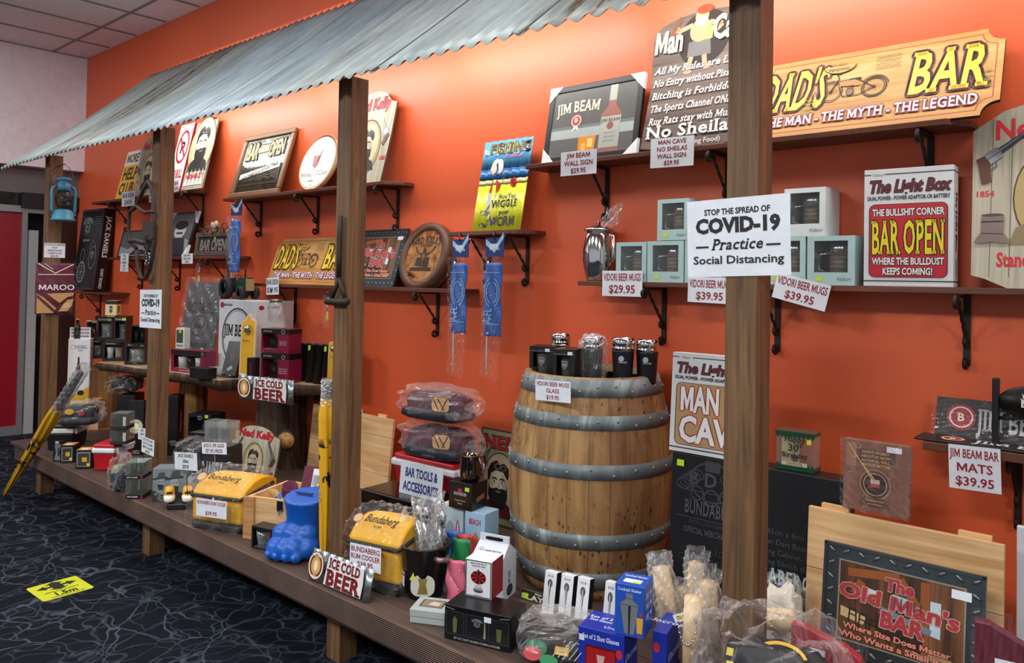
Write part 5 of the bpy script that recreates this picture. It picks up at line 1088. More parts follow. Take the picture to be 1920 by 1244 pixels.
for z0, z1 in ((0, .012), (h-.012, h)):
    mb = MB(); GG = P('1d4a35', .2); n = 9
    mb.box(-w/2, w/2, 0, d_, z0, z1, GG)
    for k in range(n): x = -w/2+w*(k+.5)/n; s_ = -1 if z0 else 1; mb.prism([(x-w/n/2, z1 if s_ > 0 else z0), (x+w/n/2, z1 if s_ > 0 else z0), (x, (z1 if s_ > 0 else z0)+s_*.010)][::s_], 0, .004, GG)
    mb.build('end_plate', r)
mb = MB(); mb.box(-w*.47, w*.47, .001, .004, .012, h-.012, 'acrylic'); mb.box(-w*.47, w*.47, d_-.004, d_-.001, .012, h-.012, 'acrylic'); mb.box(w*.44, w*.47, .004, d_-.004, .012, h-.012, 'acrylic'); mb.box(-w*.47, -w*.44, .004, d_-.004, .012, h-.012, 'acrylic'); mb.build('walls', r)
t = MB(); t.y = -.0005; K = P('22301f', .5); t.text('Happy', 0, h*.74, h*.13, K, w*.6, 2); t.text('30', -w*.03, h*.50, h*.18, K, None, 2); t.text('th', w*.14, h*.62, h*.08, K, None, 2); t.text('Birthday', 0, h*.34, h*.12, K, w*.75, 2); t.rect(-w*.33, h*.12, w*.32, h*.22, P('cfc29a', .5)); t.text('COYOTE', 0, h*.135, h*.065, K, w*.5, 2); stick(t, w*.36, h*.78, .014, .016, YELLOWTAG); t.build('print', r)
t = MB(); t.y = .012; t.rect(-w*.36, .02, w*.10, h*.93, P('d9c69a', .5)); t.disc(-w*.02, h*.30, .012, .012, P('7a2430', .5)); t.build('card_inside', r)
# pale plank panel leaning, with the big old man's bar sign before it
F = stand(1504, 1876, ZD+.003, 0, top=948, y=-.66, tilt=.07); w, h = F.w, F.h
r = thing('crate_lid', 'pale pine plank panel leaning behind the tread-plate bar sign', 'wood panel', F)
for k in range(3): mb = MB(); mb.box(-w/2, w/2, 0, .018, h*(k/3)+.0008, h*((k+1)/3)-.0008, 'pine'); mb.build('plank', r, .0015)
for e in (-1, 1): mb = MB(); mb.box(e*w*.36-.04, e*w*.36+.04, .018, .036, .02, h+.012, 'pine'); mb.build('batten', r, .0015)
PT = F
zo = at(1537, 1214, y=-.80).z
F = stand(1550, 1830, ZD+.001, 0, y=-.815, h=zo-ZD-.006); carton('black_carton', 'black carton hidden behind the red packs, holding up the large tread-plate sign', 'box', F, .10, P('121214', .5))
old_man(stand(1537, 1843, zo, 0, top=1013, y=-.80, tilt=.12), "large tread-plate old man's bar sign at bottom right, leaning on the pale planks")
# diary on top of the planks
q = at(1640, 972, y=-.635); zt_ = PT.loc.z+PT.h*cos(PT.tilt)+.013
F = stand(1580, 1703, zt_, 0, top=822, y=-.615, tilt=.04); w, h = F.w, F.h
def fd(t, w, h):
    t.rect(-w*.46, h*.62, -w*.30, h*.95, P('96664f', .5)); t.rect(-w*.30, h*.70, w*.30, h*.88, P('5a342c', .5)); GT = P('c9a96a', .4)
    for k, s_ in enumerate(("DON'T WORRY", 'ABOUT IT NOW', 'ALCOHOL WILL', 'MAKE IT BETTER')): t.text(s_, 0, h*(.83-.06*k), h*.034, GT, w*.66, 2)
    t.disc(0, h*.40, w*.26, w*.26, P('4a2823', .5)); t.ring(0, h*.40, w*.25, w*.25, .006, P('8a6a50', .5)); t.disc(0, h*.40, w*.18, w*.18, P('30161a', .5)); t.ring(0, h*.40, w*.18, w*.18, .002, GT); t.rect(-w*.07, h*.36, w*.07, h*.47, P('cdb6a8', .4)); t.rect(-w*.07, h*.36, w*.07, h*.41, P('b04a2f', .4)); t.line([(-w*.42, h*.93), (-w*.02, h*.44)], .003, GT); t.line([(-w*.28, h*.75), (0, h*.46)], .003, GT)
    t.rect(-w*.22, h*.09, w*.22, h*.21, P('5a342c', .5)); t.text('A DRINKING DIARY', 0, h*.16, h*.02, GT, w*.36, 1); t.text('BY A DRINKER', 0, h*.11, h*.02, GT, w*.36, 1); stick(t, w*.28, h*.92, .04, .016, PAPER)
r = carton('boxed_diary', 'brown boxed drinking diary in shiny clear film above the pale planks', 'diary', F, .03, P('7d5243', .4), fd)
mb = MB(); mb.grid(lambda u, v: (-w*.54+w*1.08*u, -.009+.007*sin(u*27+v*19)*sin(v*23+u*5), -.003+h*1.04*v), 40, 44, 'film_crinkle', False); mb.build('clear_film', r)
# ================================================================ live-edge slab on log stumps at the left
ZS = .94
fe = [at(u, v, z=ZS) for u, v in ((180, 680), (205, 683), (230, 686), (255, 691), (275, 692), (320, 698), (350, 702), (382, 709), (412, 714), (445, 711), (500, 716), (551, 721), (592, 723), (630, 718))]
r = thing('timber_slab', 'rough live-edge timber slab shelf carried on log stumps at the left', 'slab', fr(-5, -.06, ZS))
out = [(p.x+5, p.y+.06) for p in fe]+[(fe[-1].x+5.06, fe[-1].y+.16), (fe[-1].x+4.98, -.01), (fe[0].x+5, -.01)]
mb = MB(); n = len(out); g = random.Random(3)
lo = [(x+g.uniform(-.01, .01), y+(.03+g.uniform(-.012, .012) if i < 14 else 0), -.055-g.uniform(0, .02)) for i, (x, y) in enumerate(out)]
mi = [(x, y-(.008 if i < 14 else 0), -.025) for i, (x, y) in enumerate(out)]
mb.add([(x, y, 0) for x, y in out]+mi+lo, [tuple(range(n))], 'slab_wood')
mb.mat('bark')
for L in (0, 1):
    for i in range(n): j = (i+1) % n; mb.F.append((L*n+j, L*n+i, L*n+n+i, L*n+n+j)); mb.K.append(mb.cur); mb.S.append(True)
mb.F.append(tuple(range(3*n-1, 2*n-1, -1))); mb.K.append(mb.cur); mb.S.append(False); mb.build('board', r)
def log(u0, u1, y, label, mat='bark', z1=ZS-.085, stub=None, seed=1, squash=1.0):
    a = at(u0, 760, y=y); b_ = at(u1, 760, y=y); c = (a+b_)/2; R_ = (b_-a).length/2*.5; F = fr(c.x, y, ZD); H = z1-ZD; g = random.Random(seed); ph = [g.uniform(0, 6) for _ in range(6)]
    r = thing('log_stump', label, 'log', F, 'log stumps under the slab')
    mb = MB(); mb.grid(lambda u, v: ((R_*(1+.10*sin(3*2*pi*u+ph[0]+v*2)+.06*sin(9*2*pi*u+ph[1]+v*5)+.18*(1-v)**3))*cos(2*pi*u), squash*(R_*(1+.10*sin(3*2*pi*u+ph[0]+v*2)+.06*sin(9*2*pi*u+ph[1]+v*5)+.18*(1-v)**3))*sin(2*pi*u), H*v), 56, 22, mat, True, True)
    mb.build('trunk', r)
    MB().lathe([(0, H), (R_*.97, H)], seg=24, mat='slab_wood', smooth=False).build('cut_end', r)
    if stub: 
        mb = MB(); sx, sz, L, rr_, dy = stub; mb.tube([(sx*.3, -.02, sz-.03), (sx*.7, dy*.5, sz-.005), (sx, dy, sz)], [rr_*1.2, rr_*1.05, rr_], mat, 14); mb.build('branch_stub', r)
        mb = MB(); mb.tube([(sx, dy, sz), (sx+.004, dy-.004, sz)], [rr_*.93, rr_*.93], 'pine_dark', 14); mb.build('cut_face', r)
log(180, 216, -.50, 'warm brown log stump under the left end of the timber slab', 'trunk', seed=2)
log(340, 385, -.34, 'dark log stump behind the clear glass mugs, under the slab middle', 'trunk', seed=4)
log(480, 575, -.22, 'dark shaggy-barked log with a sawn branch stub under the slab right end', 'bark', stub=(.23, .20, .1, .055, -.10), seed=9)
# low pale block under the tall rum carton
zb = at(120, 757, y=-.86).z
F = stand(117, 184, ZD, 50, y=-.80, h=zb-ZD); MBk = MB(); MBk.box(-F.w/2, F.w/2, 0, .10, 0, zb-ZD, 'pine'); solo('timber_block', 'pale timber block under the tall white rum carton', 'block', MBk, F, None, .004)
def frum(t, w, h):
    t.poly([(-w/2, 0), (w/2, 0), (w/2, h*.26), (-w/2, h*.10)], P('e0b01c', .45)); t.ring(-w*.28, h*.87, w*.12, w*.12, w*.03, P('d8b13c', .5)); t.text('BUNDABERG', w*.08, h*.85, h*.05, P('8d8f96', .5), w*.58, 2); t.text('RUM', w*.05, h*.81, h*.02, GREYINK, None, 1)
    t.poly([(-w*.10, h*.36), (w*.08, h*.36), (w*.08, h*.56), (w*.035, h*.64), (w*.03, h*.72), (-w*.05, h*.72), (-w*.055, h*.64), (-w*.10, h*.56)], P('4a1c14', .3)); t.rect(-w*.09, h*.40, w*.07, h*.53, P('c9923c', .4)); t.disc(w*.12, h*.17, w*.16, w*.13, INK); t.text('LED SIGN', w*.05, h*.05, h*.025, INK, w*.6, 2)
def srum(t, w, h):
    t.poly([(0, 0), (w, 0), (w, h*.13), (0, h*.02)], P('e0b01c', .45)); t.text('BUNDABERG', w*.38, h*.86, w*.30, P('50525a', .5), -h*.52, 2, rot=-pi/2, al='l'); t.ring(w*.5, h*.22, w*.20, w*.20, w*.05, P('d8932c', .5))
ANG = 58
F = stand(125, 166, zb+.001, ANG, y=-.86, top=636); F.w = F.w
carton('rum_box', 'tall white and yellow rum bottle sign carton on the pale timber block', 'box', F, .12, WHITE, frum, srum)
zt_ = zb+F.h; F = fr(F.loc.x, F.loc.y, zt_+.001, .13, .09, math.radians(ANG)); r = thing('price_card', 'striped price card propped on top of the tall white rum carton', 'price tag', F); MB().box(-.07, .07, .02, .0215, 0, .085, PAPER).build('card', r)
t = MB(); t.y = .0195
for k, s_ in enumerate(('BUNDABERG RUM', 'PRE STADIUM', 'SPIRIT DISPENSER')): t.text(s_, 0, .062-.026*k, .014, P('5a1f2a', .6), -.12, 3)
t.build('lettering', r)
# boxed rum mugs on the slab's left half
def mugbox(u0, u1, z, top, v, rz, d, label, wins=1, k='mug'):
    F = stand(u0, u1, z, rz, top=top, y=v); r = thing('boxed_rum_glass', label, 'boxed glass', F, 'boxed rum glasses on the slab'); w, h = F.w, F.h; win = (-w*.40, h*.14, w*.40, h*.82)
    mb = MB(); hollow(mb, w, h, d, win, BLACK, P('8f8a78', .6) if k == 'mug' else BLACK); mb.build('carton', r)
    for i in range(wins):
        x = 0 if wins == 1 else -w*.2+w*.4*i; q = .35*w/wins*(1 if wins == 1 else 1.1)
        mb = MB(); mb.lathe([(q*.9, .006), (q*.72, h*.35), (q*1.0, h*.7), (q*.95, h*.7), (q*.66, h*.35), (q*.8, .01)], (x, d*.45, 0), 18, 'clear_glass' if (i+wins) % 2 else P('aeb7b4', .3)); mb.build('glass', r)
    t = MB(); t.y = -.0005; t.text('Bundaberg', -w*.12, h*.87, h*.07, P('cfcac0', .5), w*.6, 0, .2)
    if k == 'yel': t.y = d*.8; t.rect(-w*.02, h*.2, w*.36, h*.62, P('d9a51c', .5))
    else: stick(t, w*.3, h*.9, .026, .018)
    t.build('print', r); return F
mugbox(169, 191, ZS+.001, 637, -.70, 52, .08, 'black boxed rum glass at the far left of the slab, lower row', 1, 'yel')
Fm = mugbox(192, 231, ZS+.001, 641, -.70, 52, .08, 'wide black box of two rum glasses in the lower row on the slab', 2, 'yel')
mugbox(233, 273, ZS+.001, 643, -.68, 50, .09, 'black boxed rum mug in the lower row, nearest the second post', 1)
z2 = ZS+Fm.h+.002
F1 = mugbox(181, 211, z2, 595, -.70, 52, .10, 'black boxed curved mug, left of the upper row on the slab', 1)
mugbox(213, 236, z2, 594, -.68, 52, .16, 'black boxed curved mug in the upper row under the cream four-pack', 1)
F = stand(245, 272, z2, 50, top=611, y=-.66); r = thing('glass_set_box', 'dark clear-fronted box of two small glasses in the upper row by the second post', 'boxed glass', F); w, h = F.w, F.h
mb = MB(); hollow(mb, w, h, .09, (-w*.46, h*.06, w*.46, h*.94), P('0d0d10', .3), P('1d1e22', .4)); mb.build('carton', r)
for e in (-.24, .24): MB().lathe([(0, .006), (w*.16, .006), (w*.2, h*.7), (w*.18, h*.7), (w*.14, .012), (0, .012)], (w*e, .04, 0), 16, 'smoke_glass').build('glass', r)
def fpk(t, w, h):
    t.rect(-w/2, h*.78, w/2, h, P('17120c', .5)); t.rect(-w/2, 0, w/2, h*.12, P('17120c', .5)); t.poly([(-w*.15, h*.66), (w*.15, h*.66), (w*.13, h*.34), (0, h*.24), (-w*.13, h*.34)], P('39466a', .5)); crown(t, 0, h*.66, w*.07, P('39466a', .5)); t.text('XXXX', 0, h*.46, h*.10, CREAM, w*.24, 2); t.text('GOLD BREW', 0, h*.03, h*.06, CREAM, w*.7, 2)
F = stand(197, 218, z2+F1.h+.002, 50, top=564, y=-.68)
def spk(t, w, h):
    K = P('17120c', .5); t.rect(0, h*.78, w, h, K); t.rect(0, 0, w, h*.12, K); t.rect(0, h*.12, w, h*.78, P('d1ad63', .5)); t.poly([(w*.32, h*.66), (w*.68, h*.66), (w*.65, h*.34), (w*.5, h*.24), (w*.35, h*.34)], P('4a3a3a', .5))
carton('four_pack', 'cream and black four-pack carton on top of the black mug boxes', 'carton', F, .095, P('e2cf98', .5), fpk, spk)
def bottle(u, v0, y, z, s, label, col):
    q = at(u, v0, y=y); F = fr(q.x, y, z); H = q.z-z; r = thing('beer_bottle', label, 'bottle', F, 'dark bottles at the left end of the slab'); R_ = H*.17
    mb = MB(); mb.lathe([(0, 0), (R_, 0), (R_, H*.52), (R_*.8, H*.62), (R_*.42, H*.74), (R_*.38, H*.94), (R_*.45, H*.95), (R_*.42, H), (0, H)], seg=18, mat=P(col, .12)); mb.build('glass', r)
    mb = MB(); mb.lathe([(R_*1.02, H*.16), (R_*1.02, H*.44)], seg=18, mat=P('31371f', .5)); mb.F = mb.F[:18]; mb.K = mb.K[:18]; mb.S = mb.S[:18]; mb.build('label', r); MB().lathe([(R_*.48, H*.94), (R_*.48, H*.99), (0, H)], seg=14, mat=P('b7b3a6', .4)).build('cap', r)
bottle(146, 598, -.80, zt_+.001, 1, 'dark bottle standing alone behind the striped price card', '120b06')
bottle(168.5, 600, -.62, ZS, 1, 'dark green bottle just left of the upper mug boxes', '0d1508'); bottle(176.5, 602, -.56, ZS, 1, 'dark bottle squeezed behind the left upper mug box', '120b06')
# slab, right half
def ftray(t, w, h):
    G = P('141518', .5); t.frame(-w*.44, h*.05, w*.44, h*.95, .006, P('55565c', .5)); t.text('JACK DANIELS', 0, h*.62, h*.13, G, -w*.80, 2, arc=.9); t.ring(0, h*.46, w*.25, h*.13, .006, G); t.text('No.7', 0, h*.43, h*.06, G, w*.3, 2); t.text('Old', 0, h*.52, h*.03, G, None, 1); t.text('TENNESSEE', 0, h*.20, h*.05, G, -w*.6, 2); t.text('WHISKEY', 0, h*.10, h*.05, G, -w*.52, 2)
F = stand(332, 396, ZS+.001, 12, top=530, y=-.34, tilt=.14); w, h = F.w, F.h
F.loc.z += .006
r = thing('whiskey_tray', 'large grey embossed whiskey tray wrapped in dark film at the back of the slab', 'tray', F)
mb = MB(); mb.prism(rr(-w/2, 0, w/2, h, .05), 0, .012, P('4b4c52', .35)); mb.build('tray', r, .002); t = MB(); t.y = -.0008; ftray(t, w, h); t.build('print', r)
mb = MB(); mb.grid(lambda u, v: (-w*.56+w*1.12*u, -.012+.010*sin(u*19+v*11)*sin(v*17+u*4), h*1.06*v), 26, 34, 'film', False); mb.build('clear_film', r)
def fjb(t, w, h):
    t.ring(w*.02, h*.50, w*.42, h*.40, w*.025, INK); t.ring(w*.02, h*.50, w*.38, h*.365, w*.008, INK); t.text('JIM BEAM', w*.02, h*.52, h*.15, INK, -w*.72, 2, .1); t.disc(0, h*.33, w*.14, w*.14, P('9e2330', .5)); t.ring(0, h*.33, w*.11, w*.11, w*.012, OFFW); t.text('B', 0, h*.29, h*.075, OFFW, None, 2); t.disc(-w*.41, h*.93, w*.05, w*.05, P('9e2330', .5)); t.text('JIM BEAM', -w*.24, h*.92, h*.03, INK, w*.22, 2)
def sjb(t, w, h): t.disc(w*.14, h*.91, w*.07, w*.05, P('9e2330', .5)); t.text('JIM BEAM', w*.45, h*.90, h*.03, INK, w*.4, 2)
F = stand(408, 477, ZS+.001, 6, top=562, y=-.40); carton('whiskey_fridge_box', 'big white whiskey carton with a black ring logo, toy tractor on top', 'box', F, .30, P('d3dade', .45), fjb, sjb); JB = F
zj = ZS+F.h
# toy tractor
q = at(452, 540, y=-.26); F = fr(q.x, -.26, zj+.002, .2, .2, math.radians(-4)); r = thing('toy_tractor', 'dark green toy tractor with red wheel hubs on the white whiskey carton', 'toy', F); TG = P('16402a', .35); TY = P('17171a', .7)
mb = MB(); mb.box(-.02, .13, -.032, .032, .065, .135, TG); mb.box(.0, .125, -.026, .026, .135, .150, TG); mb.box(-.11, -.01, -.028, .028, .045, .10, TG); mb.box(.128, .136, -.03, .03, .06, .14, P('9a7b4a', .5)); mb.build('body', r, .006)
for e in (-1, 1):
    a_ = MB(); a_.lathe([(.042, -.018), (.070, -.022), (.074, 0), (.070, .022), (.042, .018)], (-.095, e*.062, .075), 26, TY, True, 'y'); a_.build('wheel', r); b_ = MB(); b_.lathe([(0, -.012), (.042, -.012), (.042, .012), (0, .012)], (-.095, e*.062, .075), 20, P('9a2a1e', .4), True, 'y'); b_.build('hub', r)
    a_ = MB(); a_.lathe([(.024, -.014), (.042, -.016), (.045, 0), (.042, .016), (.024, .014)], (.10, e*.05, .046), 22, TY, True, 'y'); a_.build('wheel', r)
mb = MB(); mb.tube([(.06, 0, .15), (.06, 0, .20)], .006, IRON, 8); mb.tube([(.045, 0, .20), (.075, 0, .20)], .004, IRON, 8); mb.build('exhaust', r)
mb = MB(); mb.tube([(-.045, .022*cos(k*pi/8), .145+.022*sin(k*pi/8)) for k in range(16)], .003, IRON, 6, True); mb.tube([(-.045, 0, .145), (-.015, 0, .12)], .003, IRON, 6); mb.build('steering_wheel', r)
mb = MB(); mb.box(-.13, -.075, -.025, .025, .10, .112, TY); mb.box(-.138, -.128, -.025, .025, .10, .145, TY); mb.build('seat', r, .003)
# bottle opener boards
def opener_board(F, label):
    r = thing('opener_board', label, 'bottle opener', F); w, h = F.w, F.h
    pts = [(-w/2, 0), (w/2, 0), (w/2, h*.84), (w*.42, h*.90), (w*.20, h*.92), (w*.10, h*.98), (0, h), (-w*.10, h*.98), (-w*.20, h*.92), (-w*.42, h*.90), (-w/2, h*.84)]
    board(r, w, h, .014, P('d9a520', .45), OFFW, pts); d = MB(); d.line([(x*.90, h*.02+z*.96) for x, z in pts+pts[:1]], .003, OFFW); d.text('Bundaberg', -w*.12, h*.58, h*.035, INK, w*.5, 0, .2); d.poly([(-w*.46, h*.02), (w*.46, h*.02), (w*.46, h*.08), (-w*.46, h*.12)], P('e6e2d8', .5)); d.build('print', r)
    mb = MB(); mb.tube([(0, -.004, h*.70), (0, -.016, h*.76), (0, -.022, h*.82)], [.012, .016, .020], STEEL, 10); mb.tube([(-.02, -.014, h*.74), (0, -.03, h*.735), (.02, -.014, h*.74)], .005, DKSTEEL, 8); mb.build('opener', r); return r
opener_board(stand(447, 475, ZS+.001, 30, top=588, y=-.52, tilt=.05), 'yellow scalloped bottle opener board leaning on the white whiskey carton')
# gift boxes stacked beside the carton
def pinkbox(u0, u1, z, top, y, label, d=.12, rz=18):
    F = stand(u0, u1, z, rz, top=top, y=y); r = thing('whiskey_glass_box', label, 'boxed glass', F); w, h = F.w, F.h; win = (-w*.44, h*.14, w*.10, h*.80)
    mb = MB(); hollow(mb, w, h, d, win, P('7d1236', .4), P('b9b7a4', .5)); mb.build('carton', r)
    MB().lathe([(0, .01), (.030, .01), (.036, h*.62), (.033, h*.62), (.027, .016), (0, .016)], (-w*.17, d*.4, 0), 18, 'smoke_glass').build('glass', r)
    t = MB(); t.y = -.0005; t.rect(-w/2, h*.80, w/2, h, BLACK); t.text("JACK DANIELS", -w*.26, h*.87, h*.05, SILVERINK, w*.3, 1); t.ring(w*.30, h*.88, .014, .012, .003, SILVERINK)
    for k in range(3): t.text('FINEST QUALITY', w*.30, h*(.46-.07*k), h*.035, P('d9b9c4', .5), w*.3, 1)
    t.T = sideT(w); t.rect(0, h*.80, d, h, BLACK); t.T = None; t.build('print', r); return F
FA = pinkbox(488, 541, ZS+.001, 661, -.44, 'maroon and black boxed glass, lower of two beside the white carton')
pinkbox(489, 541, ZS+FA.h+.003, 616, -.43, 'maroon and black boxed glass, upper of two beside the white carton')
q = at(517, 612, z=ZS+2*FA.h); F = fr(at(516, 600, y=-.37).x, -.37, ZS+2*FA.h+.012); r = thing('jar_mug', 'clear glass jar mug with a screw lid on the stacked maroon boxes', 'glass jar', F)
mb = MB(); mb.lathe([(0, .004), (.038, 0), (.044, .008), (.044, .10), (.036, .12), (.033, .12), (.040, .10), (.040, .012), (0, .012)], seg=26, mat='clear_glass'); mb.build('jar', r); MB().lathe([(.037, .118), (.038, .136), (0, .138)], seg=24, mat=P('8f8a80', .3, .9)).build('lid', r)
MB().tube([(.042, 0, .095), (.075, -.01, .09), (.08, -.01, .05), (.043, 0, .03)], .006, 'clear_glass', 8).build('handle', r)
F = stand(320, 384, ZS+.001, 16, top=655, y=-.60); r = thing('whiskey_glass_box', 'long maroon box with two whiskey glasses in its window, left on the slab', 'boxed glass', F); w, h = F.w, F.h
mb = MB(); hollow(mb, w, h, .09, (-w*.42, h*.16, w*.36, h*.76), P('7d1236', .4), P('a9a797', .5)); mb.build('carton', r)
for e in (-.26, .0, .24): MB().lathe([(0, .02), (.030, .02), (.036, h*.68), (.033, h*.68), (.027, .026), (0, .026)], (w*e, .04, 0), 16, 'smoke_glass' if e == 0 else P('aeb0aa', .3)).build('glass', r)
t = MB(); t.y = -.0005; t.rect(-w/2, h*.78, w/2, h, BLACK); t.text('SET OF TWO WHISKEY GLASSES', 0, h*.05, h*.05, P('d9b9c4', .5), w*.8, 1); t.ring(w*.42, h*.88, .012, .010, .003, SILVERINK); t.build('print', r); FB = F
F = stand(329, 345, ZS+FB.h+.002, 16, top=615, y=-.56); carton('mini_box', 'small white and green boxed miniature on the long maroon box', 'box', F, .05, P('c9d4c9', .5), lambda t, w, h: (t.rect(-w*.42, h*.28, w*.35, h*.9, P('3c4a38', .4)), stick(t, 0, h*.82, .02, .016), t.text('HEADS', 0, h*.1, h*.1, INK, w*.8, 1)))
# black pieces at the slab's front edge
F = stand(414, 441, ZS+.001, 20, top=644, y=-.52, tilt=.3); r = carton('gift_box', 'open black gift box with a sloping clear front beside the yellow opener board', 'box', F, .05, P('121215', .35), lambda t, w, h: (t.frame(-w*.38, h*.2, w*.38, h*.92, .006, P('303036', .3)), t.rect(-w*.32, h*.26, w*.32, h*.86, P('1d1413', .3)), t.disc(0, h*.55, w*.16, w*.22, P('5a3d30', .4)), t.poly([(-w*.2, h*.2), (w*.1, h*.3), (w*.2, h*.22), (-w*.1, h*.12)], P('9fa3a6', .4))))
F = stand(462, 476, ZS+.001, 20, top=671, y=-.56); carton('flask_box', 'narrow black box with a red strip at the front of the slab', 'box', F, .05, P('101013', .4), lambda t, w, h: t.rect(-w*.1, h*.1, w*.12, h*.85, P('6e1420', .4)))
F = stand(355, 390, ZS+.001, 16, top=689, y=-.675); carton('card_box', 'flat black box lying at the slab front under the maroon glass box', 'box', F, .07, P('0f0f12', .4))
q = at(413, 705, z=ZS); F = fr(q.x, q.y+.02, ZS); r = thing('wrapped_coil', 'flat silvery coil of strap in crinkled clear film on the slab edge', 'packet', F)
mb = MB()
for k in range(3): mb.tube([((.12-.03*k)*cos(2*pi*j/26), (.05-.012*k)*sin(2*pi*j/26), .014+.006*k) for j in range(26)], .010, P('82868c', .35), 8, True)
mb.build('strap', r); wrapped(r, 0, 0, .022, .145, .07, .030, .12, 3)
for k, u in enumerate((559, 573, 587, 601)):
    F = stand(u-6+1*k, u+6+1*k, ZS+.001, 8, top=642+1*k, y=-.26, tilt=.10); r = thing('black_tube', ('black cylindrical gift tube, first of four from the left on the slab right end', 'black cylindrical gift tube, second of four from the left', 'black cylindrical gift tube, third of four from the left', 'black cylindrical gift tube, rightmost of the row of four')[k], 'tube', F, 'black gift tubes on the slab'); R_ = .032; F.loc.z += 0
    mb = MB(); mb.lathe([(0, 0), (R_, 0), (R_, F.h*.93), (R_*1.04, F.h*.93), (R_*1.04, F.h), (0, F.h)], (0, R_, 0), 20, P('121318', .4)); mb.build('tube', r); t = MB(); t.y = -.002
    if k in (1, 3): stick(t, 0, F.h*.88, .02, .03, P('b9d22e', .5))
    t.rect(-.003, .02, .003, .03, P('30323a', .5)); t.build('sticker', r)
def beer_sign(F, label):
    r = thing('beer_sign', label, 'sign', F); w, h = F.w, F.h; c = lambda x: .006*cos(2*pi*x/(w/8.0)); GM = P('8f9899', .28, .8)
    mb = MB(); mb.grid(lambda u, v: (-w/2+w*u, c(-w/2+w*u), h*v), 97, 2, GM); o = mb.build('panel', r); md = o.modifiers.new('s', 'SOLIDIFY'); md.thickness = .002; md.offset = -1
    d = MB(); d.y = -.0072; x = -w*.37
    d.disc(x, h*.5, h*.40, h*.44, P('6b2a1c', .5)); d.ring(x, h*.5, h*.37, h*.41, h*.05, OFFW); d.disc(x, h*.5, h*.24, h*.28, P('cf9f57', .5)); d.disc(x, h*.5, h*.10, h*.16, P('e9dcc0', .5)); d.text('BAR OPEN', x, h*.78, h*.07, OFFW, h*.5, 1); d.text('BEER', x, h*.12, h*.08, OFFW, h*.4, 1)
    d.poly([(-w*.20, h*.06), (w*.40, h*.06), (w*.41, h*.5), (w*.39, h*.94), (-w*.18, h*.94), (-w*.19, h*.5)], P('dcdcd8', .45)); d.build('artwork', r)
    t = MB(); t.y = -.009; K = P('7a1620', .45); t.text('ICE COLD', w*.10, h*.62, h*.27, K, -w*.50, 2, out=P('3a0d12', .5), ot=.03); t.text('BEER', w*.10, h*.10, h*.43, K, -w*.54, 2, out=P('3a0d12', .5), ot=.03); t.text('.', w*.465, h*.9, h*.1, INK); t.build('lettering', r)
a = at(447, 746, y=-.70)
F = place((446, 747), (547, 752), z=at(446, 747, y=-.68).z, top=703); F = stand(446, 548, at(446, 747, y=-.66).z, 12, top=703, y=-.66)
beer_sign(F, 'corrugated ICE COLD BEER sign fixed to the front edge of the timber slab')
# the second opener board and a yellow rolled umbrella stand at the left of the middle post
opener_board(stand(610, 640, ZS+.002, 0, top=632, y=-.24, tilt=.06), 'tall yellow opener board mostly hidden behind the middle post')
# ================================================================ deck, left end
# rolled yellow umbrella leaning off the deck's left end
def umbrella(A, B, label, prt, tip=True, ext=1.0):
    A, B = Vector(A), Vector(B); L = (B-A).length; r = thing('rolled_umbrella', label, 'umbrella', fr(*A)); D = (B-A).normalized(); g = random.Random(5)
    t_ = [0, .04, .10, .3, .5, .68, .72, .76]; rs = [.006, .014, .018, .026, .032, .037, .033, .028]
    mb = MB(); n = D.orthogonal().normalized(); b_ = D.cross(n)
    def fn(u, v):
        x = v*.76; ex = x*ext; k = max(i for i in range(len(t_)) if t_[i] <= x+1e-9); k = min(k, len(t_)-2); q = (x-t_[k])/(t_[k+1]-t_[k]); R_ = rs[k]+(rs[k+1]-rs[k])*q
        R_ *= 1+.16*sin(6*2*pi*u+v*7); return tuple(D*(ex*L+.012)+n*(R_*cos(2*pi*u))+b_*(R_*sin(2*pi*u)))
    mb.grid(fn, 48, 40, prt, True, True); mb.build('canopy', r)
    if tip: MB().tube([(0, 0, 0), tuple(D*.05)], .005, BLACK, 8).build('ferrule', r)
    mb = MB(); mb.tube([tuple(D*L*x) for x in (.74*ext, .78*ext, .76+.14*ext, .76+.24*ext)], [.02, .024, .022, .016], P('17181b', .35), 12); mb.build('handle', r)
    mb = MB(); mb.grid(lambda u, v: tuple(D*L*(.74*ext+.30*v/ext**3)+(n*cos(2*pi*u)+b_*sin(2*pi*u))*(.034+.006*sin(u*31+v*40))), 22, 16, 'film_thick', False, True); mb.build('plastic_sleeve', r)
mt, nt, b = newmat('umbrella_print'); tc = nn(nt, 'ShaderNodeTexCoord'); n = nn(nt, 'ShaderNodeTexNoise', i_Scale=24.0, i_Detail=2.0); nt.links.new(tc.outputs['Object'], n.inputs['Vector']); sp = nn(nt, 'ShaderNodeSeparateXYZ'); nt.links.new(tc.outputs['Object'], sp.inputs[0])
zr = ramp(nt, sp.outputs['Z'], [(.24, (0, 0, 0)), (.32, (1, 1, 1)), (.50, (1, 1, 1)), (.54, (0, 0, 0))]); mu = nn(nt, 'ShaderNodeMath', operation='MULTIPLY'); nt.links.new(zr, mu.inputs[0]); nt.links.new(ramp(nt, n.outputs['Fac'], [(.52, (0, 0, 0)), (.55, (1, 1, 1))]), mu.inputs[1])
mx = nn(nt, 'ShaderNodeMixRGB'); nt.links.new(mu.outputs[0], mx.inputs[0]); mx.inputs[1].default_value = lin('dfa714'); mx.inputs[2].default_value = lin('1d170c'); nt.links.new(mx.outputs[0], b.inputs['Base Color']); b.inputs['Roughness'].default_value = .55
ua = at(7, 930, z=0.003); ub = at(151, 700, y=-1.29)
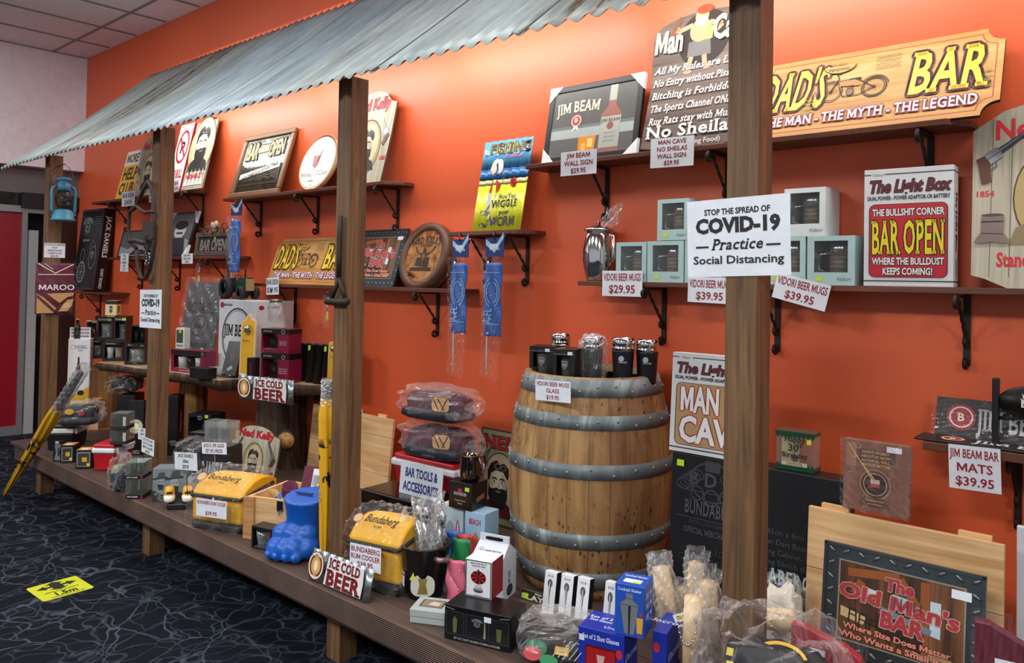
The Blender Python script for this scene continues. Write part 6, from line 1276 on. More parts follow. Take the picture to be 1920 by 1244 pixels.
umbrella(ua, ub, 'yellow and black rolled umbrella leaning off the left end of the deck', 'umbrella_print')
ub = Vector((PX[2]-.045, -1.03, at(621, 735, y=-1.03).z)); umbrella((PX[2]-.055, -1.035, ZD), ub, 'yellow printed rolled umbrella standing against the left side of the middle post', 'umbrella_print', False, 1.24)
def cooler(F, d, body, lid, trim, label, lidh=.06):
    r = thing('cooler_box', label, 'cooler', F); w, h = F.w, F.h; hb = h-lidh
    mb = MB(); mb.add([(-w*.46, .01, 0), (w*.46, .01, 0), (w*.46, d-.01, 0), (-w*.46, d-.01, 0), (-w/2, 0, hb), (w/2, 0, hb), (w/2, d, hb), (-w/2, d, hb)], [(0, 3, 2, 1), (4, 5, 6, 7), (0, 1, 5, 4), (1, 2, 6, 5), (2, 3, 7, 6), (3, 0, 4, 7)], body); mb.build('body', r, .008)
    mb = MB(); mb.box(-w*.53, w*.53, -.012, d+.012, hb+.001, hb+lidh*.55, trim); mb.build('rim', r, .008)
    mb = MB(); mb.box(-w*.50, w*.50, -.004, d+.004, hb+lidh*.56, h, lid); mb.build('lid', r, .010)
    mb = MB()
    for e in (-1, 1): mb.box(e*w*.545-.008, e*w*.545+.008, d*.1, d*.9, hb-.01, hb+lidh*.5, trim)
    mb.build('carry_handle', r, .004); return r
F = stand(86, 136, ZD+.001, 50, v=846, top=797); cooler(F, .26, P('101013', .4), P('16171a', .35), P('d8dcdd', .45), 'black cooler with a white rim at the far left of the deck'); CK = F
def fmg(t, w, h): t.poly([(-w*.36, h*.06), (w*.28, h*.06), (w*.16, h*.45), (w*.30, h*.86), (-w*.36, h*.86), (-w*.20, h*.45)], P('aab2b4', .25, .6)); t.rect(-w*.02, h*.25, w*.14, h*.7, P('23252a', .4)); stick(t, -w*.1, h*.94, .02, .014, PAPER)
F = stand(99, 117, ZD+.001, 50, v=866, top=828); carton('boxed_mug', 'black boxed steel mug in front of the black and white cooler', 'boxed mug', F, .03, P('121216', .4), fmg)
def capbag(F, d, label, c1, c2, mark, seed, nm='sports_cap'):
    r = thing(nm, label, 'cap', F); w, h = F.w, F.h
    mb = MB(); mb.blob((0, d/2, h*.42), w*.42, d*.42, h*.42, .03, seed, .55, c1, 30, 16, True); mb.build('cap', r)
    mb = MB(); mb.blob((0, d*.45, h*.20), w*.45, d*.48, h*.19, .02, seed+1, .5, c2, 30, 10, True); mb.build('base', r)
    if mark: mark(r, w, h, d)
    wrapped(r, 0, d/2, h*.5, w*.54, d*.54, h*.52, .07, seed+2); 
    mb = MB(); g = random.Random(seed); mb.grid(lambda u, v: (w*(.46+.22*u), d*.3+.05*sin(u*9+v*7), h*(.35+.25*u+.35*(v-.5)+.08*sin(u*15+v*11))), 9, 9, 'film', False); mb.build('loose_wrap', r)
def mk1(r, w, h, d): t = MB(); t.y = -.004+d*.04; t.disc(-w*.12, h*.62, .03, .02, P('c9a52c', .5)); t.disc(w*.16, h*.55, .022, .018, P('8a2a3a', .5)); t.build('badge', r)
F = stand(98, 178, CK.loc.z+CK.h+.001, 50, v=801, top=756); capbag(F, .2, 'black printed cap in a clear bag on the black and white cooler', P('15161b', .6), P('1f2430', .6), mk1, 11)
def ydispl(t, w, h): t.rect(-w*.42, h*.12, w*.42, h*.9, P('8c908c', .3)); t.rect(-w*.36, h*.16, w*.36, h*.84, P('3c3f3d', .3)); t.rect(-w*.1, h*.38, w*.22, h*.62, P('d1a51e', .5)); t.rect(w*.2, h*.14, w*.42, h*.3, P('d8c23a', .5))
def ytop(t, w, d): t.rect(-w*.48, .005, w*.48, d-.005, P('c9863a', .5)); t.rect(-w*.3, .012, w*.2, d*.6, P('dcd4c4', .5))
for u0, u1, v, tp, lb in ((113, 137, 869, 836, 'black window box with tan top, left of the matching pair near the red cooler'), (141, 171, 880, 845, 'black window box with tan top, right of the pair, touching the red cooler')):
    F = stand(u0, u1, ZD+.001, 50, v=v, top=tp); carton('glass_gift_box', lb, 'boxed glass', F, .10, BLACK, ydispl, None, ytop, 'tan-topped glass boxes')
F = stand(173, 213, ZD+.001, 40, v=884, top=833); cooler(F, .24, P('b4121f', .4), P('bf1624', .35), P('dfe3e6', .45), 'red cooler with a white rim near the left end of the deck', .055); RC = F
# clear packs of glasses
def clearpack(F, d, label, base, grp, ink=None, glasses=2):
    r = thing('clear_glass_pack', label, 'boxed glass', F, grp); w, h = F.w, F.h
    MB().box(-w/2, w/2, 0, d, 0, h*.22, base).build('base_card', r, .001)
    for i in range(glasses): x = (-.24+.48*i)*w if glasses > 1 else 0; mb = MB(); mb.lathe([(0, h*.24), (w*.15, h*.24), (w*.20, h*.92), (w*.18, h*.92), (w*.13, h*.3), (0, h*.3)], (x, d/2, 0), 16, 'smoke_glass'); mb.build('glass', r)
    t = MB(); t.y = -.0006
    if ink: t.text('SHOT GLASSES', -w*.1, h*.07, h*.07, ink, w*.6, 1); t.rect(w*.36, 0, w*.48, h*.22, P('7a1c30', .5)); t.build('print', r)
    else: t.rect(w*.30, h*.24, w*.48, h*.80, P('d2d6d6', .5)); t.rect(-w*.4, h*.3, w*.0, h*.7, P('26292b', .4)); t.build('insert', r)
    MB().box(-w/2-.001, w/2+.001, -.001, d+.001, h*.22, h, 'acrylic').build('clear_cover', r)
F = stand(206, 236, RC.loc.z+RC.h+.001, 42, v=834, top=806); clearpack(F, .11, 'clear boxed glass pair, lower of two on the red cooler', P('2a2d2e', .4), 'clear glass packs on the red cooler'); zz = F.loc.z+F.h
F = stand(207, 236, zz+.002, 42, v=806, top=776); clearpack(F, .11, 'clear boxed glass pair, upper of two on the red cooler', P('2a2d2e', .4), 'clear glass packs on the red cooler')
F = stand(235, 268, ZD+.001, 44, v=936, top=900); clearpack(F, .11, 'clear-topped black box of glasses beside the navy bundle, lower of two', P('131317', .4), 'clear-topped glass boxes by the hat picture tin', WHITE); zz = F.loc.z+F.h
F = stand(234, 268, zz+.002, 44, v=899, top=868); clearpack(F, .11, 'clear-topped black box of glasses beside the navy bundle, upper of two', P('131317', .4), 'clear-topped glass boxes by the hat picture tin', WHITE)
F = stand(200, 232, ZD+.001, 44, v=925, top=862); r = thing('bagged_beanie', 'navy knit bundle in a crumpled clear bag at the deck edge', 'bagged item', F); w, h = F.w, F.h
mb = MB(); mb.blob((0, .07, h*.34), w*.46, .07, h*.34, .10, 21, .7, P('1c2740', .7), 34, 18, True); mb.build('knit', r); mb = MB(); mb.blob((-.01, .06, h*.62), w*.3, .05, h*.16, .12, 22, .7, P('7d8f6a', .6), 26, 12, True); mb.build('label_fold', r); wrapped(r, 0, .07, h*.5, w*.55, .085, h*.54, .14, 23); wrapped(r, .02, .07, h*.95, w*.28, .03, h*.18, .2, 24, 'bag_top')
for bl, br, tl, lb, ln, y_ in (((265, 847), (288, 857), (267, 818), 'tilted white price card on the deck beside the second post', ('SET OF 2 RUM', 'SET OF 2 RUM', 'SHOT GLASSES', '$19.95'), -1.06), ((259, 824), (274, 826), (260, 803), 'white price card behind the tilted one, beside the second post', ('RUM', 'GLASS', '$9'), -1.0)):
    card(ln, bl, br, tl, y_, lb, INK, 'price cards on the deck', stem=ZD)
# black things under the slab by the second post
F = stand(216, 250, ZD+.001, 48, y=-.72, top=742); carton('black_carton', 'plain black carton under the slab with a bagged pillow on top', 'box', F, .2, P('101013', .4)); KB = F
F = stand(202, 258, KB.loc.z+KB.h+.001, 48, y=-.74, top=704); r = thing('wrapped_pillow', 'black pillow in shiny plastic squeezed under the left end of the slab', 'pillow', F); w, h = F.w, F.h
mb = MB(); mb.blob((0, .10, h*.45), w*.46, .12, h*.42, .06, 31, .7, P('14151a', .6), 34, 16, True); mb.build('pillow', r); wrapped(r, -.01, .10, h*.5, w*.54, .14, h*.48, .12, 32)
def fr_round(t, w, h):
    for R_, K in ((.48, 'b6babc'), (.42, '7b8288'), (.40, 'd9dadb'), (.33, 'c7c92e'), (.22, 'e6e8ea')): t.disc(0, h*.52, w*R_, w*R_, P(K, .4))
    t.text('RUM COMPANY', 0, h*.52+w*.24, w*.06, INK, w*.5, 1); t.rect(-w*.4, 0, w*.4, h*.1, INK); t.text('DANIELS', 0, h*.02, h*.06, SILVERINK, w*.7, 2)
F = stand(237, 266, ZD+.001, 48, y=-.80, top=752, tilt=.05); carton('round_sign_box', 'black boxed round yellow and silver bar sign beside the second post', 'boxed sign', F, .04, P('121216', .35), fr_round)
def tb(t, w, h): t.text('GENTLEMANS', w*.4, h*.72, w*.22, SILVERINK, -h*.34, 1, rot=-pi/2, al='l'); jdlogo(t, w*.5, h*.2, w*.30)
F = stand(312, 331, ZD+.001, 40, y=-.62, top=742); carton('black_carton', 'tall black whiskey carton standing just right of the second post', 'box', F, .10, P('101013', .35), lambda t, w, h: jdlogo(t, w*.1, h*.2, w*.36), tb)
F = stand(317, 384, ZD+.001, 30, y=-.86, top=826); r = thing('wrapped_pillow', 'black pillow in shiny wrinkled plastic right of the second post', 'pillow', F); w, h = F.w, F.h
mb = MB(); mb.blob((0, .14, h*.45), w*.48, .14, h*.46, .04, 41, .45, P('13141a', .55), 36, 18, True); mb.build('pillow', r); wrapped(r, 0, .14, h*.5, w*.53, .16, h*.52, .07, 42); PL = F
F = stand(352, 396, PL.loc.z+PL.h+.001, 26, y=-.72, top=776); r = thing('glass_set_box', 'black whiskey glass set box with a grey window, on the wrapped black pillow', 'boxed glass', F); w, h = F.w, F.h
mb = MB(); hollow(mb, w, h, .14, (-w*.44, h*.14, w*.44, h*.86), P('111114', .35), P('7e8586', .5)); mb.build('carton', r); t = MB(); t.y = -.0006; t.disc(0, h*.84, h*.12, h*.10, BLACK); t.ring(0, h*.84, h*.11, h*.09, .003, SILVERINK); stick(t, w*.28, h*.92, .024, .02, P('cfd83a', .5)); t.build('print', r)
F = stand(374, 424, ZD+.001, 24, y=-.94, top=836); carton('black_carton', 'low black carton under the two clear square tumblers', 'box', F, .13, P('101013', .35)); TB = F
for k, lx in enumerate((-.25, .24)):
    c_, s_ = cos(TB.rz), sin(TB.rz); g_ = fr(*(TB.loc+Vector((lx*TB.w*c_-.065*s_, lx*TB.w*s_+.065*c_, TB.h+.001)))); g_.rz = TB.rz+pi/4; r = thing('square_tumbler', ('thick clear square tumbler on the low black carton, left of two', 'thick clear square tumbler on the low black carton, right of two')[k], 'glass', g_, 'clear square tumblers')
    mb = MB(); mb.lathe([(0, 0), (.052, 0), (.056, .012), (.060, .13), (.056, .13), (.048, .03), (0, .028)], seg=4, mat='clear_glass', smooth=False); mb.build('glass', r); mb = MB(); mb.T = Matrix.Rotation(pi/4, 4, 'Z'); mb.box(-.025, .025, -.025, .025, .03, .09, P('2b2f31', .4)); mb.build('sleeve_card', r)
def fdn(t, w, h): t.text('DANIELS', -w*.1, h*.42, h*.40, P('9fa6a8', .5), -w*.8, 2)
F = stand(366, 416, ZD+.002, 24, y=-1.03, top=852, tilt=.2); carton('wrapped_pouch', 'black lettered whiskey pouch in clear film behind the yellow cooler bag', 'pouch', F, .05, P('17181d', .45), fdn)
card(('JACK DANIELS', '500ml', '$29.95'), (328, 880), (370, 884), (328, 848), -1.085, 'white whiskey price card behind the hat picture tin', INK, 'price cards on the deck', stem=ZD)
card(('JACK D. 2PK GLASS', 'SET OF 2 PIECES'), (379, 851), (425, 853), (384, 833.5), -1.03, 'glossy white price card on the black pouch, left of the outlaw sign', P('6a2230', .6), 'price cards on the deck', stem=ZD)
# tin with a black and white picture of two men in hats
def fh(t, w, h):
    for x, z, s, K in ((-w*.27, h*.60, .8, '8d969b'), (w*.14, h*.58, 1.0, '9aa3a8')):
        t.disc(x, z-h*.06, w*.13*s, h*.20*s, P(K, .5)); t.poly([(x-w*.12*s, z-h*.1*s), (x+w*.12*s, z-h*.12*s), (x+w*.09*s, z-h*.30*s), (x-w*.05*s, z-h*.32*s)], P('2a2d30', .5)); t.poly([(x-w*.30*s, z+h*.06*s), (x+w*.26*s, z+h*.14*s), (x+w*.24*s, z+h*.20*s), (x-w*.24*s, z+h*.13*s)], P('2f3337', .5)); t.poly([(x-w*.14*s, z+h*.12*s), (x+w*.17*s, z+h*.17*s), (x+w*.14*s, z+h*.36*s), (x-w*.06*s, z+h*.34*s)], P('454b50', .5)); t.rect(x-w*.06*s, z-h*.02, x-w*.01*s, z, INK); t.rect(x+w*.04*s, z-h*.02, x+w*.09*s, z, INK)
    t.poly([(-w/2, 0), (w/2, 0), (w/2, h*.25), (w*.2, h*.3), (-w*.2, h*.22), (-w/2, h*.34)], P('2c3034', .5)); jdlogo(t, -w*.22, h*.14, w*.20)
F = stand(285, 350, ZD+.001, 46, v=941, top=879); carton('picture_tin', 'grey tin with a picture of two men in hats at the deck edge', 'tin', F, .10, P('7d878d', .3), fh); w, h = F.w, F.h
F = fr(F.loc.x+.16, F.loc.y+.06, ZD+.001, .16, .2, .6); r = thing('plastic_bundle', 'crumpled empty clear plastic bundle between the hat tin and the yellow bag', 'bag', F); wrapped(r, 0, .06, .08, .06, .05, .08, .22, 55, 'bag', 'film_thick')
# baby boots on a black tray
F = stand(312, 352, ZD+.001, 50, v=957, top=950); w = F.w; r = thing('boot_tray', 'black tray carrying a pair of tiny yellow and white boots', 'tray', F); MB().box(-w/2, w/2, 0, .13, 0, .03, P('141416', .4)).build('tray', r, .006)
for k, x in enumerate((-.045, .045)):
    g_ = fr(0, 0, 0); c, s = cos(F.rz), sin(F.rz); g_.loc = F.loc+Vector((x*c-.02*s, x*s+.02*c, .031)); g_.rz = F.rz+.25; r2 = thing('baby_boot', ('tiny yellow and white boot on the black tray, left one', 'tiny yellow and white boot on the black tray, right one')[k], 'boot', g_, 'tiny boots')
    mb = MB(); mb.blob((0, .03, .02), .028, .055, .02, .03, 3, .7, OFFW, 22, 10, True); mb.build('sole', r2); mb = MB(); mb.blob((0, .04, .045), .025, .04, .03, .04, 4, .7, YELLOW, 22, 12, True); mb.build('upper', r2); mb = MB(); mb.box(-.014, .014, -.004, .02, .045, .056, INK); mb.build('strap', r2, .003)
# ================================================================ yellow soft cooler bags
def coolbag(F, d, label, tag, tl):
    r = thing('soft_cooler_bag', label, 'cooler bag', F, 'yellow soft cooler bags'); w, h = F.w, F.h; hb = h*.62
    mb = MB(); mb.box(-w/2, w/2, 0, d, h*.14, hb, YELLOW); mb.build('body', r, .018, 3); mb = MB(); mb.box(-w*.505, w*.505, -.004, d+.004, 0, h*.145, P('1a1a1d', .6)); mb.build('base_panel', r, .014)
    mb = MB(); mb.grid(lambda u, v: (-w*.5+w*u, d*v-.006*(1-v), hb+(h-hb)*(sin(pi*min(1, .01+.80*v))**.55)*(1-.10*(2*u-1)**4)-.02), 18, 18, YELLOW); o = mb.build('lid', r); md = o.modifiers.new('s', 'SOLIDIFY'); md.thickness = .012
    mb = MB(); 
    for e in (-1, 1): mb.add([(e*w*.5, 0, hb-.02)]+[(e*w*.5, d*k/14, hb+(h-hb)*(sin(pi*min(1, .01+.80*k/14))**.55)*.9-.02) for k in range(15)]+[(e*w*.5, d, hb-.02)], [tuple(range(17))], YELLOW)
    mb.build('lid_side', r)
    mb = MB(); mb.tube([(-w*.5, d*.9, hb+.03), (-w*.505, 0, hb+.004), (-w*.48, -.008, hb), (w*.48, -.008, hb), (w*.505, 0, hb+.004), (w*.5, d*.9, hb+.03)], .009, P('1d1c1c', .5), 8); mb.tube([(-w*.02, -.012, hb), (-w*.02, -.02, hb-.03)], .006, SILVERINK, 6); mb.build('zip', r)
    t = MB(); t.T = Matrix.Translation((0, d*.10, hb+(h-hb)*.62)) @ Matrix.Rotation(-.95, 4, 'X'); t.y = -.022; t.text('Bundaberg', w*.08, .0, h*.12, P('2a2010', .5), -w*.62, 0, .25, out=P('2a2010', .5), ot=.03); t.text('RUM', w*.08, -h*.08, h*.04, P('2a2010', .5), None, 1); t.ring(-w*.36, h*.03, w*.09, w*.09, w*.014, P('a03a2a', .5)); t.disc(-w*.36, h*.03, w*.075, w*.075, P('b5a77c', .6)); t.T = None; t.y = -.002
    t.ring(0, hb*.78, w*.20, hb*.20, .006, P('a8332a', .5), 20, 0, pi); t.disc(0, hb*.80, w*.05, hb*.10, P('cfc9b4', .6)); t.build('print', r)
    mb = MB(); mb.grid(lambda u, v: (-w*.54+w*1.08*u, -.03+.012*sin(u*23+v*9)*sin(v*19+u*6), h*.04+h*.60*v), 30, 20, 'film', False); mb.grid(lambda u, v: (w*.56+.014*sin(v*17+u*9), -.03+(d+.05)*u, h*.04+h*(.78-.1*u)*v+.01*sin(u*20)), 20, 20, 'film', False); mb.grid(lambda u, v: (-w*.54+w*1.1*u, -.03+(d+.04)*v, hb+(h-hb)*(sin(pi*min(1, .01+.80*v))**.55)+.012+.010*sin(u*21+v*13)*sin(v*17)), 28, 20, 'film', False); mb.build('clear_bag', r)
    MB_ = MB(); x0, z0, cw, ch = tag; MB_.box(x0-cw/2, x0+cw/2, -.046, -.0448, z0, z0+ch, PAPER)
    MB_.y = -.0464
    for k, s_ in enumerate(('BUNDABERG', 'RUM COOLER', '$39.95') if tl else ('BUNDABERG RUM COOLER', '', '$39.95')): MB_.text(s_, x0, z0+ch*(.70-.29*k), ch*.20, INKRED, cw*.93, 1)
    MB_.build('price_tag', r); return r
F = stand(358, 452, ZD+.001, 22, v=989, top=888); w = F.w; coolbag(F, .26, 'yellow soft cooler bag in clear film left of the pine crate', (.01, F.h*.30, w*.60, F.h*.32), False)
F = stand(652, 748, ZD+.001, 14, v=1098, top=961); w = F.w; coolbag(F, .20, 'yellow soft cooler bag in clear film right of the middle post', (-w*.02, F.h*.33, w*.60, F.h*.33), True)
# outlaw sign standing behind the first cooler bag
F = stand(424, 512, ZD+.006, 10, y=-.66, top=792, tilt=.16); outlaw_sign(F, 'outlaw portrait sign standing on the deck behind the left yellow cooler bag')
# ================================================================ pine crate of neoprene can holders
F = stand(462, 588, ZD+.001, 22, v=1009, top=930); r = thing('pine_crate', 'open pine crate full of team-coloured can coolers behind the blue foot', 'crate', F); w, h, d = F.w, F.h, .30
for nm, bx_ in (('front_board', (-w/2, w/2, 0, .016, .0, h)), ('back_board', (-w/2, w/2, d-.016, d, 0, h)), ('side_board', (-w/2, -w/2+.016, .0165, d-.0165, 0, h)), ('side_board', (w/2-.016, w/2, .0165, d-.0165, 0, h)), ('bottom_board', (-w/2+.017, w/2-.017, .017, d-.017, 0.001, .014))): MB().box(*bx_, 'pine').build(nm, r, .002)
MB().box(-w/2-.012, -w/2+.045, -.013, -.0005, 0, h, 'pine_dark').build('corner_post', r, .002)
mb = MB(); mb.box(-.015, .015, -.006, 0, h-.05, h-.005, DKSTEEL); mb.tube([(-.01, -.01, h-.045), (0, -.012, h-.07), (.01, -.01, h-.045)], .003, STEEL, 6); mb.build('latch', r, .001)
CR = F; c, s = cos(F.rz), sin(F.rz)
for k, (lx, ly, lz, ax, az, c1, c2, lb) in enumerate(((-.03, .11, .03, .45, .5, '5b1230', 'c39a5a', 'maroon neoprene can cooler tilted in the pine crate, topmost'), (.09, .16, .01, -.5, .9, 'c39a5a', '5b1230', 'gold neoprene can cooler with maroon oval in the pine crate'), (-.10, .09, -.01, .9, .3, '3468b0', '1d2f60', 'blue neoprene can cooler at the left of the pine crate'), (.17, .13, .0, -.6, .2, '5b1230', 'b9c4dc', 'maroon and white can cooler at the right of the pine crate'), (.05, .08, -.03, 1.2, 1.2, '6fa8d8', 'e4e8ee', 'pale blue can cooler at the front of the pine crate'), (-.14, .2, -.02, .3, 1.4, 'c9a468', '7d4b28', 'tan can cooler at the back left of the pine crate'))):
    g_ = fr(*(CR.loc+Vector((lx*c-ly*s, lx*s+ly*c, h*.62+lz)))); r2 = thing('can_cooler', lb, 'can cooler', g_, 'can coolers in the pine crate'); r2.rotation_euler = (ax*.8, az*.6, F.rz+k)
    mb = MB(); mb.lathe([(.030, 0), (.036, .004), (.037, .06), (.036, .10), (.032, .104), (.031, .02)], seg=22, mat=P(c1, .7)); mb.build('sleeve', r2); mb = MB(); mb.lathe([(.0374, .03), (.0376, .055)], seg=22, mat=P(c2, .7)); mb.F = mb.F[:22]; mb.K = mb.K[:22]; mb.S = mb.S[:22]; mb.build('stripe', r2)
g_ = fr(*(CR.loc+Vector((.0*c-.22*s, .0*s+.22*c, h*.80)))); g_.rz = F.rz; g_.tilt = .3; MBk = MB(); MBk.box(-.05, .05, 0, .002, 0, .14, MAROON); r2 = thing('swing_tag', 'maroon swing tag with white barcode label sticking up from the pine crate', 'tag', g_); MBk.build('card', r2); t = MB(); t.y = -.0006; t.rect(.005, .03, .045, .13, PAPER); 
for k in range(7): t.rect(.010+.005*k, .05, .0125+.005*k, .10, INK)
t.build('barcode', r2)
F = stand(471, 508, ZD+.001, 14, y=-1.155, top=986); r = thing('boxed_shot_glass', 'clear shot glass in a dark clear-sided box in front of the pine crate', 'boxed glass', F); w, h = F.w, F.h
mb = MB(); hollow(mb, w, h, .07, (-w*.42, h*.06, w*.42, h*.90), P('161619', .4), P('4b4f50', .5)); mb.build('carton', r); MB().lathe([(0, .005), (w*.26, .005), (w*.34, h*.78), (w*.31, h*.78), (w*.22, .018), (0, .018)], (-w*.08, .035, 0), 18, 'clear_glass').build('glass', r); t = MB(); t.y = .004; t.ring(-w*.08, h*.5, w*.12, h*.12, .003, INK); t.rect(w*.34, h*.1, w*.40, h*.85, P('a8202c', .5)); t.build('print', r)
# ================================================================ big blue beast foot money box
F = fr(0, 0, 0); q = at(556, 1040, z=ZD); F = fr(q.x+.01, q.y+.005, ZD+.001, 0, 0, math.radians(20)); sc_ = (at(556, 930, y=q.y).z-ZD)/.42
FB_ = P('0c56b4', .38); r = thing('foot_money_box', 'big glossy blue beast-foot money box at the deck edge left of the middle post', 'money box', F)
mb = MB(); S = sc_
def leg(u, v):
    a = 2*pi*u; z = .04+.385*max(0, min(1, (v-.04)/.92)); e = 1 if .03 < v < .97 else 0; q = (z-.04)/.385; R_ = (.128+.030*q**3-.010*sin(pi*q))*e; tl = .030*sin(a)*q*e
    return ((R_*cos(a)*1.10+.025*q+.01)*S, (R_*.95*sin(a)+.03)*S, (z+tl)*S)
mb.grid(leg, 44, 26, FB_, True, True)
for x, y_, z, a, b_, c_ in ((-.01, .0, .10, .165, .15, .10), (-.10, -.10, .075, .085, .10, .075), (-.02, -.13, .08, .07, .09, .075), (.06, -.12, .085, .07, .09, .08), (.12, -.05, .08, .08, .10, .08), (-.10, -.05, .16, .08, .09, .07), (.0, -.07, .17, .085, .08, .07), (.09, -.03, .17, .08, .08, .07)): mb.ball((x*S, y_*S, z*S), a*S, b_*S, c_*S, FB_, 22, 14)
for k, x in enumerate((-.115, -.045, .03, .10)): mb.ball((x*S, (-.185+.012*abs(k-1.3))*S, .045*S), .042*S, .042*S, .045*S, FB_, 18, 12)
o = mb.build('foot', r); md = o.modifiers.new('r', 'REMESH'); md.mode = 'VOXEL'; md.voxel_size = .007; md.use_smooth_shade = True; md = o.modifiers.new('sm', 'SMOOTH'); md.iterations = 6; md.factor = .6
mb = MB(); mb.T = Matrix.Translation((.02*S, .03*S, .415*S)) @ Matrix.Rotation(.17, 4, 'X'); mb.box(-.07*S, .07*S, -.006, .006, .012, .016, P('072a63', .5)); mb.T = None; mb.build('coin_slot', r)
for k, x in enumerate((-.115, -.045, .03, .10)): mb = MB(); mb.ball((x*S, (-.222+.012*abs(k-1.3))*S, .052*S), .022*S, .012*S, .020*S, P('2b6fd0', .3), 14, 8); mb.build('toenail', r)
F = place((576, 1085), (689, 1133), z=ZD+.001, top=1026, tilt=.2); beer_sign(F, 'corrugated ICE COLD BEER sign propped at the deck front before the middle post')
# ================================================================ deck between the middle post and the barrel
def lidpanel(F, label, n=4):
    r = thing('crate_lid', label, 'wood panel', F); w, h = F.w, F.h
    for k in range(n): mb = MB(); mb.box(-w/2, w/2, 0, .018, h*(k/n)+.0008, h*((k+1)/n)-.0008, 'pine'); mb.build('plank', r, .0015)
    for e in (-1, 1): mb = MB(); mb.box(e*w*.34-.035, e*w*.34+.035, .018, .034, .02, h+.014, 'pine'); mb.build('batten', r, .0015)
    return r
F = stand(574, 724, ZD+.003, 0, y=-.22, top=757, tilt=.10); lidpanel(F, 'pale pine crate lid leaning on the wall behind the middle post'); CL = F
F = stand(588, 619, CL.loc.z+CL.h+.016, 0, y=-.17, top=734); carton('black_carton', 'small black carton resting on top of the crate lid by the middle post', 'box', F, .08, P('0f1012', .4))
a = at(681, 800, y=-.245); card(('25',), (679, 801), (683.5, 800), (680, 768), -.172, 'white card on the crate lid, cut off by the middle post', INK, 'price cards on the deck')
F = stand(676, 803, ZD+.001, 3, y=-.68, top=916); r = thing('tool_case', 'black lacquered case with a chrome latch right of the middle post', 'case', F); w, h, d = F.w, F.h, .36
MB().box(-w/2, w/2, 0, d, 0, h*.64, GLOSSBLK).build('base', r, .004); MB().box(-w*.505, w*.505, -.004, d+.004, h*.66, h, GLOSSBLK).build('lid', r, .010, 3)
mb = MB(); mb.box(-.03, .0, -.008, -.0045, h*.50, h*.80, CHROME); mb.box(-.024, -.006, -.014, -.008, h*.56, h*.70, STEEL); mb.tube([(-.015, -.014, h*.56), (-.015, -.020, h*.44), (-.015, -.010, h*.36)], .005, CHROME, 8); mb.build('latch', r, .001); TC = F
ztc = TC.loc.z+TC.h+.001
F = stand(738, 850, ztc, 3, y=-.50, top=848); cooler(F, .20, P('b4121f', .4), P('c01624', .35), P('dfe3e6', .45), 'red cooler with a white rim behind the bar tools notice', .06); RC2 = F
F = stand(748, 827, ztc, 3, y=-.60, top=863, tilt=.08); w, h = F.w, F.h; r = thing('bar_tools_notice', 'white BAR TOOLS & ACCESSORIES notice leaning on the red cooler', 'notice', F); MB().box(-w/2, w/2, 0, .002, 0, h, P('cfdbe2', .35)).build('sheet', r)
t = MB(); t.y = -.0005; t.text('BAR TOOLS &', 0, h*.56, h*.26, INKBLUE, -w*.76, 3); t.text('ACCESSORIES', 0, h*.13, h*.27, INKBLUE, -w*.82, 3); t.build('lettering', r)
def mk2(r, w, h, d):
    t = MB(); t.T = Matrix.Translation((w*.22, d*.06, h*.52)) @ Matrix.Rotation(.3, 4, 'Z'); t.y = 0; t.rrect(-.05, -.03, .05, .045, .02, P('2a1418', .6)); t.rrect(-.045, -.026, .045, .04, .018, P('d3a66a', .6))
    for x0, x1 in ((-.04, -.01), (-.015, .02), (.035, .005)): t.line([(x0, .035), (x1, -.02)], .006, P('3a1420', .6))
    t.T = None; t.build('badge', r)
zc = RC2.loc.z+RC2.h+.001
F = stand(738, 858, zc, 3, y=-.52, top=785); capbag(F, .22, 'maroon and black backpack-like cap in crinkled film, lower of two on the red cooler', P('4a1730', .6), P('1e2330', .55), mk2, 61); z2_ = zc+F.h*1.05
F = stand(738, 856, z2_, 3, y=-.52, top=720); capbag(F, .22, 'maroon and black cap with a gold badge in crinkled film, topmost on the red cooler', P('4a1730', .6), P('1b2029', .5), mk2, 71)
F = fr(at(715, 820, y=-.5).x, -.50, zc+.05); r = None
# tall NED sign by the barrel
F = stand(893, 975, ZD+.003, 0, y=-.16, top=800, tilt=.06); w, h = F.w, F.h
r = thing('outlaw_sign', 'tall green tin outlaw sign half hidden behind the barrel', 'sign', F); board(r, w, h, .006, P('8d9a74', .5), P('3e3226', .6))
d = MB(); d.frame(-w*.48, h*.01, w*.48, h*.99, .008, P('4b3a28', .6)); d.disc(-w*.02, h*.42, w*.40, h*.34, P('2e241c', .6)); d.disc(-w*.02, h*.42, w*.38, h*.33, P('bcae92', .6)); pistol(d, -w*.36, h*.70, w*.26, .9); portrait(d, -w*.04, h*.44, w*.52, coat='5a1a20'); d.build('artwork', r)
t = MB(); t.y = -.006; t.text('NED', -w*.02, h*.80, h*.13, P('b9202c', .5), -w*.78, 2, out=P('3a1512', .6), ot=.05); t.build('lettering', r)
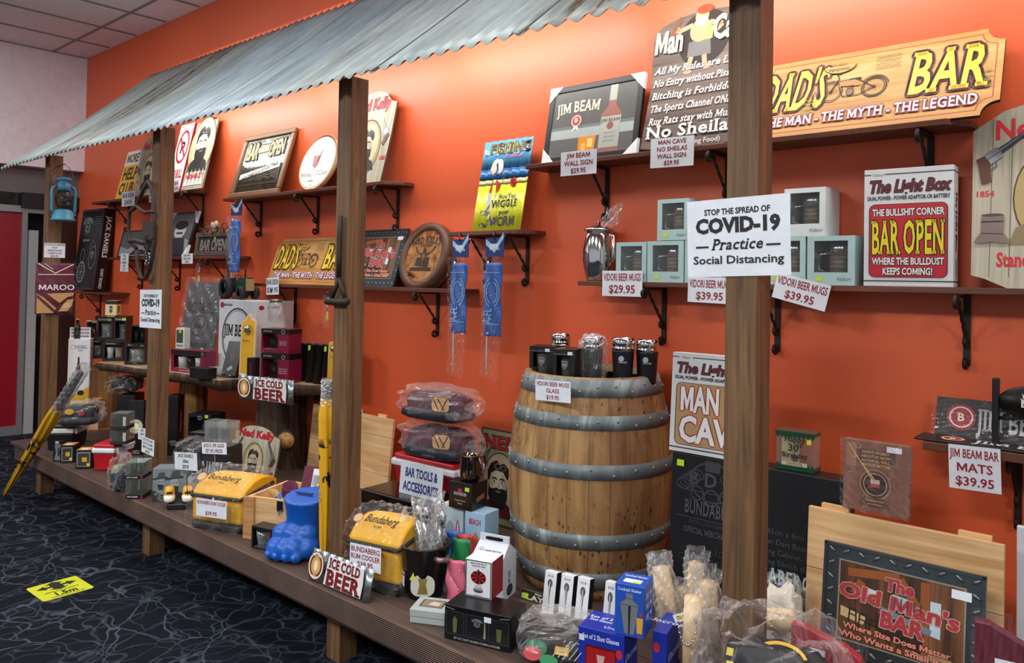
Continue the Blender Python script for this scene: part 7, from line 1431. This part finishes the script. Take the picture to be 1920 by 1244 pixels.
# gift boxes with the copper mug
def art_a(t, w, h): t.rect(-w*.45, h*.05, w*.45, h*.35, P('d8b98a', .5)); t.disc(-w*.05, h*.52, w*.22, h*.25, P('8d9cb4', .5)); t.ring(w*.28, h*.55, w*.10, h*.25, w*.05, P('a83a4a', .5))
def art_b(t, w, h): t.rect(-w*.45, 0, w*.45, h*.22, P('d9bd92', .5)); t.poly([(-w*.2, h*.2), (w*.3, h*.2), (w*.3, h*.55), (w*.05, h*.72), (-w*.2, h*.55)], P('c97a3a', .5)); t.rect(-w*.08, h*.22, w*.18, h*.5, P('3e6fae', .5)); t.text('BEACH', 0, h*.82, h*.08, RED, w*.6, 1)
F = stand(825, 864, ZD+.10, 8, y=-.76, top=950); 
F = stand(824, 866, ZD+.001, 8, y=-.74, top=944); carton('novelty_box', 'white and blue souvenir box with a pink glass picture, left under the mug box', 'box', F, .10, P('c3d3d8', .5), lambda t, w, h: (t.rect(-w*.47, 0, w*.47, h*.98, P('b5cbd6', .5)), art_a(t, w, h))); NB = F
F = stand(870, 907, ZD+.001, 8, y=-.74, top=952); F.h = NB.h; carton('novelty_box', 'blue souvenir box with a beach hut picture, right under the mug box', 'box', F, .10, P('9cc0da', .5), art_b)
def fmb(t, w, h): t.text('ECOFORCED', 0, h*.52, h*.10, P('c9b9c2', .5), -w*.55, 1); t.disc(0, h*.70, w*.10, h*.08, P('8a2b3a', .5)); t.text('Stainless Steel', 0, h*.30, h*.06, SILVERINK, w*.5, 0); t.text('MUG', 0, h*.18, h*.06, SILVERINK, w*.3, 0); stick(t, w*.30, h*.78, .022, .016, P('b9d838', .5))
F = stand(841, 884, ZD+NB.h+.002, 8, y=-.755, top=901); carton('mug_box', 'black mug carton with the shiny copper mug on top', 'box', F, .11, P('0c0d10', .3), fmb, lambda t, w, h: t.line([(w*.3, h*.35), (w*.8, h*.45)], .02, P('8a5a30', .4))); MX = F
q = at(866, 902, z=MX.loc.z+MX.h); F = fr(MX.loc.x, MX.loc.y+.055, MX.loc.z+MX.h+.001); s = .95; r = thing('copper_mug', 'shiny dark copper beer mug on the black mug carton', 'mug', F)
mb = MB(); mb.lathe([(0, 0), (.036*s, 0), (.043*s, .015), (.045*s, .06), (.041*s, .10), (.043*s, .105), (.039*s, .105), (.040*s, .06), (.035*s, .012), (0, .01)], seg=30, mat=COPPER); mb.build('body', r); MB().tube([(.041*s, 0, .09), (.062*s, -.004, .094), (.075*s, -.006, .075), (.072*s, -.006, .035), (.06*s, -.004, .018), (.042*s, 0, .02)], .006, COPPER, 10).build('handle', r)
# ice bucket with wrapped silver tools
q = at(797, 1132, z=ZD); F = fr(at(796, 1080, y=q.y+.06).x, q.y+.06, ZD+.001); zt = at(797, 1040, y=F.loc.y-.09).z-ZD; R_ = .096; r = thing('ice_bucket', 'black ice bucket holding wrapped silver tools, right of the yellow cooler bag', 'bucket', F)
mb = MB(); mb.lathe([(0, 0), (R_*.74, 0), (R_*.76, .006), (R_*1.0, zt-.01), (R_*1.04, zt-.005), (R_*1.04, zt), (R_*.96, zt), (R_*.72, .01), (0, .01)], seg=44, mat=P('101114', .22)); mb.build('pail', r)
mb = MB(); mb.tube([(R_*.95, -.03, zt*.82), (R_*1.25, -.04, zt*.84), (R_*1.28, -.0, zt*.80), (R_*.98, .03, zt*.80)], .010, P('8d7a78', .3, .6), 10); mb.build('handle', r)
t = MB(); t.T = Matrix.Rotation(.75, 4, 'Z'); t.y = -R_*.86; t.rrect(-.045, zt*.10, .045, zt*.50, .03, P('c9cdbf', .5)); t.poly([(-.020, zt*.14), (.020, zt*.14), (.012, zt*.32), (.018, zt*.44), (-.018, zt*.44), (-.012, zt*.32)], P('b39a54', .3, .6)); t.poly([(-.05, zt*.42), (-.035, zt*.56), (-.03, zt*.40)], P('dfe03a', .5)); t.build('oval_label', r); t = MB(); t.T = Matrix.Rotation(-.45, 4, 'Z'); t.y = -R_*.90; t.rect(-.03, zt*.22, .025, zt*.50, PAPER); t.rect(-.028, zt*.42, .023, zt*.47, P('a03040', .5)); t.build('label', r)
g = random.Random(8)
for k in range(4):
    a_ = g.uniform(0, 6); bx_, by_ = F.loc.x+.03*cos(k*1.7)+.005, F.loc.y+.03*sin(k*1.7)+.02; g_ = fr(bx_, by_, ZD+.02); r2 = thing('wrapped_bar_tool', 'silver bar tool in crinkled film standing in the black ice bucket', 'bar tool', g_, 'bar tools in the ice bucket'); H = zt+.12+.02*(k % 2); dx, dy = .03*cos(k*1.7), .02*sin(k*1.7)
    mb = MB(); mb.tube([(0, 0, 0), (dx*.5, dy*.5, H*.5), (dx, dy, H*.8)], [.008, .010, .012], STEEL, 10); mb.ball((dx*1.1, dy*1.1, H*.86), .022, .012, .035, STEEL, 12, 8); mb.build('tool', r2)
    mb = MB(); mb.grid(lambda u, v: (dx*v+(.026+.008*sin(u*25+v*30+k))*cos(2*pi*u), dy*v+(.022+.008*sin(u*19+v*22+k))*sin(2*pi*u), .12+(H-.10)*v), 18, 16, 'film_thick', False, True); mb.build('plastic_sleeve', r2)
q = at(766, 1000, y=F.loc.y); g_ = fr(F.loc.x-.075, F.loc.y+.01, ZD+.02); r2 = thing('cocktail_umbrella_pick', 'wrapped white-headed pick sticking up from the ice bucket left rim', 'bar tool', g_); MB().tube([(0, 0, 0), (-.035, -.02, zt+.04)], .003, IRON, 6).build('stem', r2); mb = MB(); mb.lathe([(.030, zt+.035), (.020, zt+.06), (.004, zt+.09)], (-.037, -.021, 0), 12, 'film_thick', False); mb.build('head', r2)
# white gift pack, spin-the-shot and the whiskey glass set
F = stand(884, 942, ZD+.001, 16, y=-.86, top=1040); w, h = F.w, F.h; d = .12; r = thing('gift_pack', 'white cardboard gift pack with a cut-out carry handle beside the barrel', 'gift pack', F); GW = P('cdd6e2', .5)
MB().box(-w/2, w/2, 0, d, 0, h, GW).build('carton', r, .002); hp = h*.42
mb = MB(); mb.add([(-w/2, 0, h), (w/2, 0, h), (w/2, d, h), (-w/2, d, h), (-w*.48, d*.46, h+hp*.6), (w*.48, d*.46, h+hp*.6), (w*.48, d*.54, h+hp*.6), (-w*.48, d*.54, h+hp*.6)], [(0, 1, 5, 4), (1, 2, 6, 5), (2, 3, 7, 6), (3, 0, 4, 7), (4, 5, 6, 7)], GW); mb.box(-w*.48, w*.48, d*.47, d*.53, h+hp*.6, h+hp, GW); mb.build('handle_flap', r)
t = MB(); t.T = Matrix.Translation((0, d*.47, 0)); t.y = -.0006; t.rrect(-w*.28, h+hp*.68, w*.28, h+hp*.88, .012, INK); t.T = Matrix.Translation((0, 0, h)) @ Matrix.Rotation(-math.atan2(d*.46, hp*.6), 4, 'X'); t.y = -.0008; t.disc(-w*.30, hp*.40, w*.09, w*.09, P('8c8f96', .5)); t.ring(-w*.30, hp*.40, w*.06, w*.06, .003, OFFW); t.text('MAKE HISTORY', w*.10, hp*.36, hp*.10, P('2f3a52', .5), w*.58, 1); stick(t, w*.22, hp*.14, .026, .016, P('b9d838', .5)); t.T = None; t.y = -.0006; t.text('GIFT PACK', -w*.2, h*.88, h*.06, INK, w*.5, 2); t.T = sideT(w); t.y = -.0006; t.text('GIFT PACK', d*.55, h*.5, d*.16, INK, -h*.3, 2, rot=pi/2); t.disc(d*.5, h*.2, d*.22, d*.18, P('343a48', .5)); t.build('print', r)
def fset(t, w, h):
    for x0, x1 in ((-.47, -.20), (-.17, .14), (.17, .47)): t.rect(w*x0, h*.18, w*x1, h*.84, P('1b1d20', .2)); t.frame(w*x0, h*.18, w*x1, h*.84, .002, P('3a3c40', .4))
    jdlogo(t, 0, h*.62, w*.075); t.poly([(-w*.36, h*.24), (-w*.31, h*.24), (-w*.30, h*.62), (-w*.34, h*.72), (-w*.37, h*.6)], P('5d6a2c', .4)); t.poly([(w*.10, h*.24), (w*.135, h*.24), (w*.128, h*.5), (w*.122, h*.78), (w*.112, h*.78), (w*.107, h*.5)], P('b5b39a', .3, .5)); t.poly([(w*.30, h*.24), (w*.36, h*.24), (w*.37, h*.6), (w*.29, h*.6)], P('54602f', .4)); t.text('SET OF 2 SHOT GLASSES, POURER & HOLDER', 0, h*.06, h*.06, SILVERINK, -w*.7, 1); stick(t, w*.16, h*.80, .026, .018, PAPER); t.line([(-w*.49, h*.95), (-w*.34, h*.90)], .003, GREYINK); t.line([(w*.49, h*.95), (w*.34, h*.90)], .003, GREYINK)
F = place((833, 1197), (957, 1226), z=ZD+.001, top=1133); carton('whiskey_gift_set', 'wide black whiskey glass gift set box at the deck front', 'boxed glass', F, .13, P('0c0c0f', .3), fset); GS = F
def fss(t, w, h):
    t.frame(-w*.47, h*.03, w*.47, h*.97, .003, P('1a1a1c', .5)); t.text('SPIN THE SHOT', 0, h*.88, h*.038, INK, -w*.62, 1); t.text('DRINKING GAME', 0, h*.82, h*.032, INK, -w*.5, 1); t.disc(0, h*.54, w*.29, h*.175, P('2a1214', .4)); 
    for k in range(8): a_ = k*pi/4; t.poly([(0, h*.54), (w*.28*cos(a_), h*.54+h*.17*sin(a_)), (w*.28*cos(a_+.4), h*.54+h*.17*sin(a_+.4))], P('b8141f', .4))
    t.line([(0, h*.36), (0, h*.76)], .005, INK); t.poly([(-w*.13, h*.34), (w*.13, h*.34), (w*.09, h*.24), (-w*.09, h*.24)], P('b7bcc0', .3)); t.disc(0, h*.20, w*.18, h*.06, P('3a3c40', .3)); t.rect(-w*.16, h*.20, w*.16, h*.26, P('8c9094', .3)); t.text('SPIN THE SHOT', 0, h*.06, h*.022, RED, w*.5, 1)
c, s = cos(GS.rz), sin(GS.rz); zg = GS.loc.z+GS.h+.001
F = stand(872, 921, zg, 18, y=GS.loc.y+.06, top=1047); carton('spinner_game_box', 'white and red spinning shot game box standing on the black glass gift set', 'boxed game', F, .095, P('dfe3e8', .45), fss, lambda t, w, h: t.rect(0, 0, w, h, P('8d1a22', .45)))
# flat grey window box
F = place((800, 1191), (838, 1160), z=ZD+.001, h=.045); F = stand(768, 834, ZD+.001, 28, v=1168, h=.05); r = thing('keepsake_box', 'flat pale grey keepsake box with a window in its lid before the bucket', 'box', F); w, h, d = F.w, F.h, .11; GB = P('a5b0ad', .5)
MB().box(-w/2, w/2, 0, d, 0, .022, GB).build('base', r, .003); MB().box(-w*.505, w*.505, -.002, d+.002, .0225, h, GB).build('lid', r, .003); t = MB(); t.T = topT(h); t.y = -.0005; t.rect(-w*.32, d*.24, w*.34, d*.80, P('4b4742', .3)); t.rect(-w*.28, d*.28, w*.30, d*.76, P('8a7f6c', .4)); t.poly([(-w*.1, d*.4), (w*.2, d*.36), (w*.24, d*.6), (w*.0, d*.7)], P('c7bda6', .4)); t.build('window', r); 
# colourful novelty packets between bucket and game box
g = random.Random(4)
for k, (u, v0, v1, y_, cols, lb) in enumerate(((856, 1052, 1122, -.93, ('d0667f', 'e9a7b4'), 'pink novelty packet between the ice bucket and the shot game box'), (864, 1012, 1110, -.87, ('1f7a44', '2a2a2c'), 'green novelty packet behind the pink one, by the ice bucket'), (852, 998, 1060, -.80, ('2a63b8', '2d9ad0'), 'blue novelty packet topmost behind the ice bucket'), (872, 1004, 1060, -.79, ('c02a30', 'e9d94a'), 'red and yellow novelty packet left of the white gift pack'))):
    a = at(u, v0, y=y_); F = fr(a.x, y_, ZD+.001, .06, a.z-ZD, .3, .06); h = F.h; r = thing('novelty_packet', lb, 'packet', F)
    mb = MB(); mb.grid(lambda s_, t_: (-.035+.07*s_+.006*sin(t_*7+k), -.008*sin(pi*s_)+.006*sin(s_*8+t_*9), h*t_), 12, 16, P(cols[0], .35)); o = mb.build('packet', r); md = o.modifiers.new('s', 'SOLIDIFY'); md.thickness = .012; md.offset = 1
    t = MB(); t.y = -.016; t.disc(0, h*.55, .02, .03, P(cols[1], .4)); t.line([(-.02, h*.75), (.0, h*.7), (.02, h*.8)], .008, P(cols[1], .4)); t.line([(-.02, h*.3), (.02, h*.34)], .006, P(cols[1], .4)); t.build('print', r)
F = stand(836, 870, ZD+.001, 20, y=-1.0, top=1055, tilt=.2); w, h = F.w, F.h; MBk = MB(); MBk.prism([(-w*.5, 0), (w*.5, 0), (w*.32, h), (-w*.1, h)], 0, .012, P('d0667f', .5)); r = None
# playing plaque
F = stand(974, 1022, ZD+.002, 6, y=-.74, top=1102, tilt=.12)
def fpl(t, w, h): t.frame(-w*.47, h*.05, w*.47, h*.95, .004, P('6b6258', .6)); t.text('Always', w*.22, h*.66, h*.20, OFFW, w*.5, 1); t.text('PLAY', -w*.0, h*.08, h*.45, P('ddd6c8', .5), -w*.86, 3); stick(t, -w*.26, h*.34, .024, .02, P('b6e02c', .5))
carton('always_plaque', 'small dark "Always PL" plaque at the foot of the barrel', 'plaque', F, .012, P('221c19', .6), fpl)
# four white boxes with a drawn bar spoon
def fsp(t, w, h):
    t.text('$15.95', 0, h*.90, h*.035, GREYINK, w*.5, 1); G = P('6d7174', .35, .4); t.disc(0, h*.78, w*.20, h*.075, G); t.ring(0, h*.78, w*.20, h*.075, .002, INK, 20); t.poly([(-w*.10, h*.72), (w*.10, h*.72), (w*.035, h*.45), (w*.05, h*.05), (-w*.05, h*.05), (-w*.035, h*.45)], G); t.line([(-w*.02, h*.8), (-w*.02, h*.1)], .002, WHITE); t.line([(-w*.25, h*.18), (w*.15, h*.16)], .005, P('4a4d50', .4))
for k, (u0, u1, v, tl) in enumerate(((1013, 1035, 1160, (1025, 1072)), (1043, 1066, 1167, (1055, 1078)), (1073, 1096, 1176, (1081, 1084)), (1124, 1146, 1160, (1122, 1092)))):
    F = stand(u0, u1, ZD+.001, 6, y=-.86-.01*k, top=tl[1]+0, tilt=.16); carton('bar_spoon_box', ('slim white bar spoon box before the barrel, first of four from the left', 'slim white bar spoon box before the barrel, second of four', 'slim white bar spoon box before the barrel, third of four', 'slim white bar spoon box next to the cocktail shaker box')[k], 'boxed bar tool', F, .03, P('dadfe4', .45), fsp, lambda t, w, h: t.rect(0, 0, w, h, P('121214', .4)), None, 'slim bar spoon boxes')
# blue glass boxes and the shaker box
BLB = P('1b2fa0', .35)
def ntext(t, x, z, s_, rot=0): t.text('Uncroal', x, z, s_, P('c3cfee', .5), None, 2, .2, rot=rot)
def fbl(t, w, h): t.text('Set of 2 Shot Glasses', 0, h*.80, h*.09, P('d5dcf2', .5), -w*.80, 2); t.rect(-w*.34, 0, w*.34, h*.68, P('5a0f14', .3)); t.rect(-w*.31, .0, w*.31, h*.64, P('a01820', .3)); t.poly([(-w*.05, h*.3), (w*.05, h*.3), (w*.09, h*.52), (-w*.09, h*.52)], P('c9a7a6', .3)); t.disc(w*.40, h*.62, w*.07, h*.09, P('c0283a', .4)); t.rect(-w*.48, h*.74, -w*.36, h*.86, P('cfd8ec', .5))
def sbl(t, w, h): ntext(t, w*.5, h*.45, h*.14)
def tbl(t, w, d): t.text('Set of 2', -w*.2, d*.62, d*.12, P('d5dcf2', .5), None, 2); t.text('Shot Glasses', -w*.16, d*.46, d*.12, P('d5dcf2', .5), w*.5, 2); ntext(t, w*.25, d*.18, d*.12)
F = stand(1083, 1169, ZD+.001, 14, y=-1.06, top=1174); carton('shot_glass_box', 'bright blue shot glass box under the cocktail shaker box at the deck front', 'boxed glass', F, .13, BLB, fbl, sbl, tbl); SB = F
F = stand(1222, 1249, ZD+.001, 14, y=-.96, top=1183); carton('shot_glass_box', 'bright blue shot glass box right of the cocktail shaker box', 'boxed glass', F, .15, BLB, lambda t, w, h: t.disc(-w*.2, h*.72, w*.22, h*.09, P('c0283a', .4)), sbl, lambda t, w, d: ntext(t, 0, d*.45, d*.16))
def fck(t, w, h):
    t.text('Cocktail Shaker', 0, h*.88, h*.055, P('cfdcf4', .5), -w*.82, 2); G = P('a9b2bb', .2, .6); t.poly([(-w*.16, h*.06), (w*.16, h*.06), (w*.30, h*.58), (w*.30, h*.64), (w*.12, h*.72), (w*.12, h*.84), (-w*.12, h*.84), (-w*.12, h*.72), (-w*.30, h*.64), (-w*.30, h*.58)], G); t.poly([(-w*.03, h*.06), (w*.02, h*.06), (w*.05, h*.60), (-w*.04, h*.60)], P('3d4852', .2, .6)); t.line([(-w*.30, h*.61), (w*.30, h*.61)], .002, P('4a545e', .3)); t.line([(-w*.12, h*.74), (w*.12, h*.74)], .002, P('4a545e', .3)); t.poly([(w*.26, h*.10), (w*.44, h*.10), (w*.47, h*.40), (w*.25, h*.40)], P('d9a53c', .3)); t.disc(w*.40, h*.47, w*.06, h*.03, P('c0283a', .4)); t.rect(w*.3, h*.03, w*.42, h*.06, P('c0283a', .4))
def sck(t, w, h):
    for k in range(3): t.rect(w*.15, h*(.72-.2*k), w*.5, h*(.84-.2*k), P('8fa6d8', .4)); t.disc(w*.7, h*(.78-.2*k), w*.1, h*.04, P('c9d4ea', .4))
def tck(t, w, d): t.rect(-w*.3, d*.2, w*.3, d*.5, P('dfe5ec', .5)); t.text('Cocktail Shaker', 0, d*.68, d*.14, P('cfdcf4', .5), w*.8, 2); stick(t, w*.16, d*.28, .024, .014, P('b6e02c', .5))
F = stand(1152, 1207, SB.loc.z+SB.h+.001, 16, y=-1.03, top=1093); carton('shaker_box', 'blue cocktail shaker box standing on the shot glass boxes', 'boxed shaker', F, .10, P('2553b4', .3), fck, sck, tck)
# open black box with a key ring
F = stand(1262, 1312, ZD+.001, -18, y=-1.10, top=1200, tilt=.75); F.tilt = .7; F.h = .12
carton('medal_box', 'black open box with a dark badge inside at the bottom edge of the photo', 'box', F, .03, P('121216', .35), lambda t, w, h: (t.rect(-w*.38, h*.08, w*.38, h*.80, P('3b3f43', .4)), t.disc(0, h*.42, w*.24, h*.20, P('17181b', .3)), t.ring(0, h*.42, w*.22, h*.18, .003, P('77797c', .3))))
# bagged goods at the front
F = fr(*at(1018, 1236, z=ZD)); F.loc.z = ZD+.001; F.loc += Vector((.03, .05, 0)); F.rz = math.radians(20); hz = at(1015, 1142, y=F.loc.y).z-ZD; r = thing('wrapped_hat', 'striped green and black cap in a crinkled clear bag at the deck front', 'hat', F)
mb = MB(); mb.blob((0, 0, hz*.42), .125, .10, hz*.42, .06, 81, .7, P('15181a', .6), 40, 20, True); mb.build('cap', r)
t = MB(); t.T = Matrix.Translation((0, -.10, hz*.34)) @ Matrix.Rotation(-.45, 4, 'X'); t.y = -.012
for k in range(5): t.line([(.01+.018*k, hz*.0), (.045+.018*k, hz*.4)], .003, P('9fa3a4', .5))
t.disc(-.045, hz*.12, .035, .025, P('0f6a42', .5)); t.disc(-.055, -hz*.02, .03, .02, P('b8303c', .5)); t.disc(.0, -hz*.10, .03, .016, P('118049', .5)); t.poly([(-.06, hz*.02), (-.04, hz*.03), (-.035, 0)], OFFW); t.rect(.015, hz*.06, .06, hz*.24, P('dba732', .5)); t.rect(.025, hz*.09, .052, hz*.17, OFFW)
for k in range(6): t.rect(.027+.004*k, hz*.10, .029+.004*k, hz*.16, INK)
t.build('print', r); wrapped(r, 0, 0, hz*.52, .135, .11, hz*.54, .10, 82, 'clear_bag'); mb = MB(); mb.blob((.02, .02, hz*.95), .09, .06, hz*.14, .2, 83, .7, 'film', 26, 12); mb.build('bag_top', r)
F = fr(*at(1446, 1174, y=-1.17)); F.loc.z = ZD+.001; F.rz = math.radians(12); hz = at(1446, 1176, y=-1.17).z-ZD; r = thing('wrapped_hat', 'black rum cap with yellow patches in shiny film before the nearest post', 'hat', F)
mb = MB(); mb.blob((0.02, 0, hz*.44), .15, .075, hz*.46, .04, 91, .65, P('15161c', .5), 44, 20, True); mb.build('cap', r)
t = MB(); t.T = Matrix.Translation((0.02, -.058, hz*.70)) @ Matrix.Rotation(-.7, 4, 'X'); t.y = -.02; t.text('Bundaberg', .01, .06, .014, OFFW, .12, 0, .2); t.text('RUM', .02, .035, .008, OFFW, None, 1); t.poly([(-.05, .05), (-.03, .08), (-.035, .04)], YELLOW)
for e in (-1, 1): 
    for k in range(3): t.rect(e*.10-.008+.004*k*e, .03*k-.02, e*.10+.008+.004*k*e, .018+.03*k-.02, P('c9b83a', .5))
t.ring(.01, .06, .06, .04, .008, P('d9a722', .5), 24, .3, pi-.3); t.build('print', r); wrapped(r, .0, 0, hz*.54, .18, .095, hz*.56, .10, 92, 'clear_bag')
mb = MB(); mb.grid(lambda u, v: (-.15-.05*u+.02*sin(v*7), -.02+.04*sin(u*7+v*8), hz*(.6+.48*v)+.02*sin(u*9)), 12, 12, 'film', False); mb.build('bag_corner', r)
for u, v, lb, w_ in ((1532, 1182, 'red lid-like pack in clear film left of the tread-plate sign base', .13), (1596, 1218, 'red pack in clear film at the bottom edge before the tread-plate sign', .07), (1885, 1178, 'maroon boxed item in torn clear film at the bottom right corner', .12)):
    y_ = -.96 if u < 1560 else -1.04 if u < 1700 else -.95; q = at(u, v, y=y_); F = fr(q.x, y_, ZD+.001, w_, q.z-ZD, .15); h = F.h; r = thing('red_pack', lb, 'packet', F)
    MB().prism([(-w_/2, 0), (w_/2, 0), (w_/2, h*.82), (w_*.3, h*.93), (-w_*.25, h), (-w_/2, h)], 0, .03, P('9e1826' if u < 1800 else '5e1226', .4)).build('pack', r, .003); t = MB(); t.y = -.0006; stick(t, 0, h*.82, .04, .016, PAPER); t.build('sticker', r)
    mb = MB(); mb.grid(lambda a_, b_: (-w_*.56+w_*1.12*a_, -.014+.008*sin(a_*15+b_*11), h*1.08*b_), 16, 14, 'film', False); mb.build('clear_film', r)
# pale wooden bottle tubes in plastic
TW = wood('pale_wood', 'b89a72', 'd2b890', 'e2cda8', 2, .8, .5, False)
def wtube(A, B, R_, label, chain=False, film_=True):
    A, B = Vector(A), Vector(B); r = thing('wooden_bat', label, 'wooden bat', fr(*A), 'pale wooden bats in plastic'); D = B-A; n = D.normalized().orthogonal().normalized(); b_ = D.normalized().cross(n)
    MB().tube([(0, 0, 0), tuple(D*.5), tuple(D*.86), tuple(D*.861), tuple(D)], [R_*.98, R_, R_, R_*.93, R_*.93], TW, 22).build('body', r)
    if film_: mb = MB(); mb.grid(lambda u, v: tuple(D*(.1+1.06*v)+(n*cos(2*pi*u)+b_*sin(2*pi*u))*(R_*1.22+.010*sin(u*31+v*23))), 26, 18, 'film_thick', False, True); mb.build('plastic_sleeve', r)
    if chain:
        mb = MB(); 
        for k in range(15): t_ = k/14; mb.ball((D.x*.8+.03*cos(pi+pi*t_)*1.0, D.y*.8-R_-.004, D.z*.8-.075*sin(pi*t_)), .0035, mat=STEEL, seg=8, rings=6)
        mb.build('bead_chain', r)
    return r
def W(u, v, y): return at(u, v, y=y)
def onz(u, y): p = at(u, 1190, y=y); p.z = ZD+.03; return p
wtube(onz(1268, -.80), W(1238, 1062, -.78), .030, 'pale wooden bat in plastic leaning left, beside the shaker box')
wtube(onz(1300, -.72), W(1306, 1058, -.74), .028, 'pale wooden bat in plastic, tallest one left of the nearest post')
wtube(onz(1330, -.80), W(1327, 1094, -.84), .030, 'pale wooden bat in plastic close to the left side of the nearest post')
wtube(onz(1296, -.92), W(1299, 1122, -.96), .026, 'pale wooden bat with a bead chain, in front of the other bats', True, False)
wtube(onz(1278, -.70)+Vector((0, 0, .02)), W(1284, 1105, -.70), .026, 'pale wooden bat in plastic behind the chained one')
a = W(1425, 1160, -.82); b_ = W(1488, 1164, -.84); wtube(a, b_, .030, 'pale wooden bat lying on its side right of the nearest post', True, False)
F = fr(*W(1462, 1190, -.74)); F.loc.z = ZD+.001; hz = at(1462, 1098, y=-.74).z-ZD; r = thing('wrapped_bundle', 'white bundle in crinkled plastic above the lying bat, right of the post', 'bundle', F); mb = MB(); mb.blob((0, 0, hz*.5), .06, .05, hz*.48, .1, 95, .6, P('d5d2c6', .6), 26, 16, True); mb.build('bundle', r); wrapped(r, 0, 0, hz*.53, .085, .07, hz*.54, .14, 96)
g_ = fr(*at(1282, 1165, y=-.97)); g_.roll = -.5; MBk = MB(); MBk.box(-.03, .03, 0, .0015, 0, .022, PAPER); r = thing('swing_tag', 'white swing tag tied to the chained wooden bat', 'tag', g_); MBk.build('card', r); t = MB(); t.y = -.0006; t.rect(-.02, .006, .0, .016, P('c9b43a', .5)); t.rect(.004, .006, .022, .016, P('4a5560', .5)); t.build('print', r)
# right frame edge: pale upright with yellow base
F = fr(at(1914, 1100, y=-.50).x+.09, -.50, ZD+.001, .2, .5); zt = at(1908, 988, y=-.5).z-ZD; r = thing('white_stand', 'white upright board cut off by the right edge of the photo', 'stand', F); MB().box(-.10, .10, 0, .02, zt*.28, zt, P('c9ced4', .5)).build('panel', r, .002); MB().box(-.10, .10, -.002, .024, 0, zt*.279, P('c9a82a', .5)).build('base', r, .002)
# floor sticker
p = [at(u, v, z=0) for u, v in ((48, 1105), (79, 1130), (175, 1103), (146, 1080))]
c = sum(p, Vector())/4; ux = (p[2]-p[1]).normalized(); w = (p[2]-p[1]).length; h = (p[1]-p[0]).length
F = fr(c.x, c.y, .0012, w, h, math.atan2(ux.y, ux.x)); MBk = MB(); MBk.T = Matrix.Rotation(-pi/2, 4, 'X'); MBk.prism(rr(-w/2, -h/2, w/2, h/2, .015), 0, .001, P('c9d228', .5)); r = thing('floor_sticker', 'bright yellow 1.5m distancing sticker on the dark carpet', 'floor sticker', F); MBk.build('sheet', r)
t = MB(); t.T = Matrix.Rotation(-pi/2, 4, 'X'); t.y = -.0006; K = P('1c1e1a', .6); k = h*.18
t.poly([(-k*2.2, h*.2), (-k*1.2, h*.2+k*.7), (-k*1.2, h*.2+k*.25), (k*1.2, h*.2+k*.25), (k*1.2, h*.2+k*.7), (k*2.2, h*.2), (k*1.2, h*.2-k*.7), (k*1.2, h*.2-k*.25), (-k*1.2, h*.2-k*.25), (-k*1.2, h*.2-k*.7)], K); t.rect(-k*.6, h*.2-k, k*.6, h*.2+k, K); t.poly([(-k*1.1, h*.2+k*.8), (k*1.1, h*.2+k*.8), (0, h*.2+k*1.5)], K); t.poly([(-k*1.1, h*.2-k*.8), (0, h*.2-k*1.4), (k*1.1, h*.2-k*.8)], K)
t.text('MAINTAIN SOCIAL DISTANCING OF', 0, -h*.13, h*.05, K, w*.66, 1); t.text('1.5m', 0, -h*.37, h*.19, K, -w*.46, 3); t.text('PLEASE STAND APART TO STAY SAFE', 0, -h*.45, h*.04, K, w*.66, 1); t.build('print', r)
# printing belongs to the piece it is printed on, a hub to its wheel
HOSTS = ('carton', 'panel', 'card', 'sheet', 'face', 'mat', 'frame', 'tray', 'plaque', 'body', 'pail', 'header_card', 'pack', 'packet', 'flag', 'cap', 'case', 'oval_plate', 'tube', 'walls')
stem_of = lambda o: o.name.split('.')[0]
for r in [o for o in COL.objects if o.type == 'EMPTY']:
    kids = list(r.children); host = next((k for n in HOSTS for k in kids if stem_of(k) == n), None)
    wheels = [k for k in kids if stem_of(k) == 'wheel']
    for k in kids:
        n = stem_of(k)
        if n in ('print', 'lettering', 'artwork', 'sticker', 'barcode', 'photo', 'oval_label', 'price_sticker') and host and host is not k and len(r.children) > 2: k.parent = host
        if n == 'hub': k.parent = wheels[0] if r.get('hub_n') is None else wheels[2 if len(wheels) > 2 else 1]; r['hub_n'] = 1
    if 'hub_n' in r: del r['hub_n']
# the helper used to read the letter shapes is not part of the place
if 'o' in _fo:
    bpy.data.objects.remove(_fo['o']); bpy.data.curves.remove(_fo['c'])
